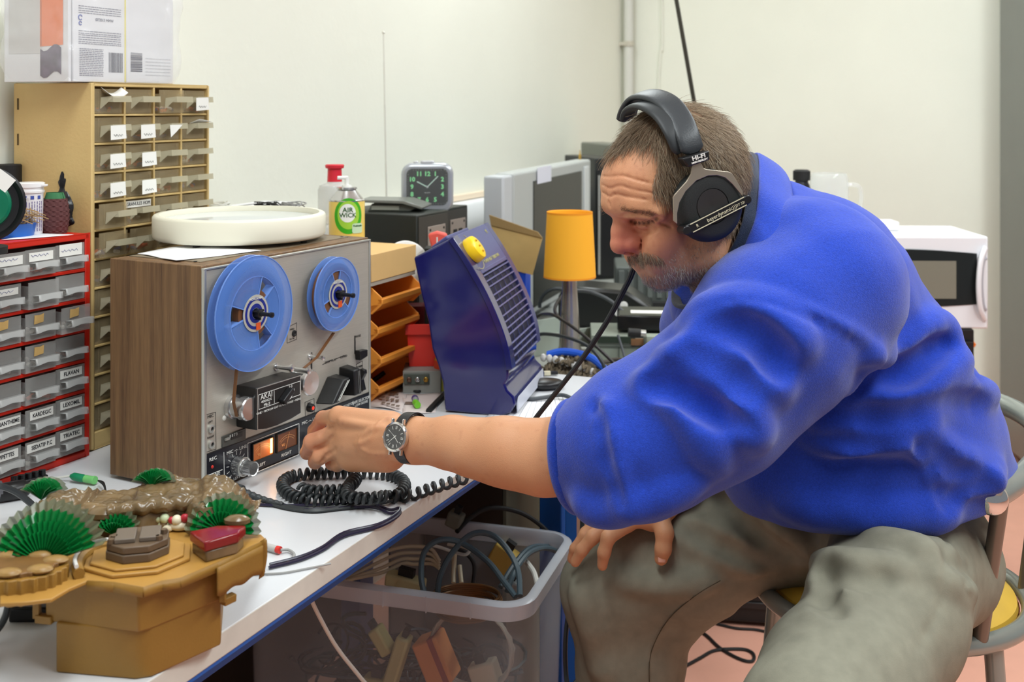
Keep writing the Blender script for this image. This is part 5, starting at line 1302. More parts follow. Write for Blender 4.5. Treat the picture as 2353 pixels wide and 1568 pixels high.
# red bin, connector strip, yellow bottle, dark things behind heater
q = at(966, 842); 
t = thing('red_bin', 'small red storage bin left of the navy heater', 'bin', (P(966,0,2.34).x, 2.34, TABLE+.0458), math.radians(2))
s = 2.34/F; w_ = 50*s; h_ = 98*s
b = MB(); b.add([(-w_/2, 0, 0), (w_/2+.02, 0, 0), (w_/2+.02, .06, 0), (-w_/2, .06, 0), (-w_/2-.004, -.006, h_*.8), (w_/2+.02, -.006, h_*.8), (w_/2+.02, .066, h_*.8), (-w_/2-.004, .066, h_*.8)], [(0, 3, 2, 1), (0, 1, 5, 4), (1, 2, 6, 5), (2, 3, 7, 6), (3, 0, 4, 7)])
obj('bin_body', b, mat('red bin plastic', (224, 52, 40), .4), t, bev=.003, solid=.002)
b = MB(); b.box(-w_/2-.008, w_/2+.022, -.012, -.005, h_*.76, h_); b.box(-w_/2-.008, -w_/2-.003, -.012, .03, h_*.76, h_); b.box(w_/2+.017, w_/2+.022, -.012, .03, h_*.76, h_); obj('bin_rim', b, mat('red bin plastic'), t, bev=.001)
q = P(962, 868, 2.30)
t = thing('socket_strip', 'grey strip with three round sockets in front of the red bin', 'connector', (q.x, q.y, TABLE), math.radians(2))
b = MB(); b.box(-.032, .045, 0, .115, 0, .045); obj('shelf_block', b, mat('pale grey block', (150, 152, 146), .5), t, bev=.001)
b = MB(); b.box(-.030, .022, -.003, -.0002, .018, .040); obj('strip', b, mat('grey green strip', (84, 92, 84), .5), t, bev=.003)
for k, m_ in enumerate((mat('brass', (196, 160, 80), .3, .8), m_alu, mat('dull brass', (130, 104, 90), .4, .7))):
    x = .015-k*.017; b = MB(); b.lathe((x, -.003, .029), (0, -1, 0), [(0, .005), (.004, .005), (.0045, .004), (.002, .003), (.001, 0)], 18); obj('round_socket', b, m_, t)
q = at(1008, 898)
t = thing('yellow_bottle', 'small clear bottle of yellow liquid behind the navy heater', 'bottle', (q.x+.012, q.y+.012, TABLE)); s = q.y/F
b = MB(); b.lathe((0, 0, 0), (0, 0, 1), [(0, 0), (0, .020), (.002, .022), (.06, .022), (.075, .016), (.078, .012)], 28); obj('bottle_body', b, mat('yellow liquid plastic', (228, 222, 90), .15, alpha=.75), t)
b = MB(); b.lathe((0, 0, 0), (0, 0, 1), [(.034, .0223), (.034, .0228), (.062, .0228), (.062, .0223)], 28); obj('bottle_label', b, mat('orange red label', (222, 84, 50), .5), t)
b = MB(); b.cyl((0, 0, .076), (0, 0, .098), .012, n=18); obj('bottle_cap', b, mat('white cap'), t)
# white disc, maroon box, headphones
q = P(935, 610, 2.44)
t = thing('white_disc', 'plain white round plate propped behind the orange bins', 'disc', (q.x, q.y, TABLE+.10))
zc0 = q.z-TABLE-.10
b = MB(); b.lathe((.0, 0, zc0), (.55, -1, .35), [(-.0015, 0), (-.0015, .052), (.0, .054), (.0015, .052), (.0018, .012), (.0010, .008)], 48); obj('disc', b, mat('matt white', (236, 236, 232), .5), t)
q = P(962, 690, 2.425)
t = thing('maroon_box', 'dark red box between the orange bins and the heater', 'box', (q.x, q.y, TABLE), math.radians(10))
b = MB(); b.box(-.024, .05, 0, .045, 0, .155); obj('box_body', b, mat('maroon card', (96, 28, 32), .5), t, bev=.001)
b = MB(); b.box(-.024, .05, -.001, 0, .10, .103); obj('box_seam', b, mat('maroon seam', (60, 16, 20), .5), t)
q = P(925, 740, 2.46)
t = thing('old_headphones', 'black and chrome headphones hanging in the gap behind the orange bins', 'headphones', (q.x, q.y, TABLE))
b = MB(); b.tube([(.02+.035*math.cos(a), -.012, .11+.028*math.sin(a)) for a in [math.radians(-80+14*i) for i in range(15)]], .004, 8); obj('band', b, m_alu, t)
b = MB(); b.ball((.02, .0, .06), .042, 20, (.9, .5, 1.3)); obj('ear_pad', b, m_blk, t)
b = MB(); b.box(-.02, .06, -.01, .03, 0, .012); obj('stand', b, m_blkm, t)
q = P(1008, 548, 2.42)
t = thing('red_plug', 'salmon red plastic piece lying on top behind the heater', 'plug', (q.x, q.y, TABLE))
zz0 = q.z-TABLE
b = MB(); b.T = Matrix.Translation((0, 0, zz0)) @ Matrix.Rotation(math.radians(-12), 4, 'Y'); b.prism([(-.018, -.02), (.014, -.015), (.020, .006), (.0, .016), (-.020, .014)], -.012, .012, 'y'); obj('body', b, mat('salmon red', (226, 92, 80), .5), t, bev=.004)
b = MB(); b.T = Matrix.Translation((0, 0, zz0)); b.box(-.004, -.001, -.0128, -.012, -.01, .004); obj('white_mark', b, m_print, t)
b = MB(); b.box(-.03, .03, .0, .05, 0, zz0-.022); obj('stand_box', b, m_spk, t)
# papers by the hand: blister print, sheet, green-topped tube
m_news = mat('printed paper', (228, 216, 212), .7)
sheet('printed_leaflet', 'white leaflet with rows of small dark pictures right of the recorder', 'paper', [at(845, 935), at(852, 884), at(935, 912), at(925, 948)], m_news, wav=.004)
t = sc.objects[-1]; b = MB()
for i in range(4):
    for j in range(3):
        c = at(878+i*11+j*1.5, 900+j*13+i*2.5, TABLE+.007)-t.location; b.box(c.x-.0036, c.x+.0036, c.y-.006, c.y+.006, c.z, c.z+.0004)
obj('printed_pictures', b, mat('grey brown print', (120, 104, 92), .6), t)
sheet('printed_form', 'white form with a small brown picture under the green-topped tube', 'paper', [at(925, 955)+Vector((0, 0, .001)), at(925, 908)+Vector((0, 0, .001)), at(1015, 905)+Vector((0, 0, .001)), at(1000, 950)+Vector((0, 0, .001))], m_news, wav=.0008)
t = sc.objects[-1]; b = MB(); c = at(940, 927, TABLE+.0025)-t.location; b.box(c.x-.008, c.x+.008, c.y-.010, c.y+.010, c.z, c.z+.0004); obj('printed_picture', b, mat('grey brown print'), t)
q = at(957, 936)
t = thing('glue_stick', 'small tube with a purple cap and green end behind the watch', 'tube', (q.x, q.y, TABLE+.009))
b = MB(); b.tube([(-.002, 0, 0), (.004, -.020, 0)], .0065, 14); obj('green_end', b, mat('bright green', (120, 200, 50), .4), t)
b = MB(); b.tube([(-.004, .022, 0), (-.002, 0, 0)], .0062, 14); obj('clear_tube', b, mat('clear plastic tube', (220, 224, 224), .2, alpha=.6), t)
b = MB(); b.tube([(-.006, .032, 0), (-.004, .021, 0)], .0068, 14); obj('purple_cap', b, mat('purple cap', (84, 66, 130), .4), t)
# lined notebook
pq = [at(1080, 990), at(1175, 915), at(1290, 912), at(1330, 985)]
nb = sheet('lined_paper', 'lined white sheet under the cord between heater and blue sleeve', 'paper', [p+Vector((0, 0, .0012)) for p in pq], wav=.0006)
b = MB()
for i in range(14):
    f = i/13; a = pq[1]*(1-f)+pq[2]*f; c = pq[0]*(1-f)+pq[3]*f; b.tube([a-nb.location+Vector((0, 0, .0024)), c-nb.location+Vector((0, 0, .0024))], .0003, 4)
obj('ruled_line', b, mat('grey ruled line', (150, 152, 160), .6), nb)
# black pouch/adapter and its cable, usb stick
q = at(1255, 900)
t = thing('mouse_pouch', 'rounded black eyeglass-like case on the bench right of the heater', 'case', (q.x, q.y+.02, TABLE), math.radians(12))
b = MB(); b.ball((0, 0, .011), .034, 24, (1.15, .75, .34)); obj('case', b, m_blk, t)
b = MB(); b.lathe((0, 0, .0112), (0, 0, 1), [(-.0005, .030), (.0005, .030)], 8) if 0 else b.tube([(.0385*math.cos(a), .0252*math.sin(a), .0112) for a in [2*math.pi*i/40 for i in range(40)]], .0008, 4, closed=True); obj('seam', b, m_blkm, t)
q = at(1255, 872)
t = thing('usb_stick', 'small navy and silver stick lying on the bench beyond the black case', 'stick', (q.x, q.y+.03, TABLE), math.radians(8))
b = MB(); b.box(-.03, -.004, -.006, .006, 0, .012); obj('body', b, mat('navy body', (40, 52, 90), .4), t, bev=.002)
b = MB(); b.box(-.004, .010, -.005, .005, .002, .010); obj('collar', b, mat('cream collar', (216, 208, 180), .4), t)
b = MB(); b.box(.010, .026, -.0045, .0045, .003, .009); obj('connector', b, m_blk, t)
cable('heater_cable', 'thick grey power cable looping over the lined sheet to the bench edge', [T(1190, 908, .005), T(1215, 917, .006), T(1250, 914, .008), T(1290, 908, .010), T(1318, 920, .010), T(1332, 940, .004), T(1340, 965, .004)], .0042, mat('grey power cable', (74, 78, 82), .45))
cable('loop_cable', 'short dark cable loop on the bench before the orange bins', [T(898, 888, .004), T(920, 885, .004), T(945, 883, .004), T(968, 886, .004), T(974, 893, .004), T(962, 900, .004), T(940, 895, .005), T(927, 880, .01), T(924, 868, .014)], .0026, m_blkm)
cable('bundled_lead', 'black lead sticking up between the recorder and the bins', [T(850, 880, .002), T(868, 868, .012), T(884, 856, .022)], .005, m_blk)
# ------------------------------------------------------------------ second desk behind the bench, in the room corner
DZ = .72
d0 = corner+U*.015; 
t = thing('rear_desk', 'grey desk in the corner behind the workbench covered with electronics', 'table', (corner.x, corner.y, 0), TA)
m_desk = mat('grey desk top', (150, 152, 146), .5, noise=.05, nscale=8)
b = MB(); b.box(.01, 1.75, -.10, .56, DZ-.03, DZ); obj('desk_top', b, m_desk, t, bev=.002)
for xx, yy in ((.06, -.06), (.06, .52), (1.68, -.06), (1.68, .52)):
    b = MB(); b.box(xx-.02, xx+.02, yy-.02, yy+.02, 0, DZ-.03); obj('leg', b, mat('dark steel', (60, 62, 62), .4), t)
b = MB(); b.box(.05, 1.69, .49, .51, .25, DZ-.03); obj('modesty_panel', b, mat('dark panel', (52, 50, 46), .6), t)
def R_(px, py, h=0): return on_z(px, py, DZ+h)
def RD_(px, d, z=DZ): q = P(px, 0, d); return Vector((q.x, q.y, z))
# television
q = Vector((.135, 3.40, DZ))
t = thing('television', 'light grey flat television with a paper note on its top edge', 'television', q, math.radians(72))
s = 3.45/F; Wt, Ht = .84, 1.156-DZ
m_tv = mat('light grey tv plastic', (176, 180, 178), .4)
b = MB(); b.box(-Wt/2, Wt/2, 0, .055, .03, Ht); obj('cabinet', b, m_tv, t, bev=.008, seg=3)
b = MB(); b.box(-Wt/2-.075, -Wt/2+.002, .004, .06, .05, Ht-.004); obj('side_speaker', b, mat('tv side', (190, 194, 198), .4), t, bev=.006)
b = MB(); b.box(-.246, .290, -.0025, .001, .05, Ht-.032); obj('screen', b, mat('dark screen', (40, 42, 38), .35, spec=.25), t, bev=.001)
b = MB(); b.box(Wt/2-.100, Wt/2-.040, -.004, .0, .05, Ht-.02); obj('right_strip', b, mat('tv light strip', (206, 210, 210), .35), t, bev=.002)
b = MB(); b.box(-.215, -.075, -.004, -.0026, Ht-.042, Ht+.004); obj('paper_note', b, mat('bluish note', (222, 224, 236), .6), t)
b = MB(); b.box(-.10, .10, -.05, .10, 0, .012); b.box(-.03, .03, .01, .04, .01, .04); obj('stand', b, m_tv, t, bev=.004)
b = MB(); b.lathe((Wt/2-.03, .03, Ht), (0, 0, 1), [(0, .004), (.012, .005), (.02, .002), (.032, .001), (.032, 0)], 12); obj('antenna_stub', b, mat('brass'), t)
# dark towers to the right of the tv
q = RD_(1402, 4.02)
t = thing('computer_tower', 'black computer tower standing behind the orange lamp', 'computer', q, math.radians(18))
b = MB(); b.box(-.060, .047, 0, .30, 0, .43); obj('case', b, mat('dark tower', (40, 42, 40), .45), t, bev=.004)
b = MB(); b.box(-.052, .042, -.008, -.001, .01, .39); fpn = obj('front_panel', b, m_blk, t, bev=.002)
for z in (.35, .31, .27):
    b = MB(); b.box(-.045, .035, -.0105, -.008, z, z+.03); obj('drive_cover', b, mat('dark tower'), fpn, bev=.001)
b = MB(); b.box(-.05, -.042, -.011, -.008, .02, .37); obj('silver_strip', b, m_alu2, fpn)
q = RD_(1440, 4.30)
t = thing('silver_tower', 'tall pale silver case between the black tower and the man', 'computer', q, math.radians(18))
b = MB(); b.box(-.07, .03, 0, .30, 0, .47); obj('case', b, mat('pale case', (120, 122, 112), .45), t, bev=.006)
b = MB(); b.box(-.066, -.03, -.004, 0, .10, .44); obj('door', b, mat('pale case door', (206, 206, 196), .4), t, bev=.002)
# wire rack visible under the nose
q = RD_(1445, 3.7)
t = thing('white_rack', 'small white wire rack on the rear desk below the nose', 'rack', (q.x+.02, q.y-.25, DZ+.0))
b = MB()
for i in range(7): b.tube([(-.06+i*.02, 0, 0), (-.06+i*.02, 0, .12)], .0028, 6)
obj('upright', b, mat('white rail'), t)
b = MB()
for z in (.03, .115): b.tube([(-.07, 0, z), (.07, 0, z)], .0032, 6)
obj('cross_wire', b, mat('white rail'), t)
# kraft carton with open flap and blue box
q = RD_(1190, 2.95)
t = thing('open_carton', 'opened brown cardboard box with its flap up, behind the navy heater', 'box', q, math.radians(-12))
s = 2.95/F
m_kr = mat('brown corrugated card', (196, 166, 108), .8, noise=.03, nscale=40)
zf = lambda py: CAMZ-(py-HY)*s-DZ
b = MB(); b.prism([(-.06, zf(600)), (.052, zf(622)), (.078, zf(538)), (-.055, zf(512))], -.07, -.066, 'y'); fl = obj('flap', b, m_kr, t)
b = MB(); b.prism([(-.055, zf(512)), (.078, zf(538)), (.066, zf(525)), (-.060, zf(489))], -.074, -.068, 'y'); obj('flap_edge', b, mat('darker card edge', (150, 124, 80), .8), t)
b = MB(); b.box(-.06, .034, -.066, .0, 0, zf(606)); obj('carton_body', b, mat('blue card', (26, 74, 196), .4), t, bev=.001)
b = MB(); b.box(-.058, .032, -.0676, -.066, .06, .066); obj('white_rule', b, m_label, t)
# grey metal channel / tray
q = RD_(1262, 2.80)
t = thing('grey_tray', 'pale grey metal tray with an angled edge behind the orange lamp', 'tray', q, math.radians(38))
m_tr = mat('pale green grey metal', (156, 164, 154), .4)
b = MB(); b.box(-.17, .20, 0, .004, 0, .05); obj('tray_wall', b, m_tr, t, bev=.001)
b = MB(); b.box(-.17, .20, .004, .16, 0, .004); obj('tray_floor', b, m_tr, t)
b = MB(); b.box(-.17, .20, .156, .16, .004, .05); obj('tray_wall', b, m_tr, t, bev=.001)
# lamp
q = R_(1309, 800); q = RD_(1309, 2.66); s = 2.66/F
t = thing('table_lamp', 'small table lamp with an orange fabric shade and brushed steel foot', 'lamp', q)
zf = lambda py: CAMZ-(py-HY)*s-DZ
b = MB(); rt_, rb_ = 52*s, 59.5*s; z1_, z0_ = zf(487), zf(637)
b.lathe((0, 0, 0), (0, 0, 1), [(z0_, rb_), (z0_+.003, rb_), (z1_-.003, rt_), (z1_, rt_)], 64)
b2 = obj('lamp_shade', b, mat('orange fabric shade', (255, 182, 44), .75, bump=.0001, bscale=900), t, solid=.0012, ang=80)
nt = b2.data.materials[0].node_tree; nt.nodes['Principled BSDF'].inputs['Emission Color'].default_value = srgb((250, 160, 30)); nt.nodes['Principled BSDF'].inputs['Emission Strength'].default_value = 0.0
b = MB(); b.lathe((0, 0, 0), (0, 0, 1), [(z0_, rb_+.0008), (z0_+.004, rb_+.0006)], 64); b.lathe((0, 0, 0), (0, 0, 1), [(z1_-.004, rt_+.001), (z1_+.0005, rt_+.0008)], 64); obj('shade_hem', b, mat('orange hem', (240, 150, 24), .7), b2)
b = MB(); b.lathe((0, 0, 0), (0, 0, 1), [(0, 0), (0, 48*s), (.004, 46*s), (.02, 36*s), (.05, 25*s), (zf(700), 20*s), (zf(660), 17*s), (zf(640), 17*s), (z0_+.02, 17*s), (z0_+.02, 0)], 40); obj('lamp_foot', b, mat('brushed steel foot', (196, 190, 178), .26, .85), t)
b = MB(); b.lathe((0, 0, 0), (0, 0, 1), [(z0_+.02, .009), (z0_+.05, .009), (z0_+.052, .016), (z0_+.07, .020), (z0_+.09, .016), (z0_+.1, 0)], 24); obj('bulb', b, mat('unlit bulb', (236, 234, 226), .3), t)
b = MB()
for k in range(3):
    a = math.radians(30+120*k); b.tube([(0, 0, z1_-.012), (rt_*math.cos(a), rt_*math.sin(a), z1_-.012)], .0012, 5)
obj('shade_spider', b, m_alu2, t)
# blue backed chenille brush
q = R_(1335, 870); q = RD_(1325, 2.53); 
t = thing('dust_mop_brush', 'shaggy grey brown dusting mitt with a blue back and white tufts', 'brush', q, math.radians(-28))
m_chen = mat('grey brown chenille', (110, 98, 80), .95, noise=.35, nscale=90)
b = MB(); rnd = random.Random(4)
for i in range(420):
    x = rnd.uniform(-.075, .075); y = rnd.uniform(-.03, .03); z = rnd.uniform(.006, .060)*(1-(x/.1)**2)
    n = Vector((rnd.uniform(-.4, .4), rnd.uniform(-1, .1), rnd.uniform(-.8, .1))).normalized(); c = Vector((x, y-.01, z)); b.tube([c, c+n*.006, c+n*.013+Vector((0, 0, -.003))], [.0030, .0042, .0028], 6)
tag(obj('chenille', b, m_chen, t), kind='stuff')
b = MB(); b.ball((0, 0, .022), .07, 20, (1.0, .4, .38)); obj('pad', b, m_chen, t)
b = MB(); b.tube(smoothpts([(-.062, -.020, .055), (-.03, -.014, .064), (.01, -.014, .064), (.05, -.016, .055), (.085, -.014, .028)], 6), .0085, 10); obj('blue_back', b, mat('blue plastic back', (40, 96, 214), .4), t)
b = MB()
for i in range(9):
    x = -.068+i*.015; b.ball((x, -.030, .050-.0006*i*i*.5), .0075, 10, (1, .9, 1.25))
obj('white_tufts', b, mat('white tuft', (214, 212, 208), .9), t)
# grey electronics case in front of the man's elbow, with pale side box
q = RD_(1440, 2.72)
t = thing('grey_amplifier', 'grey green metal electronics case on the rear desk', 'case', q, math.radians(-3))
m_gg = mat('grey green enamel', (134, 142, 130), .45)
b = MB(); b.box(-.085, .14, 0, .16, 0, .062); obj('case_body', b, m_gg, t, bev=.002)
b = MB(); b.box(.045, .15, -.035, .001, 0, .068); obj('front_block', b, mat('pale grey green', (152, 162, 148), .45), t, bev=.002)
b = MB(); b.box(-.083, .045, -.003, 0, .034, .037); b.box(-.02, -.018, -.003, 0, 0, .034); obj('panel_joint', b, mat('dark joint', (80, 86, 78), .6), t)
b = MB(); b.box(-.07, .02, -.006, -.001, .045, .060); obj('dark_slot', b, mat('dark green slot', (40, 52, 40), .5), t)
b = MB(); b.box(.01, .04, -.0065, -.001, .040, .056); obj('brown_patch', b, mat('brown patch', (130, 92, 60), .6), t)
q2 = RD_(1490, 2.74, DZ+.070)
t = thing('set_top_box', 'black set-top box with a white label strip on its lid', 'electronics', (q2.x, q2.y, DZ+.0695), math.radians(-5))
b = MB(); b.box(-.075, .075, 0, .13, 0, .036); obj('case_body', b, mat('black glossy case', (24, 24, 24), .25), t, bev=.003)
b = MB(); b.box(-.07, .07, .002, .125, .036, .0366); obj('lid_panel', b, mat('dark olive lid', (52, 54, 44), .5), t)
b = MB(); b.box(-.042, .060, .030, .070, .0367, .0374); obj('white_label', b, m_label, t)
b = MB(); b.box(.03, .032, -.0008, 0, .012, .022); obj('front_mark', b, mat('dull print', (130, 120, 110), .5), t)
# black rca plug
t = thing('black_plug', 'black plug with a metal tip in front of the set-top box', 'plug', RD_(1468, 2.66, DZ+.07)-Vector((0, 0, .0)))
b = MB(); b.tube([(-.025, 0, .012), (.004, 0, .010)], .010, 14); obj('body', b, m_blkm, t)
b = MB(); b.tube([(.004, 0, .010), (.016, 0, .009)], .0085, 14); obj('tip', b, m_alu2, t)
b = MB(); b.box(-.02, .01, -.006, .006, 0, .004); obj('cord_stub', b, m_blkm, t)
# wooden brush, papers
t = thing('paint_brush', 'wooden handled flat tool lying behind the lamp foot', 'tool', RD_(1375, 2.80, DZ), math.radians(-4))
b = MB(); b.box(-.055, .012, -.012, .012, .006, .016); obj('white_blade', b, mat('white steel', (206, 210, 206), .35), t, bev=.002)
b = MB(); b.prism(rrect(.06, .024, .01), .004, .018, 'z'); b.v = [(x+.040, y, z) for x, y, z in b.v]; obj('wooden_handle', b, mat('pale wood', (198, 164, 108), .6), t, bev=.002)
b = MB(); b.cyl((.055, 0, .0182), (.055, 0, .0186), .005, n=14); obj('hang_hole', b, m_blkm, t)
# black machines behind
q = RD_(1390, 3.12)
t = thing('black_machine', 'black machine with two white round buttons on the rear desk', 'machine', q, math.radians(-8))
b = MB(); b.prism([(-.13, 0), (.13, 0), (.13, .06), (.06, .105), (-.09, .115), (-.13, .09)], 0, .14, 'y'); obj('housing', b, mat('black machine shell', (30, 31, 30), .3), t, bev=.01, seg=3)
for x, z in ((.052, .066), (.036, .046)):
    b = MB(); b.lathe((x, -.001, z), (0, -1, 0), [(0, 0), (0, .011), (.004, .010), (.005, .006), (.004, 0)], 24); obj('white_button', b, mat('white button', (226, 226, 222), .35), t)
b = MB(); b.tube([(-.13+.05*math.cos(a), -.012, .06+.05*math.sin(a)) for a in [math.radians(-40+15*i) for i in range(16)]], .005, 8); obj('hose', b, m_cable, t)
q = RD_(1515, 3.36)
t = thing('grey_printer', 'dark grey printer with a slatted front behind the chin', 'printer', q, math.radians(-4))
b = MB(); b.box(-.13, .15, 0, .22, 0, .135); obj('case', b, mat('printer grey', (84, 90, 86), .5), t, bev=.006)
for k in range(9):
    b = MB(); b.box(-.12+k*.028, -.104+k*.028, -.006, .0, .045, .125); obj('slat', b, mat('printer slat', (100, 106, 102), .5), t, bev=.001)
b = MB(); b.box(-.13, .15, -.012, .0, 0, .035); obj('dark_base', b, m_blkm, t, bev=.003)
b = MB(); b.ball((.085, -.012, .105), .008, 12); obj('copper_knob', b, mat('copper', (200, 140, 110), .35, .6), t)
# dark bulk behind: monitors stacked below the tv
q = RD_(1120, 3.15)
t = thing('dark_case', 'large dark case standing behind the cardboard flap', 'case', q, math.radians(24))
b = MB(); b.box(-.14, .04, 0, .10, 0, .185); obj('case_body', b, mat('dark case', (34, 36, 32), .5), t, bev=.004)
b = MB(); b.box(-.12, .03, -.003, 0, .02, .165); obj('front_panel', b, m_blk, t, bev=.002)
# cable coil and loops beside the bench end
q = RD_(1418, 2.50, 0)
def ring_cable(name, label, c, rx, ry, n, r, m, z):
    b = MB(); rnd = random.Random(hash(label) % 1000 if 0 else len(label))
    for k in range(n):
        o_x, o_y = rnd.uniform(-.006, .006), rnd.uniform(-.006, .006); b.tube([(o_x+(rx+rnd.uniform(-.006, .006))*math.cos(a), o_y+ry*math.sin(a), r+k*r*1.5+.003*math.sin(3*a+k)) for a in [2*math.pi*i/40 for i in range(40)]], r, 6, closed=True)
    o = obj(name, b, m); o.location = (c.x, c.y, z); return tag(o, label, 'cable')
ring_cable('cable_coil', 'coil of brown black cable on the rear desk past the bench corner', RD_(1408, 2.56), .042, .05, 5, .0038, mat('brown cable', (62, 52, 42), .5), DZ)
def loopc(label, pts, r, m):
    P_ = [P(x, y, d) for x, y, d in pts]; return cable('loose_cable', label, P_, r, m)
m_bc = mat('brown black cable', (40, 34, 30), .45)
loopc('black cable arching from the heater over the blue brush down to the rear desk', [(1236, 770, 2.62), (1255, 768, 2.6), (1300, 775, 2.52), (1350, 795, 2.48), (1385, 835, 2.46), (1395, 880, 2.45), (1396, 905, 2.44)], .0042, m_cable)
loopc('dark cable running from the tray behind the lamp to the coil', [(1232, 730, 2.75), (1250, 722, 2.72), (1280, 728, 2.6), (1340, 770, 2.56), (1390, 815, 2.54), (1425, 850, 2.53), (1432, 868, 2.52)], .0038, m_bc)
loopc('dark cable loop behind the lamp foot', [(1292, 680, 2.9), (1278, 700, 2.86), (1276, 718, 2.84), (1290, 735, 2.8), (1310, 740, 2.8)], .0045, m_bc)
loopc('grey cable curving from the lamp towards the set-top box', [(1322, 668, 2.85), (1360, 672, 2.84), (1400, 690, 2.84), (1430, 715, 2.82), (1448, 735, 2.80)], .0045, mat('grey power cable'))
loopc('grey cable arching over the set-top box', [(1450, 736, 2.86), (1470, 722, 2.86), (1500, 722, 2.87), (1530, 732, 2.88), (1556, 742, 2.9)], .005, mat('grey power cable'))
loopc('thin grey cable hanging in front of the grey amplifier', [(1420, 770, 2.64), (1432, 810, 2.62), (1442, 850, 2.60), (1446, 862, 2.60)], .003, mat('grey power cable'))
# papers/trays beyond bench corner
q = RD_(1345, 2.475)
t = thing('pale_trays', 'stack of pale cream trays just beyond the bench corner', 'tray', (corner.x+.035, corner.y+.0, DZ-.11), TA) if 0 else None
t = thing('side_crate', 'cream slatted crate standing on the floor past the bench corner', 'crate', (corner.x+.05, corner.y-.045, 0), math.radians(64))
m_cr = mat('cream crate', (206, 198, 170), .6)
b = MB(); b.box(-.05, .02, -.09, -.03, 0, .60); obj('crate_body', b, m_cr, t, bev=.003)
for k in range(4):
    b = MB(); b.box(-.06+k*.035, -.04+k*.035, -.11, -.02, .601, .612); obj('slat', b, mat('cream slat', (216, 210, 186), .6), t, bev=.001)

# ------------------------------------------------------------------ right side: low dark cabinet with mini oven
q = P(1900, 0, 2.95)
cab = thing('dark_cabinet', 'low black cabinet behind the chair carrying the white microwave', 'cabinet', (q.x, 3.02, 0), math.radians(-5))
CH = CAMZ-(752-HY)*3.0/F-.004
b = MB(); b.box(-.09, .40, 0, .42, .05, CH); obj('body', b, mat('black cabinet', (24, 23, 24), .4), cab, bev=.003)
b = MB(); b.box(-.08, .39, .02, .40, 0, .05); obj('plinth', b, m_blkm, cab)
for x0 in (-.085, .16):
    b = MB(); b.box(x0, x0+.235, -.015, -.002, .07, CH-.03); dd = obj('door', b, mat('black cabinet door', (30, 29, 30), .35), cab, bev=.002)
    b = MB(); b.box(x0+.19, x0+.215, -.028, -.015, .42, .52); obj('handle', b, m_alu2, dd, bev=.002)
s = 3.0/F; x1 = P(2268, 0, 3.0).x; mw = .52
t = thing('microwave', 'white microwave oven with a dark oval window and curved handle behind the man', 'microwave', (x1-mw, 3.02, CH+.001), math.radians(-2))
mh = (748-536)*s
m_mw = mat('white oven enamel', (238, 239, 243), .25)
b = MB(); b.box(0, mw, .02, .26, .0, mh-.0); obj('body', b, m_mw, t, bev=.006)
door = MB(); dx0, dx1 = .0, mw
door.box(dx0, dx1, -.012, .0195, .0, mh); dr = obj('door', door, m_mw, t, bev=.005)
n = 24; pts_ = []
wx0, wx1, wz0, wz1 = .05, mw-.03, .045, mh-.035
for i in range(n+1): u = i/n; pts_.append((wx0+(wx1-wx0)*u, wz1-.006+.010*math.sin(math.pi*u)-.004*u))
for i in range(n+1): u = i/n; pts_.append((wx1-(wx1-wx0)*u, wz0+.020*(1-math.sin(math.pi*u*.5+.2))+.004))
b = MB(); b.prism([(x, z) for x, z in pts_][::-1], -.0145, -.011, 'y'); wn = obj('window', b, mat('black oven glass', (30, 34, 34), .12), dr, bev=.001)
b = MB(); b.box(wx0+.03, wx1-.055, -.0158, -.0144, wz0+.035, wz1-.03); obj('window_mesh', b, mat('grey oven mesh', (128, 126, 112), .3), wn)
hx = mw-.022; b = MB(); b.tube(smoothpts([(hx+.014, -.014, mh-.03), (hx-.004, -.030, mh*.75), (hx-.012, -.036, mh*.5), (hx-.006, -.030, mh*.25), (hx+.012, -.014, .028)], 6), .0085, 12, flat=.8); obj('handle', b, m_mw, dr)
b = MB(); b.tube(smoothpts([(hx+.012, -.015, mh-.055), (hx-.000, -.022, mh*.74), (hx-.006, -.026, mh*.5), (hx, -.022, mh*.27), (hx+.010, -.015, .05)], 6), .009, 10, flat=.6); obj('handle_inset', b, mat('grey handle inset', (176, 178, 186), .3), dr)
q = P(2042, 515, 3.12)
t = thing('white_carton', 'small white carton on top of the microwave beside the shoulder', 'carton', (q.x-.03, 3.12, CH+.001+mh+.001), math.radians(-3))
b = MB(); b.box(-.03, .058, 0, .08, 0, .024); obj('body', b, m_carton, t, bev=.001)
b = MB(); b.box(.005, .007, -.0006, 0, .001, .023); obj('edge_line', b, mat('grey card'), t)
t = thing('glass_jug', 'clear plastic jug on the dark cabinet behind the blue shoulder', 'jug', (P(1905, 0, 3.14).x, 3.14, CH+.0025+mh))
hz_ = CAMZ-(400-HY)*3.14/F-CH-mh
b = MB(); b.lathe((0, 0, 0), (0, 0, 1), [(0, 0), (0, .045), (.01, .05), (hz_*.8, .052), (hz_-.01, .050), (hz_, .046)], 36); obj('vessel', b, mat('clear jug plastic', (236, 240, 238), .06, alpha=.22, spec=.9), t, solid=.0015)
b = MB(); b.tube(smoothpts([(.05, 0, hz_*.8), (.085, 0, hz_*.75), (.085, 0, hz_*.4), (.052, 0, hz_*.3)], 5), .006, 8); obj('handle', b, mat('clear jug plastic'), t)
t = thing('black_cap_bottle', 'bottle whose black cap peeps over the blue shoulder', 'bottle', (P(1842, 0, 3.2).x, 3.2, CH+.0025+mh))
hz_ = CAMZ-(392-HY)*3.2/F-CH-mh
b = MB(); b.lathe((0, 0, 0), (0, 0, 1), [(0, 0), (0, .03), (hz_-.06, .03), (hz_-.035, .018), (hz_-.03, .018)], 24); obj('bottle_body', b, mat('dark bottle', (40, 38, 44), .3), t)
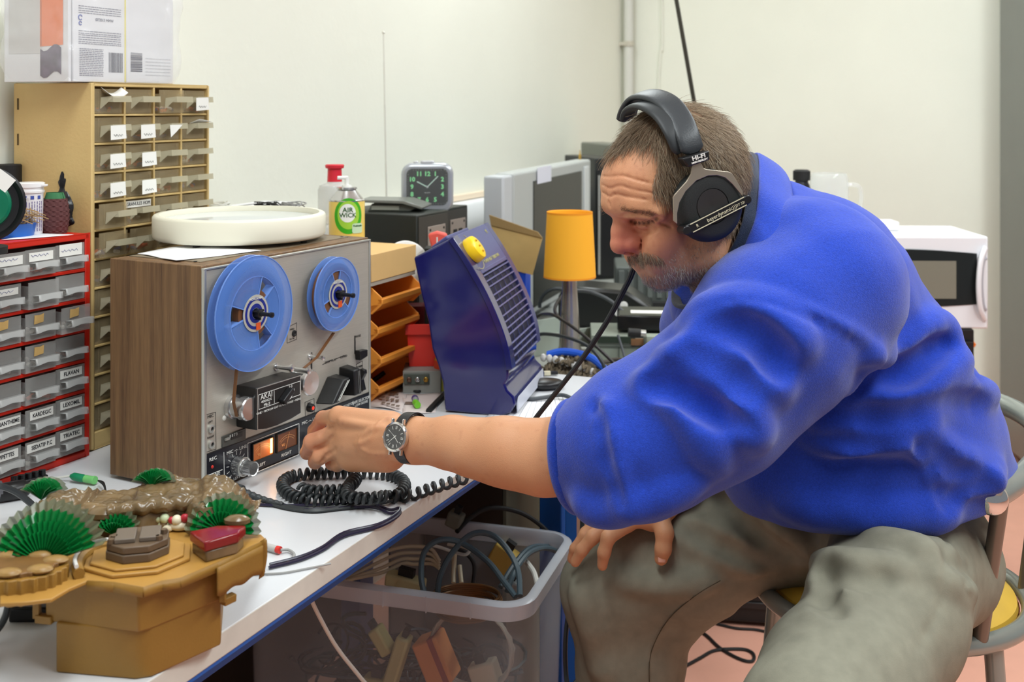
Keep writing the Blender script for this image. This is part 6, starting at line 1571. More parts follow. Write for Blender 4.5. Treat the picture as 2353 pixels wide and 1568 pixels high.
b = MB(); b.lathe((0, 0, 0), (0, 0, 1), [(hz_-.03, 0), (hz_-.03, .024), (hz_-.004, .024), (hz_, .018), (hz_, 0)], 24); obj('cap', b, m_blkm, t)
q = [P(2200, 748, 3.16), P(2212, 762, 3.16), P(2240, 793, 3.16), P(2225, 792, 3.16), P(2200, 784, 3.16), P(2180, 770, 3.16)]
cable('orange_cord', 'short bright orange cord hanging below the microwave', q, .004, mat('orange cord plastic', (250, 130, 30), .4), k=3)

t = thing('black_crate', 'low black equipment case on the floor between the knee and the chair', 'case', (P(1690, 0, 2.90).x, 2.90, 0), math.radians(-9))
b = MB(); b.box(-.16, .13, 0, .20, .012, .27); obj('case_body', b, mat('black cabinet'), t, bev=.004)
b = MB(); b.box(-.15, .12, -.006, -.0005, .05, .066); b.box(-.15, .12, -.006, -.0005, .10, .104); obj('front_rail', b, mat('black cabinet door'), t, bev=.001)
b = MB(); b.box(-.10, -.05, -.010, -.0005, .07, .11); obj('latch', b, m_alu2, t, bev=.001)
for x in (-.14, .11):
    b = MB(); b.box(x-.015, x+.015, .01, .19, 0, .012); obj('skid', b, m_blkm, t)
# ------------------------------------------------------------------ a small signed distance modeller: one smooth surface per body
class SDF:
    def __init__(s, lo, hi, h):
        s.lo = np.array(lo, float); s.h = h; s.n = np.ceil((np.array(hi)-s.lo)/h).astype(int)+1
        s.v = np.full(tuple(s.n), .5, np.float32)
    def _blk(s, lo, hi):
        a = np.maximum(0, np.floor((np.array(lo)-s.lo)/s.h).astype(int)); b = np.minimum(s.n, np.ceil((np.array(hi)-s.lo)/s.h).astype(int)+1)
        if (b <= a).any(): return None
        ax = [(s.lo[i]+s.h*np.arange(a[i], b[i])).astype(np.float32) for i in range(3)]
        return (slice(a[0], b[0]), slice(a[1], b[1]), slice(a[2], b[2])), ax[0][:, None, None], ax[1][None, :, None], ax[2][None, None, :]
    def _put(s, sl, d, k, op):
        a = s.v[sl]
        if op == 'u':
            h_ = np.maximum(k-np.abs(a-d), 0)/k if k > 0 else 0; s.v[sl] = np.minimum(a, d)-h_*h_*k*.25
        else:
            d = -d; h_ = np.maximum(k-np.abs(a-d), 0)/k if k > 0 else 0; s.v[sl] = np.maximum(a, d)+h_*h_*k*.25
    def cap(s, a, b, ra, rb=None, k=.01, op='u', flat=None, fs=1.0):
        a = np.array(a, np.float32); b = np.array(b, np.float32); rb = ra if rb is None else rb; m = max(ra, rb)+k+2*s.h
        r = s._blk(np.minimum(a, b)-m*max(1, fs), np.maximum(a, b)+m*max(1, fs))
        if r is None: return
        sl, X, Y_, Z = r; d = b-a; L = float((d*d).sum())+1e-12
        px, py, pz = X-a[0], Y_-a[1], Z-a[2]
        t = np.clip((px*d[0]+py*d[1]+pz*d[2])/L, 0, 1)
        qx, qy, qz = px-t*d[0], py-t*d[1], pz-t*d[2]
        if flat is not None:
            f = np.array(flat, np.float32); f /= np.linalg.norm(f); c = (qx*f[0]+qy*f[1]+qz*f[2])*(1/fs-1); qx = qx+f[0]*c; qy = qy+f[1]*c; qz = qz+f[2]*c
        s._put(sl, np.sqrt(qx*qx+qy*qy+qz*qz)-(ra+(rb-ra)*t), k, op)
    def chain(s, pts, rs, k=.01, op='u', **kw):
        if not isinstance(rs, (list, tuple)): rs = [rs]*len(pts)
        for i in range(len(pts)-1): s.cap(pts[i], pts[i+1], rs[i], rs[i+1], k, op, **kw)
    def ell(s, c, r, axes=None, k=.01, op='u'):
        c = np.array(c, np.float32); m = max(r)+k+2*s.h; q = s._blk(c-m, c+m)
        if q is None: return
        sl, X, Y_, Z = q; A = np.eye(3) if axes is None else np.array([list(a) for a in axes]); px, py, pz = X-c[0], Y_-c[1], Z-c[2]
        u = [(px*A[i][0]+py*A[i][1]+pz*A[i][2]) for i in range(3)]
        k0 = np.sqrt(sum((u[i]/r[i])**2 for i in range(3))); k1 = np.sqrt(sum((u[i]/(r[i]**2))**2 for i in range(3)))+1e-9
        s._put(sl, k0*(k0-1)/k1, k, op)
    def plane(s, p, n, k=.004):
        """cut away the side the normal points to"""
        r = s._blk(s.lo, s.lo+s.n*s.h); sl, X, Y_, Z = r; p = np.array(p); n = np.array(n, float); n /= np.linalg.norm(n)
        s._put(sl, -((X-p[0])*n[0]+(Y_-p[1])*n[1]+(Z-p[2])*n[2]).astype(np.float32), k, 's')
    def noise(s, fn): s.v += fn
    def hit(s, px, py, d0=1.2, d1=2.3, back=False):
        o = np.array([0, 0, CAMZ]); r = np.array([(px-CX)/F, 1.0, -(py-HY)/F]); ds = np.arange(d0, d1, s.h*.5)
        p = o+ds[:, None]*r; i = np.round((p-s.lo)/s.h).astype(int); ok = ((i >= 0) & (i < s.n)).all(1)
        i = np.clip(i, 0, s.n-1); v = np.where(ok, s.v[i[:, 0], i[:, 1], i[:, 2]], 1.0); w_ = np.nonzero(v < 0)[0]
        return None if len(w_) == 0 else Vector(tuple(p[w_[0]]))
    def fold(s, pts, r=.009, k=.02, op='u', out=.0, n=None):
        """a ridge (or groove) drawn through pixels onto the visible surface"""
        q = [Vector((float(a), float(b), 0)) for a, b in pts]; q = smoothpts(q, 4); w3 = []
        for p in q:
            h_ = s.hit(p.x, p.y)
            if h_ is not None: w3.append(h_+(Vector((0, 0, CAMZ))-h_).normalized()*out)
        m = len(w3)
        for i in range(m-1):
            if (w3[i]-w3[i+1]).length > .08: continue
            f0 = min(1, (i+.6)/(m*.18), (m-1-i+.6)/(m*.18)); f1 = min(1, (i+1.6)/(m*.18), (m-2-i+.6)/(m*.18))
            s.cap(w3[i], w3[i+1], r*max(.25, f0), r*max(.25, f1), k, op)
    def mesh(s):
        v = s.v; ins = v < 0; n = v.shape
        e = []; cnt = np.zeros((n[0]-1, n[1]-1, n[2]-1), np.uint8); 
        c = [ins[i:n[0]-1+i, j:n[1]-1+j, k:n[2]-1+k] for i in (0, 1) for j in (0, 1) for k in (0, 1)]
        tot = sum(x.astype(np.uint8) for x in c); act = (tot > 0) & (tot < 8); idx = np.argwhere(act); M = len(idx)
        cid = np.full(act.shape, -1, np.int64); cid[act] = np.arange(M)
        acc = np.zeros((M, 3)); num = np.zeros(M)
        cor = [(i, j, k) for i in (0, 1) for j in (0, 1) for k in (0, 1)]
        val = {q: v[idx[:, 0]+q[0], idx[:, 1]+q[1], idx[:, 2]+q[2]].astype(float) for q in cor}
        for a in cor:
            for ax in range(3):
                if a[ax] == 0:
                    b = list(a); b[ax] = 1; b = tuple(b); va, vb = val[a], val[b]; m = (va < 0) != (vb < 0); t = np.where(m, va/np.where(m, va-vb, 1), 0)
                    p = np.array(a, float)[None].repeat(M, 0); p[:, ax] = t; acc[m] += p[m]; num[m] += 1
        pos = (idx+acc/num[:, None])*s.h+s.lo
        quads = []
        for ax in range(3):
            o1, o2 = (ax+1) % 3, (ax+2) % 3
            a = np.take(ins, range(n[ax]-1), ax); b = np.take(ins, range(1, n[ax]), ax); m = a != b
            e_ = np.argwhere(m); keep = (e_[:, o1] > 0) & (e_[:, o2] > 0) & (e_[:, o1] < n[o1]-1) & (e_[:, o2] < n[o2]-1); e_ = e_[keep]
            fl = a[e_[:, 0], e_[:, 1], e_[:, 2]]
            def g(d1, d2):
                q = e_.copy(); q[:, o1] -= d1; q[:, o2] -= d2; return cid[q[:, 0], q[:, 1], q[:, 2]]
            Q = np.stack([g(1, 1), g(0, 1), g(0, 0), g(1, 0)], 1); Q[~fl] = Q[~fl][:, ::-1]; quads.append(Q)
        return pos, np.concatenate(quads)
def laplace(pos, quads, it=2, lam=.5):
    e = np.concatenate([quads[:, [0, 1]], quads[:, [1, 2]], quads[:, [2, 3]], quads[:, [3, 0]]])
    for k in range(it):
        acc = np.zeros_like(pos); c = np.zeros(len(pos)); np.add.at(acc, e[:, 0], pos[e[:, 1]]); np.add.at(c, e[:, 0], 1); np.add.at(acc, e[:, 1], pos[e[:, 0]]); np.add.at(c, e[:, 1], 1)
        pos = pos+lam*(acc/c[:, None]-pos)
    return pos
def np_obj(name, pos, quads, m, parent=None, org=(0, 0, 0), cols=None):
    me = bpy.data.meshes.new(name); o_ = np.array(org, float)
    me.vertices.add(len(pos)); me.vertices.foreach_set('co', (pos-o_).astype(np.float32).ravel())
    me.loops.add(len(quads)*4); me.loops.foreach_set('vertex_index', quads.astype(np.int32).ravel())
    me.polygons.add(len(quads)); me.polygons.foreach_set('loop_start', (np.arange(len(quads))*4).astype(np.int32)); me.polygons.foreach_set('loop_total', np.full(len(quads), 4, np.int32))
    me.polygons.foreach_set('use_smooth', [True]*len(quads)); me.update(calc_edges=True); me.validate()
    if cols is not None:
        ca = me.color_attributes.new('skin_tone', 'FLOAT_COLOR', 'POINT'); ca.data.foreach_set('color', np.concatenate([cols, np.ones((len(cols), 1))], 1).astype(np.float32).ravel())
    me.materials.append(m); o = bpy.data.objects.new(name, me); sc.collection.objects.link(o)
    if parent is not None: o.parent = parent
    return o
def vnoise(p, f, seed=0):
    """cheap smooth value noise at points p (N,3)"""
    r = np.random.RandomState(seed); T_ = r.rand(32, 32, 32)*2-1; q = p*f+100; i = np.floor(q).astype(int); u = q-i; u = u*u*(3-2*u); i %= 32; j = (i+1) % 32; out = 0
    for a in (0, 1):
        for b in (0, 1):
            for c in (0, 1):
                out = out+T_[(j if a else i)[:, 0], (j if b else i)[:, 1], (j if c else i)[:, 2]]*np.where(a, u[:, 0], 1-u[:, 0])*np.where(b, u[:, 1], 1-u[:, 1])*np.where(c, u[:, 2], 1-u[:, 2])
    return out
# ------------------------------------------------------------------ the man
MO = Vector((.62, 1.85, 0))
man = thing('person', 'man in a royal blue fleece and khaki trousers leaning over to turn a recorder knob', 'person', MO)
Z0 = np.array(MO)
# head frame
yaw, pit = math.radians(18), math.radians(30)
hh = Vector((-math.cos(yaw), -math.sin(yaw), 0)); HFw = hh*math.cos(pit)-Vector((0, 0, 1))*math.sin(pit); HUp = hh*math.sin(pit)+Vector((0, 0, 1))*math.cos(pit)
HN = Vector((math.sin(yaw), -math.cos(yaw), 0)); HO_ = P(1565, 400, 1.56)
def hp(px, py, n):
    r = P(px, py, 1.0)-Vector((0, 0, CAMZ)); c = Vector((0, 0, CAMZ)); return c+r*((HO_+HN*n-c).dot(HN)/r.dot(HN))
def mir(p): p = Vector(p); return p-HN*(2*(p-HO_).dot(HN))
def hloc(pos): d = pos-np.array(HO_); return d@np.array(HFw), d@np.array(HN), d@np.array(HUp)
AX = (HFw, HN, HUp)
H = SDF(np.array(HO_)-(.20, .17, .21), np.array(HO_)+(.19, .17, .17), .0016)
H.ell(hp(1556, 386, 0), (.090, .076, .085), AX, .001)
H.ell(hp(1582, 398, 0), (.078, .076, .080), AX, .012)
H.ell(hp(1468, 436, 0), (.049, .060, .058), AX, .022)            # forehead
H.ell(hp(1532, 548, 0), (.046, .048, .062), AX, .016)           # mid face
def both(px, py, n, r, k=.015, ax=None):
    p = hp(px, py, n)
    for q in (p, mir(p)):
        if isinstance(r, tuple): H.ell(q, r, AX, k)
        else: H.ell(q, (r, r, r), AX, k)
def bcap(a, b, ra, rb, k=.012, op='u'):
    A, B_ = hp(*a), hp(*b); H.cap(A, B_, ra, rb, k, op); H.cap(mir(A), mir(B_), ra, rb, k, op)
bcap((1418, 472, .010), (1462, 476, .036), .0130, .0125, .012)      # brow ridges
bcap((1462, 476, .036), (1512, 492, .056), .0125, .010, .014)
both(1520, 548, .043, (.022, .013, .018), .016)                    # cheek bones
both(1520, 590, .032, (.026, .018, .026), .020)                    # cheeks
bcap((1535, 625, .020), (1630, 588, .052), .018, .016, .022)        # jaw
bcap((1630, 588, .052), (1648, 500, .062), .016, .016, .025)
H.ell(hp(1514, 598, 0), (.034, .028, .026), AX, .014)               # muzzle
H.ell(hp(1526, 632, 0), (.022, .024, .016), AX, .012)               # chin
both(1522, 636, .009, .011, .010)
both_eye = hp(1478, 512, .030)
for e in (both_eye, mir(both_eye)):
    H.ell(e+HFw*.012, (.016, .018, .0110), AX, .010, 's')
    H.ell(e-HFw*.003, (.0128, .0138, .0120), AX, .004)
    A = e+HFw*.0080
    H.cap(A-HN*.013-HUp*.002-HFw*.002, A+HN*.014-HUp*.001-HFw*.005, .0020, .0018, .003)   # lid edge
    H.cap(A-HN*.010-HUp*.013-HFw*.005, A+HN*.014-HUp*.013-HFw*.011, .0030, .0028, .009)   # bag
# nose
H.chain([hp(1428, 497, 0), hp(1425, 530, 0), hp(1424, 556, 0)], [.0085, .0105, .0125], .010)
H.ell(hp(1425, 564, 0), (.0130, .0125, .0110), AX, .006)
H.chain([hp(1445, 500, 0), hp(1452, 540, 0), hp(1455, 562, 0)], [.010, .014, .016], .010)
H.cap(hp(1437, 570, 0), hp(1462, 575, 0), .0065, .007, .006)
both(1456, 560, .0130, (.0125, .0075, .0085), .005)
bcap((1440, 581, .0070), (1456, 580, .0080), .0030, .0026, .002, 's')
bcap((1474, 545, .018), (1477, 574, .021), .0014, .0018, .004, 's')
bcap((1480, 568, .022), (1522, 604, .031), .0018, .0020, .006, 's')   # nasolabial fold
# mouth
H.cap(hp(1463, 592, 0), hp(1466, 598, 0), .0085, .009, .008)
bcap((1468, 603, .0), (1512, 606, .021), .0075, .0055, .008)
bcap((1489, 628, .0), (1512, 620, .016), .0080, .005, .006)
bcap((1470, 613, .0), (1520, 609, .026), .0020, .0016, .002, 's')
bcap((1500, 642, .0), (1518, 638, .012), .0014, .0012, .004, 's')
# ear (mostly under the cup), neck
both(1642, 480, .074, (.020, .008, .030), .008)
H.cap(hp(1625, 545, 0), P(1745, 600, 1.68), .058, .062, .03)
H.cap(hp(1615, 598, 0), P(1690, 690, 1.67), .030, .048, .02)
# wrinkles
for line in ([(1382, 404), (1400, 406), (1430, 404), (1465, 414), (1505, 424)], [(1382, 424), (1402, 433), (1425, 427), (1455, 436), (1508, 445)], [(1383, 441), (1400, 452), (1415, 446), (1440, 452), (1490, 460)],
             [(1398, 462), (1402, 478)], [(1516, 512), (1532, 516), (1544, 524)]):
    H.fold(line, .0009, .0028, 's')
for ln, r_ in (([(1446, 507), (1462, 512), (1482, 513), (1502, 508), (1512, 503)], .0015), ([(1430, 497), (1450, 492), (1480, 493), (1506, 498), (1520, 506)], .0016), ([(1456, 526), (1475, 533), (1497, 532), (1510, 524)], .0011)): H.fold(ln, r_, .0045, 's', .0004)
pos, quads = H.mesh(); pos = laplace(pos, quads, 2, .4)
f_, n_, u_ = hloc(pos)
# skin tone regions
def near(p, R): return np.clip(1-np.linalg.norm(pos-np.array(p), axis=1)/R, 0, 1)
base = np.array(srgb((206, 152, 114))[:3]); cols = np.tile(base, (len(pos), 1))
def blend(w_, c):
    global cols
    w_ = np.clip(w_, 0, 1)[:, None]; cols = cols*(1-w_)+np.array(srgb(c)[:3])*w_
blend(.22+.22*vnoise(pos, 60, 1), (198, 136, 98)); blend(.25*np.clip(vnoise(pos, 220, 2), 0, 1), (160, 96, 70))
blend(near(hp(1428, 545, 0), .050)*.85, (204, 118, 98)); blend(near(hp(1450, 568, .012), .030)*.7, (190, 98, 84)); blend(near(hp(1420, 420, .02), .05)*.35, (214, 140, 112))
blend(near(hp(1540, 560, .05), .05)*.5, (204, 120, 92))
lip = near(hp(1494, 616, .010), .018)*1.2; blend(lip*.6, (176, 96, 84))
blend(near(both_eye+HFw*.01, .022)*.45, (170, 104, 84))
for x_, y_ in ((1450, 509), (1460, 512), (1470, 513), (1480, 513), (1490, 512), (1500, 509), (1508, 505)):
    q = H.hit(x_, y_)
    if q is not None: blend(near(q, .0042)*1.3, (104, 66, 52))
beard = np.clip(1.5*(np.minimum(near(hp(1530, 630, .02), .085), 1)), 0, 1)*(f_ < .2)
px_ = CX+pos[:, 0]*F/pos[:, 1]; py_ = HY+(CAMZ-pos[:, 2])*F/pos[:, 1]
def inside(px, py, poly):
    x, y = px, py; c = np.zeros(len(np.atleast_1d(px)), bool); n = len(poly)
    for i in range(n):
        x1_, y1_ = poly[i]; x2_, y2_ = poly[(i+1) % n]
        m = ((y1_ > y) != (y2_ > y)) & (x < (x2_-x1_)*(y-y1_)/(y2_-y1_+1e-9)+x1_); c ^= m
    return c
HAIRP = [(1300, 150), (1300, 352), (1378, 352), (1400, 350), (1428, 352), (1458, 334), (1492, 334), (1506, 345), (1509, 385), (1500, 425), (1498, 446), (1528, 456), (1560, 446), (1610, 520), (1650, 545), (1760, 560), (1760, 150)]
def hairpoly(pos):
    f, n, u = hloc(pos); q = np.where((n < 0)[:, None], pos-2*n[:, None]*np.array(HN), pos)
    x = CX+q[:, 0]*F/q[:, 1]; y = HY+(CAMZ-q[:, 2])*F/q[:, 1]; return inside(x, y, HAIRP)
hm = hairpoly(pos)
blend(hm*.7, (112, 90, 70))
ch_o = hp(1530, 625, 0)
stub = np.clip(near(hp(1520, 628, .02), .052)*2.2, 0, 1)*.35+np.clip(near(hp(1600, 610, .05), .06)*1.6, 0, 1)*.3
blend(stub*.8, (150, 128, 112))
def skin_mat():
    m = mat('skin', (205, 150, 118), .48, spec=.45, sss=.12, bump=.00035, bscale=900); nt = m.node_tree; a = nt.nodes.new('ShaderNodeVertexColor'); a.layer_name = 'skin_tone'
    nt.links.new(a.outputs[0], nt.nodes['Principled BSDF'].inputs['Base Color']); return m
m_skin = skin_mat()
allp, allq, allc = [pos], [quads], [cols]
def add_part(S, shade=None, it=2):
    p, q = S.mesh(); p = laplace(p, q, it, .4); c = np.tile(base, (len(p), 1)); w_ = (.25+.25*vnoise(p, 40, 3))[:, None]; c = c*(1-w_)+np.array(srgb((196, 134, 94))[:3])*w_
    if shade is not None: c = shade(p, c)
    allq.append(q+sum(len(x) for x in allp)); allp.append(p); allc.append(c)

# ---- left arm and hand (near side)
def A_(px, py, d): return P(px, py, d)
L = SDF(np.array(P(1000, 1000, 1.72))*0+(-.36, 1.34, .68), (.22, 1.93, 1.03), .0020)
wr = A_(950, 1012, 1.60)
L.chain([A_(1450, 1050, 1.49), A_(1300, 1047, 1.50), A_(1160, 1034, 1.53), A_(1040, 1018, 1.57), wr], [.050, .0485, .0420, .0350, .0300], .012)
L.cap(A_(1240, 1078, 1.50), A_(1080, 1045, 1.54), .034, .026, .02)
L.chain([wr, A_(880, 1010, 1.635), A_(820, 1012, 1.665)], [.0300, .0305, .031], .014)
# metacarpals to knuckles
kn = [(778, 957, 1.665), (772, 995, 1.675), (780, 1030, 1.672), (800, 1055, 1.665)]
rk_ = [.0135, .0140, .0130, .0120]; st = [(900, 975, 1.635), (905, 1000, 1.63), (905, 1025, 1.63), (905, 1045, 1.635)]
for a, c, r in zip(st, kn, rk_): L.cap(A_(*a), A_(*c), .017, r, .014)
for c, r in zip(kn, rk_): L.ell(A_(*c), (r*1.02,)*3, None, .006)
L.cap(A_(890, 985, 1.635), A_(800, 962, 1.66), .018, .0130, .01)
# extensor tendons
for a, c in (((880, 985, 1.605), (785, 968, 1.645)), ((885, 1003, 1.602), (785, 998, 1.652)), ((885, 1022, 1.603), (795, 1026, 1.650))): L.cap(A_(*a), A_(*c), .0035, .004, .008)
for pts in ([(900, 960), (870, 975), (850, 1010), (815, 1020)], [(860, 985), (835, 1000), (820, 1035)], [(905, 1040), (860, 1042), (830, 1030)]): L.fold(pts, .0016, .005, 'u')
# fingers: curled towards the knob
fing = [([(778, 957, 1.665), (742, 962, 1.715), (722, 990, 1.765), (716, 1008, 1.795)], [.0128, .0110, .0098, .0088]),
        ([(772, 995, 1.675), (716, 1016, 1.690), (706, 1040, 1.735), (716, 1040, 1.765)], [.0132, .0118, .0104, .0092]),
        ([(780, 1030, 1.672), (735, 1050, 1.680), (724, 1062, 1.715), (738, 1056, 1.745)], [.0124, .0112, .0100, .0088]),
        ([(800, 1055, 1.665), (775, 1068, 1.685), (762, 1066, 1.715), (765, 1060, 1.735)], [.0118, .0100, .0090, .0080])]
for pts, r in fing:
    L.chain([A_(*p) for p in pts], r, .0045)
# thumb under the palm
L.chain([A_(880, 1035, 1.66), A_(820, 1035, 1.72), A_(760, 1025, 1.77), A_(728, 1010, 1.80)], [.018, .0150, .0125, .0100], .008)
L.cap(A_(890, 1052, 1.64), A_(815, 1058, 1.665), .020, .0150, .014)
for ln in ([(768, 1000), (745, 1022), (724, 1030)], [(775, 1032), (752, 1046), (740, 1062)], [(772, 975), (750, 985), (735, 1000)]): L.fold(ln, .0014, .004, 's')
for x in (918, 912): L.fold([(x, 970), (x-3, 1010), (x, 1050)], .0010, .004, 's')
def armshade(p, c):
    w_ = np.clip(1-np.linalg.norm(p-np.array(P(720, 1010, 1.72)), axis=1)/.075, 0, 1)[:, None]*.65; c = c*(1-w_)+np.array(srgb((218, 128, 104))[:3])*w_
    w2 = np.clip(vnoise(p, 130, 5)-.5, 0, 1)[:, None]*.55; c = c*(1-w2)+np.array(srgb((164, 104, 76))[:3])*w2
    return c
add_part(L, armshade)
# ---- right hand on the far knee
Rr = SDF((.08, 1.70, .45), (.36, 2.06, .80), .0020)
wr2 = A_(1560, 1120, 1.90)
Rr.chain([A_(1600, 1050, 1.92), wr2, A_(1500, 1185, 1.875)], [.032, .029, .026], .012, flat=None)
for a, c in (((1520, 1165, 1.88), (1440, 1205, 1.865)), ((1515, 1165, 1.89), (1405, 1200, 1.885)), ((1515, 1160, 1.905), (1385, 1195, 1.91)), ((1515, 1160, 1.92), (1380, 1195, 1.935))): Rr.cap(A_(*a), A_(*c), .018, .0125, .012)
Rr.chain([A_(1440, 1205, 1.865), A_(1398, 1235, 1.845), A_(1388, 1270, 1.845), A_(1384, 1300, 1.85)], [.0135, .0115, .0105, .0085], .005)
Rr.chain([A_(1405, 1200, 1.885), A_(1362, 1235, 1.875), A_(1337, 1265, 1.875), A_(1322, 1292, 1.88)], [.0130, .0115, .0100, .0085], .005)
Rr.chain([A_(1385, 1195, 1.91), A_(1345, 1232, 1.905), A_(1322, 1262, 1.905), A_(1314, 1285, 1.91)], [.0120, .0110, .0095, .0080], .004)
Rr.chain([A_(1380, 1195, 1.935), A_(1345, 1225, 1.935), A_(1325, 1255, 1.935)], [.0110, .0095, .0080], .004)
Rr.chain([A_(1515, 1180, 1.865), A_(1527, 1225, 1.845), A_(1524, 1262, 1.84), A_(1519, 1284, 1.845)], [.0165, .0140, .0125, .0110], .008)
add_part(Rr)
# neck/shoulder core and hidden trunk so that the body is whole under the clothes
Cc = SDF((.28, 1.50, .50), (.90, 2.0, 1.30), .008)
Cc.chain([P(1700, 560, 1.66), P(1800, 600, 1.68), P(1900, 760, 1.70), P(1990, 1000, 1.76), P(2030, 1110, 1.79)], [.055, .09, .11, .11, .08], .03)
add_part(Cc, None, 1)
pos = np.concatenate(allp); quads = np.concatenate(allq); cols = np.concatenate(allc)
body = np_obj('body', pos, quads, m_skin, man, MO, cols)
def nail(c, nrm, tip, w_, l_):
    c = Vector(c); n = Vector(nrm).normalized(); t = Vector(tip).normalized(); t = (t-n*t.dot(n)).normalized(); s_ = n.cross(t); b = MB()
    b.grid(lambda u, v: c-MO+s_*((u-.5)*w_)+t*((v-.5)*l_)-n*(.0016*((u-.5)*2)**2+.0005*((v-.5)*2)**2), 6, 6); return obj('fingernail', b, mat('fingernail', (226, 172, 150), .28), man, solid=.0006)
nc = Rr.hit(1521, 1283)
if nc: nail(nc+Vector((0, -.0008, 0)), (0.05, -1, .25), (0, -.1, -1), .0125, .014)

# ---- fleece jacket
J = SDF((.055, 1.32, .55), (.90, 2.10, 1.32), .0046)
tor = [(P(1780, 520, 1.68), .070), (P(1858, 672, 1.69), .150), (P(1952, 862, 1.72), .165), (P(2008, 1025, 1.755), .190), (P(2046, 1112, 1.775), .183)]
J.chain([a for a, r in tor], [r for a, r in tor], .02)
J.ell(P(1800, 590, 1.68), (.10, .18, .09), None, .03)
J.ell(P(1690, 690, 1.72), (.10, .16, .10), None, .05)                     # chest
J.ell(P(1870, 1060, 1.74), (.15, .165, .115), None, .05)                  # belly
J.ell(P(2215, 1150, 1.76), (.07, .14, .09), None, .04)
J.chain([P(1770, 560, 1.66), P(1855, 610, 1.56), P(1890, 665, 1.53)], [.066, .088, .104], .025)
# near sleeve
slv = [(1880, 664, 1.53), (1775, 768, 1.485), (1640, 915, 1.46), (1500, 1015, 1.455), (1440, 1032, 1.465), (1375, 1040, 1.485)]
J.chain([P(*p) for p in slv], [.110, .107, .096, .084, .082, .076], .035)
J.cap(P(1640, 880, 1.49), P(1560, 870, 1.50), .050, .038, .05)
J.cap(P(1500, 930, 1.47), P(1430, 930, 1.48), .050, .040, .04)
J.cap(P(1500, 1050, 1.46), P(1400, 1100, 1.475), .050, .044, .03)
# cuff roll
cr_, cn = P(1352, 1040, 1.492), (P(1440, 1036, 1.47)-P(1300, 1045, 1.51)).normalized()
cu_ = Vector((0, 0, 1)); cu_ = (cu_-cn*cu_.dot(cn)).normalized(); cw_ = cn.cross(cu_)
for k in range(24):
    a0, a1 = 2*math.pi*k/24, 2*math.pi*(k+1)/24
    f = lambda a, o, R_, d: cr_-cn*o+cu_*(R_*1.08*math.cos(a)-.004)+cw_*R_*math.sin(a)
    J.cap(f(a0, .012, .052, 0), f(a1, .012, .052, 0), .0125, .0125, .010)
    J.cap(f(a0, -.018, .058, 0), f(a1, -.018, .058, 0), .0125, .0125, .010)
    if 2 < k < 21: pass
J.cap(P(1330, 1135, 1.50), P(1400, 1150, 1.48), .020, .024, .02)
J.cap(cr_-cn*.10, cr_-cn*.012, .047, .047, .002, 's')
# far shoulder and sleeve
J.chain([P(1700, 640, 1.80), P(1655, 760, 1.88), P(1640, 900, 1.93), P(1620, 1010, 1.94), P(1590, 1080, 1.93)], [.085, .090, .075, .062, .050], .04)
# cut the hem and make room for the neck
J.plane(P(2290, 1268, 1.75), (-.20, .05, -1), .01)
J.plane(P(1850, 1218, 1.62), (.10, .05, -1), .01)
J.chain([P(1770, 560, 1.66), P(1670, 540, 1.645), P(1560, 560, 1.62)], [.055, .092, .105], .008, 's')
# folds of the cloth
fold = J.fold
for pts, r, k in (
    ([(1610, 700), (1700, 672), (1800, 690), (1900, 735), (1975, 775), (1996, 810), (1985, 850), (1950, 905)], .0055, .012),          # armhole seam
    ([(1590, 735), (1680, 715), (1780, 745), (1850, 800)], .008, .04), ([(1600, 790), (1660, 800), (1740, 850), (1790, 900)], .009, .04),
    ([(1530, 835), (1600, 845), (1690, 920), (1740, 1010)], .010, .04), ([(1480, 880), (1540, 900), (1600, 970), (1650, 1070)], .009, .035),
    ([(1392, 930), (1404, 1000), (1420, 1080), (1448, 1160)], .009, .02),
    ([(1330, 1150), (1400, 1175), (1500, 1150), (1600, 1105)], .010, .03),
    ([(1990, 830), (2080, 800), (2160, 740), (2190, 800)], .006, .035), ([(2000, 900), (2100, 900), (2180, 850), (2225, 815)], .012, .03),
    ([(1930, 925), (2030, 945), (2130, 935), (2220, 905), (2280, 905)], .014, .03), ([(1880, 970), (2000, 1000), (2100, 1000), (2190, 1060), (2300, 1085)], .013, .035),
    ([(1850, 1010), (1950, 1030), (2060, 1010), (2110, 1010), (2170, 1170)], .008, .02),
    
    ([(1800, 1160), (1950, 1180), (2080, 1180), (2180, 1185)], .008, .04), ([(2190, 1120), (2240, 1110), (2300, 1100)], .012, .02)):
    fold(pts, r, k*.9, 'u', -.0035)
for pts, r, k in (
    ([(1615, 760), (1700, 755), (1770, 800), (1800, 850)], .009, .03), ([(1570, 815), (1640, 830), (1720, 900)], .010, .03), ([(1500, 865), (1570, 880), (1650, 960)], .009, .03),
    ([(1470, 885), (1560, 902), (1630, 945), (1720, 988)], .008, .02), ([(1990, 862), (2080, 855), (2170, 790)], .008, .03), ([(1960, 960), (2080, 965), (2200, 935), (2270, 930)], .009, .03),
    ([(1900, 1010), (2020, 1030), (2120, 1015), (2200, 1085), (2290, 1105)], .010, .02), ([(2110, 1020), (2140, 1080), (2178, 1175)], .006, .012), ([(2190, 1150), (2240, 1135), (2290, 1130)], .009, .02),
    ([(1364, 925), (1376, 985), (1392, 1080), (1424, 1165)], .0065, .012), ([(1602, 712), (1700, 684), (1800, 702), (1900, 748), (1968, 790)], .003, .008)):
    fold(pts, r, k*.9, 's', .0035)
pos, quads = J.mesh(); pos = laplace(pos, quads, 3, .5)
nz = vnoise(pos, 14, 8)*.0030+vnoise(pos, 33, 9)*.0014
c = pos.mean(0)
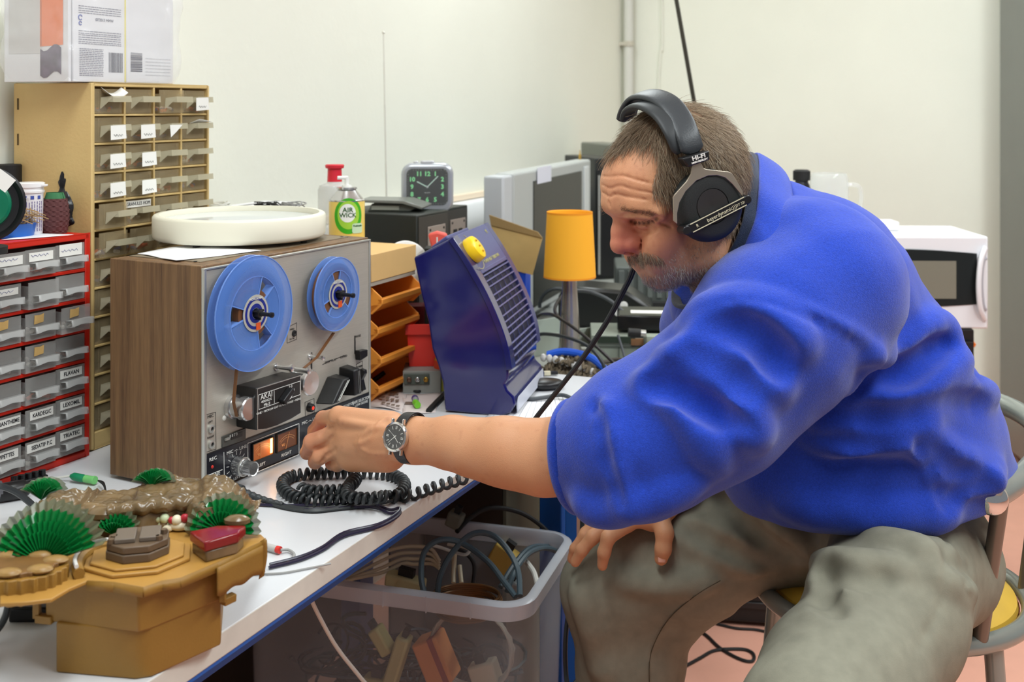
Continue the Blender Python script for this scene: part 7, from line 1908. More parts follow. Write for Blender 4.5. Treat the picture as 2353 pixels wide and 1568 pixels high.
def vnormals(pos, quads):
    n = np.cross(pos[quads[:, 2]]-pos[quads[:, 0]], pos[quads[:, 3]]-pos[quads[:, 1]]); out = np.zeros_like(pos)
    for i in range(4): np.add.at(out, quads[:, i], n)
    return out/(np.linalg.norm(out, axis=1)[:, None]+1e-12)
pos = pos+vnormals(pos, quads)*nz[:, None]
def fleece_mat(name, col):
    m = mat(name, col, .95, spec=.15, sheen=.35, noise=.14, nscale=330, bump=.0010, bscale=850); return m
m_fl = fleece_mat('royal blue fleece', (32, 66, 180)); m_fln = fleece_mat('navy fleece lining', (34, 44, 66))
np_obj('fleece_jacket', pos, quads, m_fl, man, MO)
# turned-back cuff edge
q_ = cr_-cn*.019-MO
b = MB(); b.tube([q_+cu_*.0650*math.cos(a)-cu_*.004+cw_*.0600*math.sin(a) for a in [2*math.pi*i/60 for i in range(60)]], .0105, 12, closed=True); obj('cuff_hem', b, m_fl, man)
# stand-up collar with navy lining
top = [(1736, 352, 1.70), (1742, 420, 1.575), (1734, 500, 1.515), (1706, 572, 1.500), (1658, 644, 1.525), (1610, 706, 1.585), (1566, 690, 1.68), (1600, 560, 1.82), (1680, 400, 1.80)]
bot = [(1800, 405, 1.71), (1822, 480, 1.545), (1810, 580, 1.475), (1765, 670, 1.455), (1700, 745, 1.475), (1625, 815, 1.555), (1570, 800, 1.70), (1640, 660, 1.86), (1740, 450, 1.84)]
def ringp(L_, k=8):
    L_ = [P(*p)-MO for p in L_]; n = len(L_); q = smoothpts([L_[-1]]+L_+[L_[0], L_[1]], k); return q[k:k+n*k]
tr, br = ringp(top), ringp(bot); nR = len(tr)
ctr_ = sum(tr, Vector())/nR
def collar(inn, topk):
    b = MB(); rows = 9
    vs = []
    for j in range(rows+1):
        for i in range(nR):
            v = j/rows; p = br[i].lerp(tr[i], v*topk); o_ = (p-ctr_); o_.z = 0; o_ = o_.normalized() if o_.length > 0 else o_
            p = p+o_*(.010*math.sin(math.pi*v)-inn)+Vector((0, 0, .0015*math.sin(i*.7))); vs.append(p)
    fs = [(j*nR+i, j*nR+(i+1) % nR, (j+1)*nR+(i+1) % nR, (j+1)*nR+i) for j in range(rows) for i in range(nR)]
    b.add(vs, fs); return b
obj('collar', collar(0, 1), m_fl, man, solid=.006, sub=1, ang=180)
def lining():
    offs = ringp([(x-26, y-3, d) for x, y, d in top]); b = MB(); vs = []; rows = 6
    for j in range(rows+1):
        v = j/rows
        for i in range(nR):
            p = tr[i].lerp(offs[i], v)+Vector((0, -.001, .0))+(ctr_-tr[i]).normalized()*.002 if j > 0 else br[i].lerp(tr[i], .5)+(ctr_-tr[i]).normalized()*.008
            vs.append(p)
    b.add(vs, [(j*nR+i, j*nR+(i+1) % nR, (j+1)*nR+(i+1) % nR, (j+1)*nR+i) for j in range(rows) for i in range(nR)]); return b
obj('collar_lining', lining(), m_fln, man, solid=.006, sub=1, ang=180)
# zip
b = MB(); zp = [P(1606, 700, 1.583), P(1618, 740, 1.56), P(1624, 790, 1.55)]
b.tube([p-MO for p in smoothpts(zp, 4)], .0035, 6); obj('zip', b, m_blkm, man)

# ---- trousers
K = SDF((.04, 1.16, .02), (.92, 2.16, .80), .0052)
K.ell(P(2085, 1262, 1.80), (.135, .18, .115), None, .02)
K.chain([P(2075, 1310, 1.665), P(2035, 1425, 1.53), P(1930, 1588, 1.40), P(1868, 1670, 1.335)], [.110, .100, .095, .084], .03)
kne = P(1868, 1670, 1.335); ank = Vector((kne.x+.04, kne.y+.02, .11))
K.chain([kne, (kne+ank)/2+Vector((.02, .01, 0)), ank], [.080, .070, .052], .03)
K.chain([P(2060, 1275, 1.90), P(1800, 1218, 1.92), P(1600, 1290, 1.93), P(1405, 1352, 1.965)], [.100, .082, .092, .078], .03)
K.cap(P(1690, 1200, 1.93), P(1480, 1270, 1.95), .075, .060, .04)
ank2 = Vector((P(1480, 1900, 2.03).x, 2.03, .11))
K.chain([P(1402, 1352, 1.965), P(1445, 1560, 1.98), P(1475, 1740, 2.0), ank2], [.079, .082, .070, .052], .04)
K.cap(P(1540, 1400, 1.96), P(1500, 1480, 1.97), .050, .055, .05)
K.cap(P(1715, 1295, 1.90), P(1560, 1430, 1.94), .014, .034, .03)                       # slack cloth under the thigh
for pts, r, k in (([(1700, 1130), (1800, 1230), (1880, 1290), (1950, 1300)], .010, .03), ([(1560, 1200), (1680, 1250), (1790, 1290)], .007, .03), ([(1540, 1230), (1660, 1290), (1750, 1310)], .007, .02),
                  ([(1890, 1300), (1980, 1296), (2080, 1312)], .005, .03), ([(1870, 1340), (1930, 1352), (2010, 1350)], .005, .03), ([(2110, 1290), (2170, 1340), (2230, 1360)], .005, .03),
                  ([(1330, 1340), (1360, 1450), (1390, 1560)], .010, .03), ([(2000, 1235), (2100, 1260), (2180, 1275)], .007, .03), ([(1420, 1330), (1520, 1345), (1640, 1335)], .007, .03),
                  ([(1480, 1560), (1490, 1500), (1530, 1430), (1600, 1370), (1660, 1335)], .0035, .008)): K.fold(pts, r, k, 'u', -.003)
for pts, r, k in (([(1590, 1215), (1700, 1275), (1800, 1305)], .008, .02), ([(1880, 1300), (1960, 1320), (2040, 1335)], .009, .02), ([(2170, 1225), (2175, 1290), (2160, 1400), (2100, 1500)], .0025, .006),
                  ([(2230, 1290), (2222, 1360), (2250, 1380)], .003, .006), ([(1650, 1130), (1740, 1230), (1830, 1290)], .008, .02), ([(1900, 1330), (1890, 1370), (1930, 1400)], .008, .02)): K.fold(pts, r, k, 's', .0025)
K.ell((.635, 1.9, .495), (.26, .26, .052), None, .01, 's')
pos, quads = K.mesh(); pos = laplace(pos, quads, 3, .5); pos = pos+vnormals(pos, quads)*(vnoise(pos, 20, 12)*.0016+vnoise(pos, 50, 13)*.0006)[:, None]
m_tr = mat('khaki cotton', (138, 136, 120), .85, noise=.10, nscale=40, bump=.00025, bscale=900, spec=.2)
np_obj('trousers', pos, quads, m_tr, man, MO)
# stitched seams and belt
def seam(pts, S, name, m, r=.0008, off=.0035):
    q = [S.hit(p.x, p.y) for p in smoothpts([Vector((a, c_, 0)) for a, c_ in pts], 4)]; q = [x+(Vector((0, 0, CAMZ))-x).normalized()*off for x in q if x is not None]
    b = MB(); b.tube([x-MO for x in q], r, 5); return obj(name, b, m, man)
m_thr = mat('seam thread', (74, 68, 52), .8)
seam([(1492, 1568), (1496, 1500), (1535, 1425), (1600, 1368), (1655, 1335)], K, 'trouser_seam', m_thr)
0 and seam([(2176, 1228), (2174, 1290), (2158, 1390), (2105, 1480)], K, 'trouser_seam', m_thr)
0 and seam([(2210, 1235), (2235, 1262), (2262, 1285)], K, 'pocket_edge', m_thr, .0015)
0 and seam([(2246, 1285), (2248, 1330), (2258, 1370)], K, 'pocket_edge', m_thr, .0014)
# socks and shoes
for a_, yw in ((ank, -.5), (ank2, -.2)):
    b = MB(); fx = Vector((-math.cos(yw), math.sin(yw)*1, 0)); o_ = a_-MO
    S = SDF(np.array(a_)-(.30, .26, .12), np.array(a_)+(.16, .26, .10), .006)
    g = Vector((a_.x, a_.y, .045)); S.cap(g+Vector((.03, 0, .01)), g+fx*.12, .042, .040, .03); S.cap(g+fx*.12, g+fx*.17-Vector((0, 0, .008)), .038, .032, .03); S.cap(a_, a_-Vector((0, 0, .05)), .048, .046, .02)
    S.plane((0, 0, .004), (0, 0, -1), .002); p, q = S.mesh(); p = laplace(p, q, 2); np_obj('shoe', p, q, mat('dark brown leather', (48, 34, 28), .45), man, MO)
# ------------------------------------------------------------------ hair, brows, moustache and beard as real strands
HV, HQ = allp[0], allq[0]
HNm = vnormals(HV, HQ)
fv, nv, uv = hloc(HV)
pxv = CX+HV[:, 0]*F/HV[:, 1]; pyv = HY+(CAMZ-HV[:, 2])*F/HV[:, 1]
def strands(name, mask, count, dirfn, length, lift, rad, m, seed, curl=.25, nseg=4, taper=.35):
    rs = np.random.RandomState(seed); ids = np.nonzero(mask)[0]
    if len(ids) == 0: return
    ids = rs.choice(ids, count); P0 = HV[ids]+rs.randn(count, 3)*.0006; N = HNm[ids]; d = dirfn(fv[ids], nv[ids], uv[ids], N, rs); d = d-N*(d*N).sum(1)[:, None]; d /= np.linalg.norm(d, axis=1)[:, None]+1e-9
    L_ = length*(.55+.75*rs.rand(count))[:, None]; lf = lift*(.4+1.2*rs.rand(count))[:, None]; jit = rs.randn(count, 3)*curl
    d = d+jit*.5; d /= np.linalg.norm(d, axis=1)[:, None]; side = np.cross(d, N); side /= np.linalg.norm(side, axis=1)[:, None]+1e-9
    R = np.array(HO_); V_ = []; rr = rad*(.7+.6*rs.rand(count))[:, None]
    for k in range(nseg+1):
        t = k/nseg; p = P0+d*L_*t+N*lf*(1-(1-t)**2)*1.0
        # fall back towards the skull's curve
        p = p-N*(L_*t)**2/.17
        q = p+jit*.0022*t*t*L_/.03
        w_ = rr*(1-(1-taper)*t)
        V_ += [q+side*w_, q-side*w_*.5+N*w_*.87, q-side*w_*.5-N*w_*.87]
    V_ = np.stack(V_, 1).reshape(-1, 3); m_ = 3*(nseg+1); base_ = (np.arange(count)*m_)[:, None]
    tri = []
    for k in range(nseg):
        for i in range(3): tri.append([3*k+i, 3*k+(i+1) % 3, 3*k+3+(i+1) % 3, 3*k+3+i])
    Q = (base_[:, :, None]+np.array(tri)[None]).reshape(-1, 4)
    return np_obj(name, V_, Q, m, man, MO)
def hair_mat(name, c1, c2):
    m = mat(name, c1, .5, spec=.4); nt = m.node_tree; g = nt.nodes.new('ShaderNodeNewGeometry'); r = nt.nodes.new('ShaderNodeValToRGB')
    r.color_ramp.elements[0].color = srgb(c1); r.color_ramp.elements[1].color = srgb(c2); nt.links.new(g.outputs['Random Per Island'], r.inputs[0]); nt.links.new(r.outputs[0], nt.nodes['Principled BSDF'].inputs['Base Color']); return m
A3 = np.array([list(HFw), list(HN), list(HUp)])
def d_head(f, n, u, N, rs):
    # swept forward on top, forward and down at the sides, down at the back
    bk = np.clip((-f-.01)/.05, 0, 1)[:, None]; sd = np.clip(np.abs(n)/.07, 0, 1)[:, None]
    d = A3[0]*(1.0-.75*sd-1.0*bk)+A3[2]*(-.35-1.1*sd*.9-.9*bk)+rs.randn(len(f), 3)*.10
    return d
def d_down(f, n, u, N, rs): return -A3[2][None]*1.0+A3[0]*.25+rs.randn(len(f), 3)*.25
hm_ = hairpoly(HV) & ~((pyv > 520) & (pxv > 1600))
m_hair = hair_mat('grey brown hair', (112, 92, 72), (170, 150, 124)); m_hairg = hair_mat('greying side hair', (120, 104, 86), (186, 174, 156))
side = hm_ & (np.abs(nv) > .058) & (uv < .045)
strands('hair', hm_, 17000, d_head, .028, .0046, .00030, m_hair, 1)
strands('side_hair', side, 5000, lambda f, n, u, N, rs: A3[0]*.25-A3[2]*.9+rs.randn(len(f), 3)*.2, .016, .003, .00026, m_hairg, 2)
strands('brow', (np.abs(pxv-1462) < 38) & (np.abs(pyv-(487+.20*(pxv-1462))) < 4.5) & (nv > .004) & (fv > .02), 230, lambda f, n, u, N, rs: A3[1]*.9-A3[0]*.2+A3[2]*.1+rs.randn(len(f), 3)*.3, .008, .002, .00015, mat('brow hair', (118, 92, 70), .5), 3)
strands('brow', (np.abs(pxv-1400) < 26) & (np.abs(pyv-480) < 8) & (nv < -.006) & (fv > .05), 70, lambda f, n, u, N, rs: -A3[1]*.9+rs.randn(len(f), 3)*.3, .009, .003, .00022, mat('brow hair'), 4)
m_be = hair_mat('grey beard', (126, 112, 98), (226, 218, 206)); m_mo = hair_mat('moustache', (92, 72, 54), (190, 172, 150))
def poly(p): return inside(pxv, pyv, p)
must = poly([(1444, 588), (1478, 578), (1520, 590), (1532, 612), (1510, 606), (1476, 604), (1458, 606)]) & (fv > 0)
strands('moustache', must | ((np.abs(nv) < .02) & (np.abs(pyv-597) < 9) & (pxv < 1485) & (fv > .05)), 1600, lambda f, n, u, N, rs: -A3[2]*.8+A3[1]*np.sign(n)[:, None]*.35+A3[0]*.2+rs.randn(len(f), 3)*.2, .0085, .0028, .00021, m_mo, 5)
chin = poly([(1470, 628), (1500, 634), (1530, 616), (1560, 606), (1600, 620), (1660, 600), (1660, 700), (1560, 690), (1480, 660)]) & (uv < -.02)
strands('beard', chin, 3600, d_down, .0085, .0030, .00021, m_be, 6)
strands('beard_stubble', poly([(1530, 600), (1560, 570), (1640, 540), (1670, 600), (1600, 640), (1520, 640)]) & (uv < .0), 1500, d_down, .0035, .0012, .00018, m_be, 7)

strands('eyelash', (np.abs(pxv-1478) < 28) & (np.abs(pyv-(509-.10*(pxv-1478))) < 2.2) & (nv > .01), 60, lambda f, n, u, N, rs: A3[0]*.6-A3[2]*.8+rs.randn(len(f), 3)*.3, .004, .001, .00012, mat('lash', (70, 52, 42), .5), 8)
# ------------------------------------------------------------------ headphones
def mtx(x, y, z, o): M = Matrix((x, y, z)).transposed().to_4x4(); M.translation = o; return M
cc_ = hp(1636, 474, .100)
e1 = (hp(1708, 447, .110)-hp(1562, 521, .110)).normalized(); e2 = HN.cross(e1).normalized()
hd = thing('headphones', 'black over-ear headphones with a nickel yoke and padded band on the man', 'headphones', mtx=mtx(e1, e2, HN, cc_))
def lc(px, py, n):  # local coordinates of a pixel at side offset n
    v = hp(px, py, n)-cc_; return Vector((v.dot(e1), v.dot(e2), v.dot(HN)))
m_lea = mat('black leather pad', (48, 52, 56), .42, bump=.0002, bscale=500); m_cup = mat('black cup mesh', (26, 30, 30), .55, bump=.0003, bscale=1500)
m_nik = mat('nickel yoke', (168, 158, 142), .32, .7)
b = MB(); b.lathe((0, 0, 0), (0, 0, 1), [(-.036, .026), (-.038, .034), (-.032, .042), (-.024, .0455), (-.020, .042), (-.020, .020), (-.036, .020)], 48); obj('ear_cushion', b, m_lea, hd)
b = MB(); b.lathe((0, 0, 0), (0, 0, 1), [(-.022, .020), (-.022, .0465), (-.012, .0480), (-.004, .0465), (.001, .0415), (.0025, .036), (.0025, .0235), (.001, .023), (.001, 0)], 64); cup = obj('ear_cup', b, m_cup, hd, ang=50)
b = MB(); b.lathe((0, 0, 0), (0, 0, 1), [(.0009, 0), (.0022, 0.018), (.0024, .0222), (.0012, .0228)], 48); obj('cup_centre', b, mat('cup centre', (36, 34, 34), .7), cup)
b = MB(); b.box(-.0475, .0465, -.0185, -.0055, .0015, .0075); st_ = obj('name_strip', b, m_blk, hd, bev=.0015)
for y in (-.0177, -.0068):
    b = MB(); b.box(-.041, .043, y, y+.0011, .0075, .0079); obj('silver_line', b, mat('pale gold line', (214, 208, 176), .4), st_)
m_gp = mat('pale gold line')
text('lettering', 'beyerdynamic)))', m_gp, st_, (.006, -.0122, .0078), .0072, rot=(0, 0, 0), sx=.98)
text('lettering', 'R', m_gp, st_, (-.032, -.0120, .0078), .0062, rot=(0, 0, 0)); text('lettering', 'DT 220', m_gp, st_, (.0355, -.0122, .0078), .0045, rot=(0, 0, 0), sx=1.1)
for x in (-.0480, .0470):
    b = MB(); b.cyl((x, -.0115, -.010), (x, -.0115, .0085), .0058, n=18); obj('pivot', b, m_blk, hd, bev=.001)
yo = [(1589.8, 383.3), (1590, 372), (1608, 368), (1616, 386.7), (1622.7, 389), (1672.7, 394.6), (1681.7, 398), (1706.7, 440), (1706, 452), (1697, 440), (1681.7, 421.9), (1665.8, 408), (1647.7, 402.6), (1627, 403.7), (1600, 415), (1575, 440), (1561, 465), (1555.7, 490), (1556, 515), (1547.8, 508), (1546.6, 453.6), (1550, 447), (1577, 417), (1587.5, 399)]
yl = [lc(x, y, .104) for x, y in yo]
b = MB(); b.prism([(p.x, p.y) for p in yl][::-1], .0022, .0048, 'z'); obj('yoke', b, m_nik, hd, bev=.0006)
sq = [lc(x, y, .1) for x, y in ((1561, 364), (1622.7, 345), (1624, 367), (1574, 384))]
b = MB(); b.prism([(p.x, p.y) for p in sq][::-1], -.008, .009, 'z'); sl_ = obj('slider_block', b, m_blk, hd, bev=.002)
cm = sum(sq, Vector())/4; dirx = (sq[1]-sq[0]).normalized(); an = math.atan2(dirx.y, dirx.x)
for sgn, body, size in ((.0010, 'HI-FI', .0078), (-.0042, 'HIGH FIDELITY', .0028)):
    off = Vector((-math.sin(an), math.cos(an), 0))*(sgn+.0015); text('lettering', body, m_print, sl_, (cm.x+off.x+.002, cm.y+off.y-.0008, .0092), size, rot=(0, 0, an), sx=1.25, bold=.0002)
def pad_band(name, pts, a_, b_, m, wd):
    path = smoothpts([hp(*p)-cc_ for p in pts], 6); path = [Vector((p.dot(e1), p.dot(e2), p.dot(HN))) for p in path]; W_ = Vector((wd.dot(e1), wd.dot(e2), wd.dot(HN))).normalized()
    b = MB(); n = 20; vs = []; m_ = len(path)
    for i, p in enumerate(path):
        t = (path[min(i+1, m_-1)]-path[max(i-1, 0)]).normalized(); w_ = (W_-t*W_.dot(t)).normalized(); r_ = t.cross(w_); e = min(1, .55+.45*min(i, m_-1-i)/2)
        for k in range(n):
            q = 2*math.pi*k/n; c, s_ = math.cos(q), math.sin(q); vs.append(p+w_*a_*e*math.copysign(abs(c)**.55, c)+r_*b_*e*math.copysign(abs(s_)**.7, s_))
    fs = [(i*n+k, i*n+(k+1) % n, (i+1)*n+(k+1) % n, (i+1)*n+k) for i in range(m_-1) for k in range(n)]+[tuple(range(n))[::-1], tuple(range((m_-1)*n, m_*n))]
    b.add(vs, fs); return obj(name, b, m, hd, ang=60)
Wd = HFw*.95+HUp*.20
pad_band('headband', [(1593, 352, .096), (1580, 312, .090), (1562, 270, .070), (1535, 236, .042), (1500, 219, .008), (1468, 220, -.030), (1447, 245, -.062), (1438, 275, -.085)], .0165, .0045, m_lea, Wd)
pad_band('inner_band', [(1566, 352, .089), (1546, 306, .082), (1522, 268, .060), (1492, 246, .030), (1465, 241, -.004), (1447, 252, -.040), (1440, 276, -.070)], .0120, .0040, mat('inner pad leather', (36, 40, 43), .5), Wd)
b = MB(); b.T = Matrix.Translation((0, 0, -.198)); b.lathe((0, 0, 0), (0, 0, -1), [(-.030, .030), (-.030, .044), (-.012, .048), (.001, .042), (.002, 0)], 40); obj('far_ear_cup', b, m_cup, hd)
b = MB(); b.T = Matrix.Translation((0, 0, -.198)); b.box(-.005, .005, .04, .062, -.006, .002); obj('far_yoke', b, m_nik, hd)
# its cord: past the mouth, down behind the forearm to the coil on the bench
cw = [hp(1620, 560, -.10), hp(1530, 600, -.085), P(1466, 603, 1.63), P(1440, 650, 1.63), P(1395, 735, 1.645), P(1345, 812, 1.66), P(1300, 872, 1.67), P(1262, 920, 1.68), P(1226, 966, 1.695), P(1180, 1030, 1.72), P(1110, 1090, 1.745), T(1080, 1096, .010)]
o_ = cw[4]
for k, off in enumerate((Vector((0, 0, 0)), Vector((.0042, 0, .0026)))):
    b = MB(); b.tube([p+off-o_ for p in smoothpts(cw, 6)], .0030, 8); 
    if k == 0: hc_ = thing('headphone_cord', 'flat black headphone cord hanging from the mouth down to the bench', 'cable', o_)
    obj('cord_strand', b, m_cable, hc_)

# ------------------------------------------------------------------ wrist watch
wa, wb_ = A_(1160, 1034, 1.53), A_(850, 1012, 1.65); aw = (wa-wb_).normalized()
wc = A_(950, 1011, 1.60); cd2 = (Vector((0, 0, CAMZ))-wc).normalized(); nw = (cd2-aw*cd2.dot(aw)).normalized(); tw = nw.cross(aw).normalized()
if tw.z < 0: tw = -tw
aw2 = tw.cross(nw)
hs = L.hit(944, 1007); rr_ = (hs-wc).dot(nw) if hs is not None else .032
wo = wc+nw*(rr_+.0015)+(A_(945, 1007, 1.57)-A_(950, 1011, 1.57)); 
wt = thing('wrist_watch', 'steel wristwatch with a black dial and black leather strap on the left wrist', 'watch', mtx=mtx(aw2, tw, nw, wo))
b = MB(); b.lathe((0, 0, 0), (0, 0, 1), [(-.001, .017), (0, .0195), (.004, .0205), (.0068, .0200), (.0078, .0185), (.0072, .0170), (.0060, .0168)], 64); cs_ = obj('case', b, mat('polished steel', (214, 212, 208), .12, .95), wt, ang=40)
b = MB(); b.cyl((0, 0, .0040), (0, 0, .0060), .0170, n=56); dlw = obj('watch_dial', b, mat('black dial', (18, 20, 22), .25), wt)
b = MB(); b.lathe((0, 0, 0), (0, 0, 1), [(.0066, 0), (.0068, .0169)], 48); obj('crystal', b, mat('watch crystal', (240, 240, 240), .02, alpha=.08, spec=1.0), wt)
b = MB()
tl = math.radians(-8)
for k in range(12):
    a = math.pi/2-k*math.pi/6+tl; ca, sa = math.cos(a), math.sin(a)
    for o2 in ((-.0009, .0009) if k % 3 == 0 else (0,)):
        n = Vector((-sa, ca)); c1_ = Vector((ca, sa))*.0105+n*o2; c2_ = Vector((ca, sa))*.0148+n*o2; h_ = n*.00035
        b.add([(c1_.x-h_.x, c1_.y-h_.y, .0062), (c2_.x-h_.x, c2_.y-h_.y, .0062), (c2_.x+h_.x, c2_.y+h_.y, .0062), (c1_.x+h_.x, c1_.y+h_.y, .0062)], [(0, 1, 2, 3)])
obj('hour_marks', b, mat('silver marks', (226, 226, 222), .3, .3), dlw, smooth=False)
for a, l_, w_ in ((218, .0135, .0005), (-48, .0105, .0006), (140, .0125, .00025)):
    a = math.radians(a); b = MB(); n = Vector((-math.sin(a), math.cos(a)))*w_; c = Vector((math.cos(a), math.sin(a)))
    b.prism([(-c.x*.003-n.x, -c.y*.003-n.y), (c.x*l_-n.x*.4, c.y*l_-n.y*.4), (c.x*l_+n.x*.4, c.y*l_+n.y*.4), (-c.x*.003+n.x, -c.y*.003+n.y)], .0063, .0065, 'z'); obj('watch_hand', b, mat('silver marks'), dlw)
b = MB(); b.cyl((-.0195, -.001, .003), (-.0225, -.001, .003), .0018, n=12); obj('crown', b, mat('polished steel'), wt)
for sy in (1, -1):
    for sx_ in (-.0095, .0095): b = MB(); b.box(sx_-.0012, sx_+.0012, min(sy*.0165, sy*.0245), max(sy*.0165, sy*.0245), -.002, .0035); obj('lug', b, mat('polished steel'), wt, bev=.0008)
# strap: two halves running round the wrist, following its surface
R_w = rr_
m_str = mat('black leather strap', (26, 24, 26), .4, bump=.0003, bscale=500)
cen = Vector((0, 0, -(R_w+.0015)))
for sy in (1, -1):
    b = MB(); vs = []; K_ = 18; w0, w1 = .0092, .0078
    for i in range(K_+1):
        q = math.radians(32+(180-32)*i/K_); ra = R_w+.0030; hw_ = w0+(w1-w0)*i/K_
        y_ = sy*ra*1.04*math.sin(q); z_ = cen.z+ra*math.cos(q)
        yi = sy*(ra-.0022)*1.04*math.sin(q); zi = cen.z+(ra-.0022)*math.cos(q)
        sh_ = -.004*(1-math.cos(q))*0
        vs += [(-hw_, y_, z_), (hw_, y_, z_), (hw_, yi, zi), (-hw_, yi, zi)]
    fs = [(4*i+k, 4*i+(k+1) % 4, 4*i+4+(k+1) % 4, 4*i+4+k) for i in range(K_) for k in range(4)]+[(0, 1, 2, 3), (4*K_+3, 4*K_+2, 4*K_+1, 4*K_)]
    b.add(vs, fs); obj('strap', b, m_str, wt, bev=.0006)

# ------------------------------------------------------------------ tubular chair
ctc = Vector((.635, 1.90, 0)); SZ = .526
ch = thing('tubular_chair', 'grey tubular metal armchair with a round mustard seat under the man', 'chair', ctc)
m_tub = mat('grey painted tube', (150, 156, 150), .26, .45)
m_chr = mat('chrome ball', (225, 225, 225), .06, 1.0)
def circ(c, r, z, n=72, a0=0, a1=360): return [Vector((c[0]+r*math.cos(math.radians(a0+(a1-a0)*i/n)), c[1]+r*math.sin(math.radians(a0+(a1-a0)*i/n)), z)) for i in range(n+(a1-a0 < 360))]
b = MB(); b.tube(circ((0, 0), .215, SZ), .0145, 14, closed=True); obj('seat_ring', b, m_tub, ch)
b = MB(); b.lathe((0, 0, 0), (0, 0, 1), [(SZ-.012, 0), (SZ-.012, .19), (SZ-.002, .197), (SZ+.008, .195), (SZ+.016, .18), (SZ+.019, .12), (SZ+.020, 0)], 64); obj('seat', b, mat('mustard vinyl', (214, 174, 66), .42, noise=.08, nscale=10), ch)
b = MB(); b.lathe((0, 0, 0), (0, 0, 1), [(SZ-.013, .0), (SZ-.013, .192), (SZ-.003, .199), (SZ-.002, .199)], 64); obj('seat_underside', b, mat('orange plywood', (214, 150, 96), .6), ch)
hc0 = Vector((.065, -.02)); hz0 = .775
hoop = smoothpts([Vector((x-.635, y-1.90, hz0)) for x, y in ((.682, 1.612), (.765, 1.70), (.845, 1.81), (.905, 1.93), (.925, 2.06), (.90, 2.17), (.82, 2.25), (.72, 2.27), (.62, 2.25))], 8)
b = MB(); b.tube(hoop, .0185, 16); obj('arm_hoop', b, m_tub, ch)
for q in (hoop[0], hoop[-1]): b = MB(); b.ball(q, .0240, 24); obj('ball_end', b, m_chr, ch)
for a_h, a_s in ((.06, -72), (.37, -8), (.62, 40), (.90, 95)):
    p = hoop[int(a_h*(len(hoop)-1))]-Vector((0, 0, .012)); q = Vector((.215*math.cos(math.radians(a_s)), .215*math.sin(math.radians(a_s)), SZ+.008))
    b = MB(); b.cyl(p, q, .0115, n=16); obj('back_post', b, mat('bronze grey tube', (120, 112, 102), .32, .5), ch)
for a_s in (-62, -120, 50, 140):
    c, s_ = math.cos(math.radians(a_s)), math.sin(math.radians(a_s)); b = MB(); b.tube([(.205*c, .205*s_, SZ-.012), (.215*c, .215*s_, .40), (.25*c, .25*s_, .012)], .0145, 14); obj('leg', b, m_tub, ch)
    b = MB(); b.cyl((.25*c, .25*s_, 0), (.25*c, .25*s_, .02), .017, n=14); obj('rubber_foot', b, m_blkm, ch)

# ------------------------------------------------------------------ clear crate of cables under the bench
BZ = .50; c0 = P(1212, 1402, 1.875); c0.z = 0
bang = math.atan2(1, .305)-math.pi/2          # local y runs to the far end, local x to the right
BX = Vector((math.cos(bang), math.sin(bang), 0)); BY = Vector((-BX.y, BX.x, 0))
BL, BWd = .35, .56
bo2 = c0-BX*BWd
bx_ = thing('plastic_crate', 'translucent plastic storage box full of cables standing under the bench edge', 'storage box', bo2, bang)
m_tp = mat('translucent white plastic', (216, 222, 226), .22, alpha=.15, spec=.7); m_tpr = mat('frosted plastic rim', (214, 219, 226), .25, alpha=.50, spec=.7)
def rr4(x0, x1, y0, y1, r, n=7):
    out = []
    for cx1, cy1, a0 in ((x1-r, y1-r, 0), (x0+r, y1-r, 90), (x0+r, y0+r, 180), (x1-r, y0+r, 270)):
        for i in range(n+1): a = math.radians(a0+90*i/n); out.append((cx1+r*math.cos(a), cy1+r*math.sin(a)))
    return out
def shell(levels, m, name, par):
    b = MB(); rings = [(rr4(i, BWd-i, i, BL-i, max(.01, .055-i)), z) for i, z in levels]; n = len(rings[0][0]); vs = [(x, y, z) for r_, z in rings for x, y in r_]
    fs = [(k*n+i, k*n+(i+1) % n, (k+1)*n+(i+1) % n, (k+1)*n+i) for k in range(len(rings)-1) for i in range(n)]
    b.add(vs, fs); return obj(name, b, m, par, solid=.002)
shell([(.018, BZ-.030), (.026, .22), (.034, .004)], m_tp, 'box_wall', bx_)
b = MB(); b.prism(rr4(.034, BWd-.034, .034, BL-.034, .03), .0015, .004, 'z'); obj('box_floor', b, m_tp, bx_)
shell([(.017, BZ-.030), (.002, BZ-.028), (0, BZ-.004), (.006, BZ), (.014, BZ), (.018, BZ-.006), (.019, BZ-.03)], m_tpr, 'rim', bx_)
b = MB()
for x in (.12, .30, .38, .46): b.box(x-.001, x+.001, -.001, .002, BZ-.03, BZ-.002)
obj('rim_rib', b, m_tpr, bx_)
b = MB(); b.tube([(.03, .022, .17), (BWd-.06, .022, .155), (BWd-.028, .05, .155), (BWd-.025, BL-.05, .16)], .0016, 6); obj('moulded_line', b, m_tpr, bx_)
def BP(x, y, z): return bo2+BX*x+BY*y+Vector((0, 0, z))
def incable(label, pts, r, m): return cable('stored_cable', label, [BP(*p) for p in pts], r, m, group=None, k=6)
m_teal = mat('teal grey cable', (70, 88, 96), .4); m_beige = mat('beige cable', (196, 188, 160), .5); m_black = m_blkm
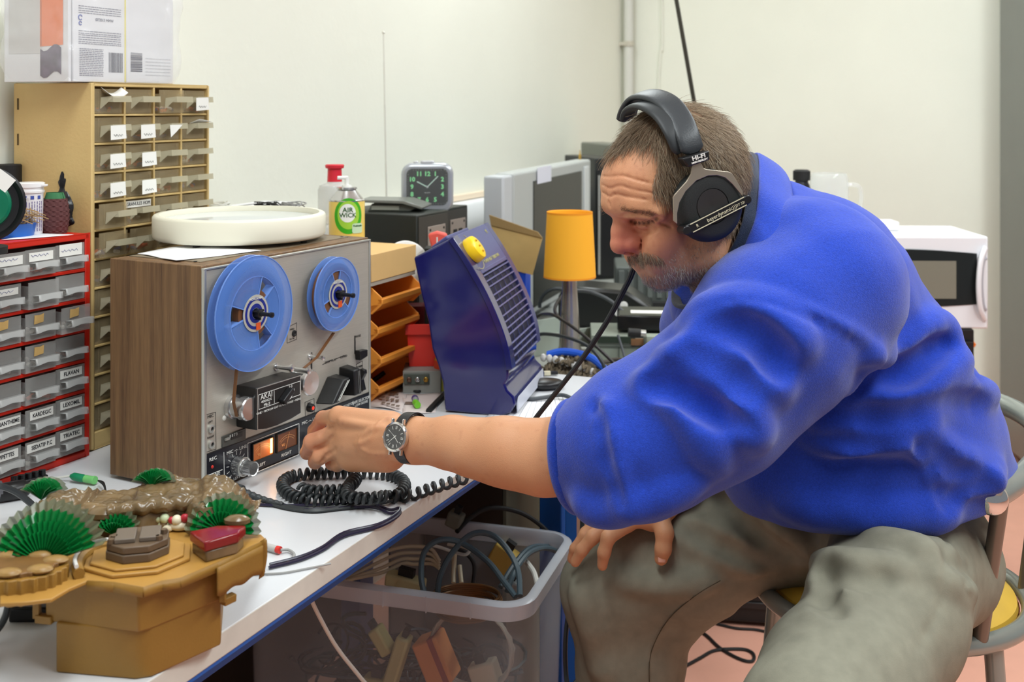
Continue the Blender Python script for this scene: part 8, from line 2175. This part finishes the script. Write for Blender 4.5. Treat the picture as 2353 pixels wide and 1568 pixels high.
# big teal loops in front right, seen above the rim
def bp(px, py, y):   # pixel -> point on the crate's own plane y = const
    r = P(px, py, 1.0)-Vector((0, 0, CAMZ)); c = Vector((0, 0, CAMZ)); q = bo2+BY*y; return c+r*((q-c).dot(BY)/r.dot(BY))
def pxc(label, pts, r, m, name='stored_cable'): return cable(name, label, [bp(*p) for p in pts], r, m)
pxc('thick teal grey cable looped highest over the front of the crate', [(985, 1400, .06), (968, 1330, .08), (975, 1270, .10), (1010, 1242, .12), (1060, 1248, .13), (1120, 1290, .12), (1160, 1340, .10), (1185, 1372, .08)], .0052, m_teal)
pxc('teal grey cable making the wide arch in the middle of the crate', [(1005, 1400, .08), (1010, 1330, .10), (1040, 1270, .12), (1085, 1228, .14), (1130, 1230, .15), (1165, 1262, .14), (1190, 1310, .12), (1195, 1370, .08)], .0052, m_teal)
pxc('teal grey cable leaving the crate over its right rim', [(1165, 1360, .10), (1185, 1310, .14), (1215, 1272, .20), (1255, 1260, .27), (1290, 1275, .33), (1306, 1300, .37)], .0050, m_teal)
pxc('second teal grey cable leaving the crate beside the first', [(1150, 1350, .12), (1180, 1300, .17), (1215, 1262, .24), (1250, 1256, .31), (1285, 1266, .38), (1308, 1292, .41)], .0050, m_teal)
pxc('black cable arching high at the back of the crate', [(1050, 1222, .30), (1075, 1195, .34), (1110, 1172, .37), (1150, 1168, .39), (1200, 1180, .41), (1245, 1210, .42), (1275, 1245, .42), (1290, 1275, .41)], .0048, m_black)
pxc('black cable curved down inside the middle of the crate', [(1050, 1262, .25), (1075, 1275, .25), (1090, 1300, .25), (1088, 1340, .24)], .0046, m_black)
for i, (lab, dx, dy) in enumerate((('topmost of the pale cables fanning out at the left of the crate', 0, 0), ('second of the pale cables fanning out at the left of the crate', 8, 12), ('third of the pale cables fanning out at the left of the crate', 16, 24), ('lowest of the pale cables fanning out at the left of the crate', 20, 34))):
    pxc(lab, [(775+dx, 1335, .10), (815+dx, 1312+dy*.4, .13), (860+dx, 1282+dy, .17), (905+dx, 1262+dy, .20), (950, 1256+dy*1.2, .23), (990, 1262+dy, .25), (1010, 1290+dy*.5, .25)], .0034, m_beige)
pxc('white cable loop with a bright bend in front of the teal loops', [(985, 1252, .16), (1010, 1258, .16), (1045, 1270, .15), (1070, 1275, .14), (1078, 1264, .15), (1060, 1256, .17), (1030, 1252, .19)], .0030, m_wcable)
pxc('thick white cable standing by the right rim of the crate', [(1202, 1282, .22), (1214, 1297, .20), (1228, 1318, .17), (1236, 1350, .14)], .0048, m_wcable)
pxc('pale flat cable standing upright in the middle of the crate', [(1045, 1265, .22), (1043, 1300, .22), (1042, 1340, .20)], .0044, m_beige)
pxc('second pale cable standing upright in the middle of the crate', [(1056, 1300, .22), (1060, 1340, .20)], .0042, m_beige)
# copper coil
q = bp(1070, 1385, .10)
b = MB(); rnd = random.Random(8)
for k in range(9): b.tube([( (.052+.002*k-.004*(k % 3))*math.cos(a), .052*math.sin(a)*.9, .0035*k) for a in [2*math.pi*i/48 for i in range(48)]], .0022, 6, closed=True)
o = obj('speaker_wire_coil', b, mat('copper coloured wire', (126, 92, 56), .3, .3)); o.location = q-Vector((0, 0, .015)); tag(o, 'coil of copper coloured wire just inside the front rim of the crate', 'cable')
# hank of clear wire with an orange card band
q = bp(1035, 1500, .05)
b = MB()
for k in range(10): b.tube([(.075*math.cos(a)+.002*rnd.uniform(-1, 1), -.002*k+.012*math.sin(a), (.058+.0015*k)*math.sin(a)) for a in [2*math.pi*i/44 for i in range(44)]], .0022, 6, closed=True)
t = thing('wire_hank', 'hank of pale transparent wire held by an orange paper band inside the crate', 'cable', q+BX*.04+Vector((0, .03, 0)), bang)
obj('wire_loops', b, mat('clear grey wire', (176, 172, 160), .25, alpha=.85), t)
b = MB(); b.T = Matrix.Rotation(math.radians(-25), 4, 'Y'); b.box(-.095, -.045, -.030, .018, -.035, .045); obj('orange_band', b, mat('orange paper band', (224, 146, 84), .7, noise=.05), t, bev=.004)
b = MB(); b.T = Matrix.Rotation(math.radians(-25), 4, 'Y'); b.box(-.062, -.052, -.0315, .0195, -.036, .046); obj('red_stripe', b, mat('dull red stripe', (150, 52, 44), .7), t)
# plugs and adapters inside
for i, (px, py, y, w_, h_, r_, col, lab) in enumerate((
    (870, 1480, .05, .022, .05, -35, (196, 190, 128), 'yellowish plug lying slanted in the left of the crate'), (905, 1530, .045, .024, .10, 18, (198, 196, 140), 'long pale yellow plug strip standing in the crate'),
    (925, 1345, .16, .075, .024, 8, (186, 182, 140), 'pale card packet lying among the cables at the left of the crate'), (860, 1590, .05, .05, .04, 0, (192, 188, 132), 'square pale yellow adapter at the bottom of the view in the crate'),
    (1040, 1200, .30, .03, .03, 20, (120, 124, 112), 'grey green adapter at the back of the crate'), (1150, 1290, .30, .05, .05, 30, (196, 168, 84), 'amber yellow packet near the back of the crate'),
    (1110, 1560, .06, .05, .045, -20, (196, 190, 168), 'cream plug block low at the right of the crate'), (1170, 1350, .20, .035, .02, 10, (150, 160, 160), 'small grey adapter by the right wall of the crate'))):
    q = bp(px, py, y); t = thing('stored_adapter', lab, 'adapter', q, bang)
    b = MB(); b.T = Matrix.Rotation(math.radians(r_), 4, 'Y'); b.box(-w_, w_, 0, .03, -h_, h_) if 0 else b.box(-w_/2, w_/2, 0, .03, -h_/2, h_/2); obj('adapter_body', b, mat('adapter %d' % i, col, .5), t, bev=.004)
    b = MB(); b.T = Matrix.Rotation(math.radians(r_), 4, 'Y'); b.box(-w_*.2, w_*.2, .008, .022, h_/2, h_/2+.014); obj('adapter_tip', b, m_blkm, t)
# loosely filled dark mass of leads below
b = MB(); rnd = random.Random(17)
cols_ = [m_blkm, m_cable, m_teal, mat('dark teal cable', (38, 58, 60), .5), m_cable, m_blkm]
for k in range(150):
    b.cur = rnd.randrange(6); c = Vector((rnd.uniform(.10, BWd-.10), rnd.uniform(.10, BL-.10), rnd.uniform(.03, .30))); R_ = rnd.uniform(.03, .07); a0 = rnd.uniform(0, 6.28); el = rnd.uniform(-.8, .8)
    pts = []
    for i in range(14):
        a = a0+i*.42; v = Vector((R_*math.cos(a), R_*math.sin(a)*math.cos(el), R_*math.sin(a)*math.sin(el)+.002*i)); p = c+v
        pts.append((min(max(p.x, .045), BWd-.045), min(max(p.y, .045), BL-.045), min(max(p.z, .012), .38)))
    b.tube(pts, rnd.uniform(.0022, .0042), 5)
o = obj('cable_tangle', b, cols_); o.location = bo2; o.rotation_euler = (0, 0, bang); tag(o, 'dense tangle of black and grey leads filling the lower part of the crate', 'cables', kind='stuff')
# white flex hanging from the bench in front of the crate, black cable beside the blue leg
cable('hanging_flex', 'white flex hanging from the bench edge in front of the crate', [P(706, 1345, 1.50), P(712, 1370, 1.52), P(735, 1420, 1.60), P(775, 1490, 1.66), P(830, 1560, 1.70), P(900, 1650, 1.75), P(960, 1900, 1.9)], .0030, m_wcable)
cable('hanging_lead', 'black lead hanging past the blue leg beside the knee', [P(1338, 1165, 2.08), P(1337, 1230, 2.08), P(1328, 1290, 2.07), P(1302, 1440, 2.02), P(1300, 1540, 2.02), P(1310, 1580, 2.0), P(1345, 1540, 2.02)], .0042, m_cable)
# blue tube of the bench's side frame
b = MB(); q = P(1312, 1400, 2.30); b.box(-.011, .011, -.01, .012, 0, .70); t = thing('blue_upright', 'slim blue steel upright beside the crate and the far knee', 'post', (q.x, q.y, 0)); obj('tube', b, m_blue, t)
b = MB(); b.box(-.02, .02, -.018, .020, 0, .006); obj('foot_plate', b, m_blue, t)
# white boxes under the bench
t = thing('white_tub', 'rounded white plastic tub under the bench behind the crate', 'tub', P(955, 1180, 2.50)*1.0, TA)
t.location.z = 0; hq = CAMZ-(1178-HY)*2.5/F
b = MB(); b.box(-.05, .05, -.04, .04, 0, hq); obj('tub_body', b, mat('dull white plastic', (186, 184, 176), .5), t, bev=.012, seg=4)
b = MB(); b.box(-.054, .054, -.044, .044, hq-.02, hq-.008); obj('tub_rim', b, mat('dull white plastic'), t, bev=.004)
# floor cable behind the legs
zf_ = .004
fc = [(1600, 1445), (1625, 1462), (1655, 1490), (1700, 1515), (1728, 1520), (1732, 1505), (1715, 1494), (1680, 1492), (1640, 1496), (1610, 1512), (1570, 1534), (1540, 1550)]
cable('floor_cable', 'thin black cable making a loop on the salmon floor between the legs', [on_z(x, y, zf_) for x, y in fc], .0040, m_blkm)
cable('floor_cable', 'black cable trailing along the foot of the black case on the floor', [on_z(x, y, zf_) for x, y in ((1640, 1432), (1690, 1444), (1740, 1448), (1800, 1462))], .0035, m_blkm)
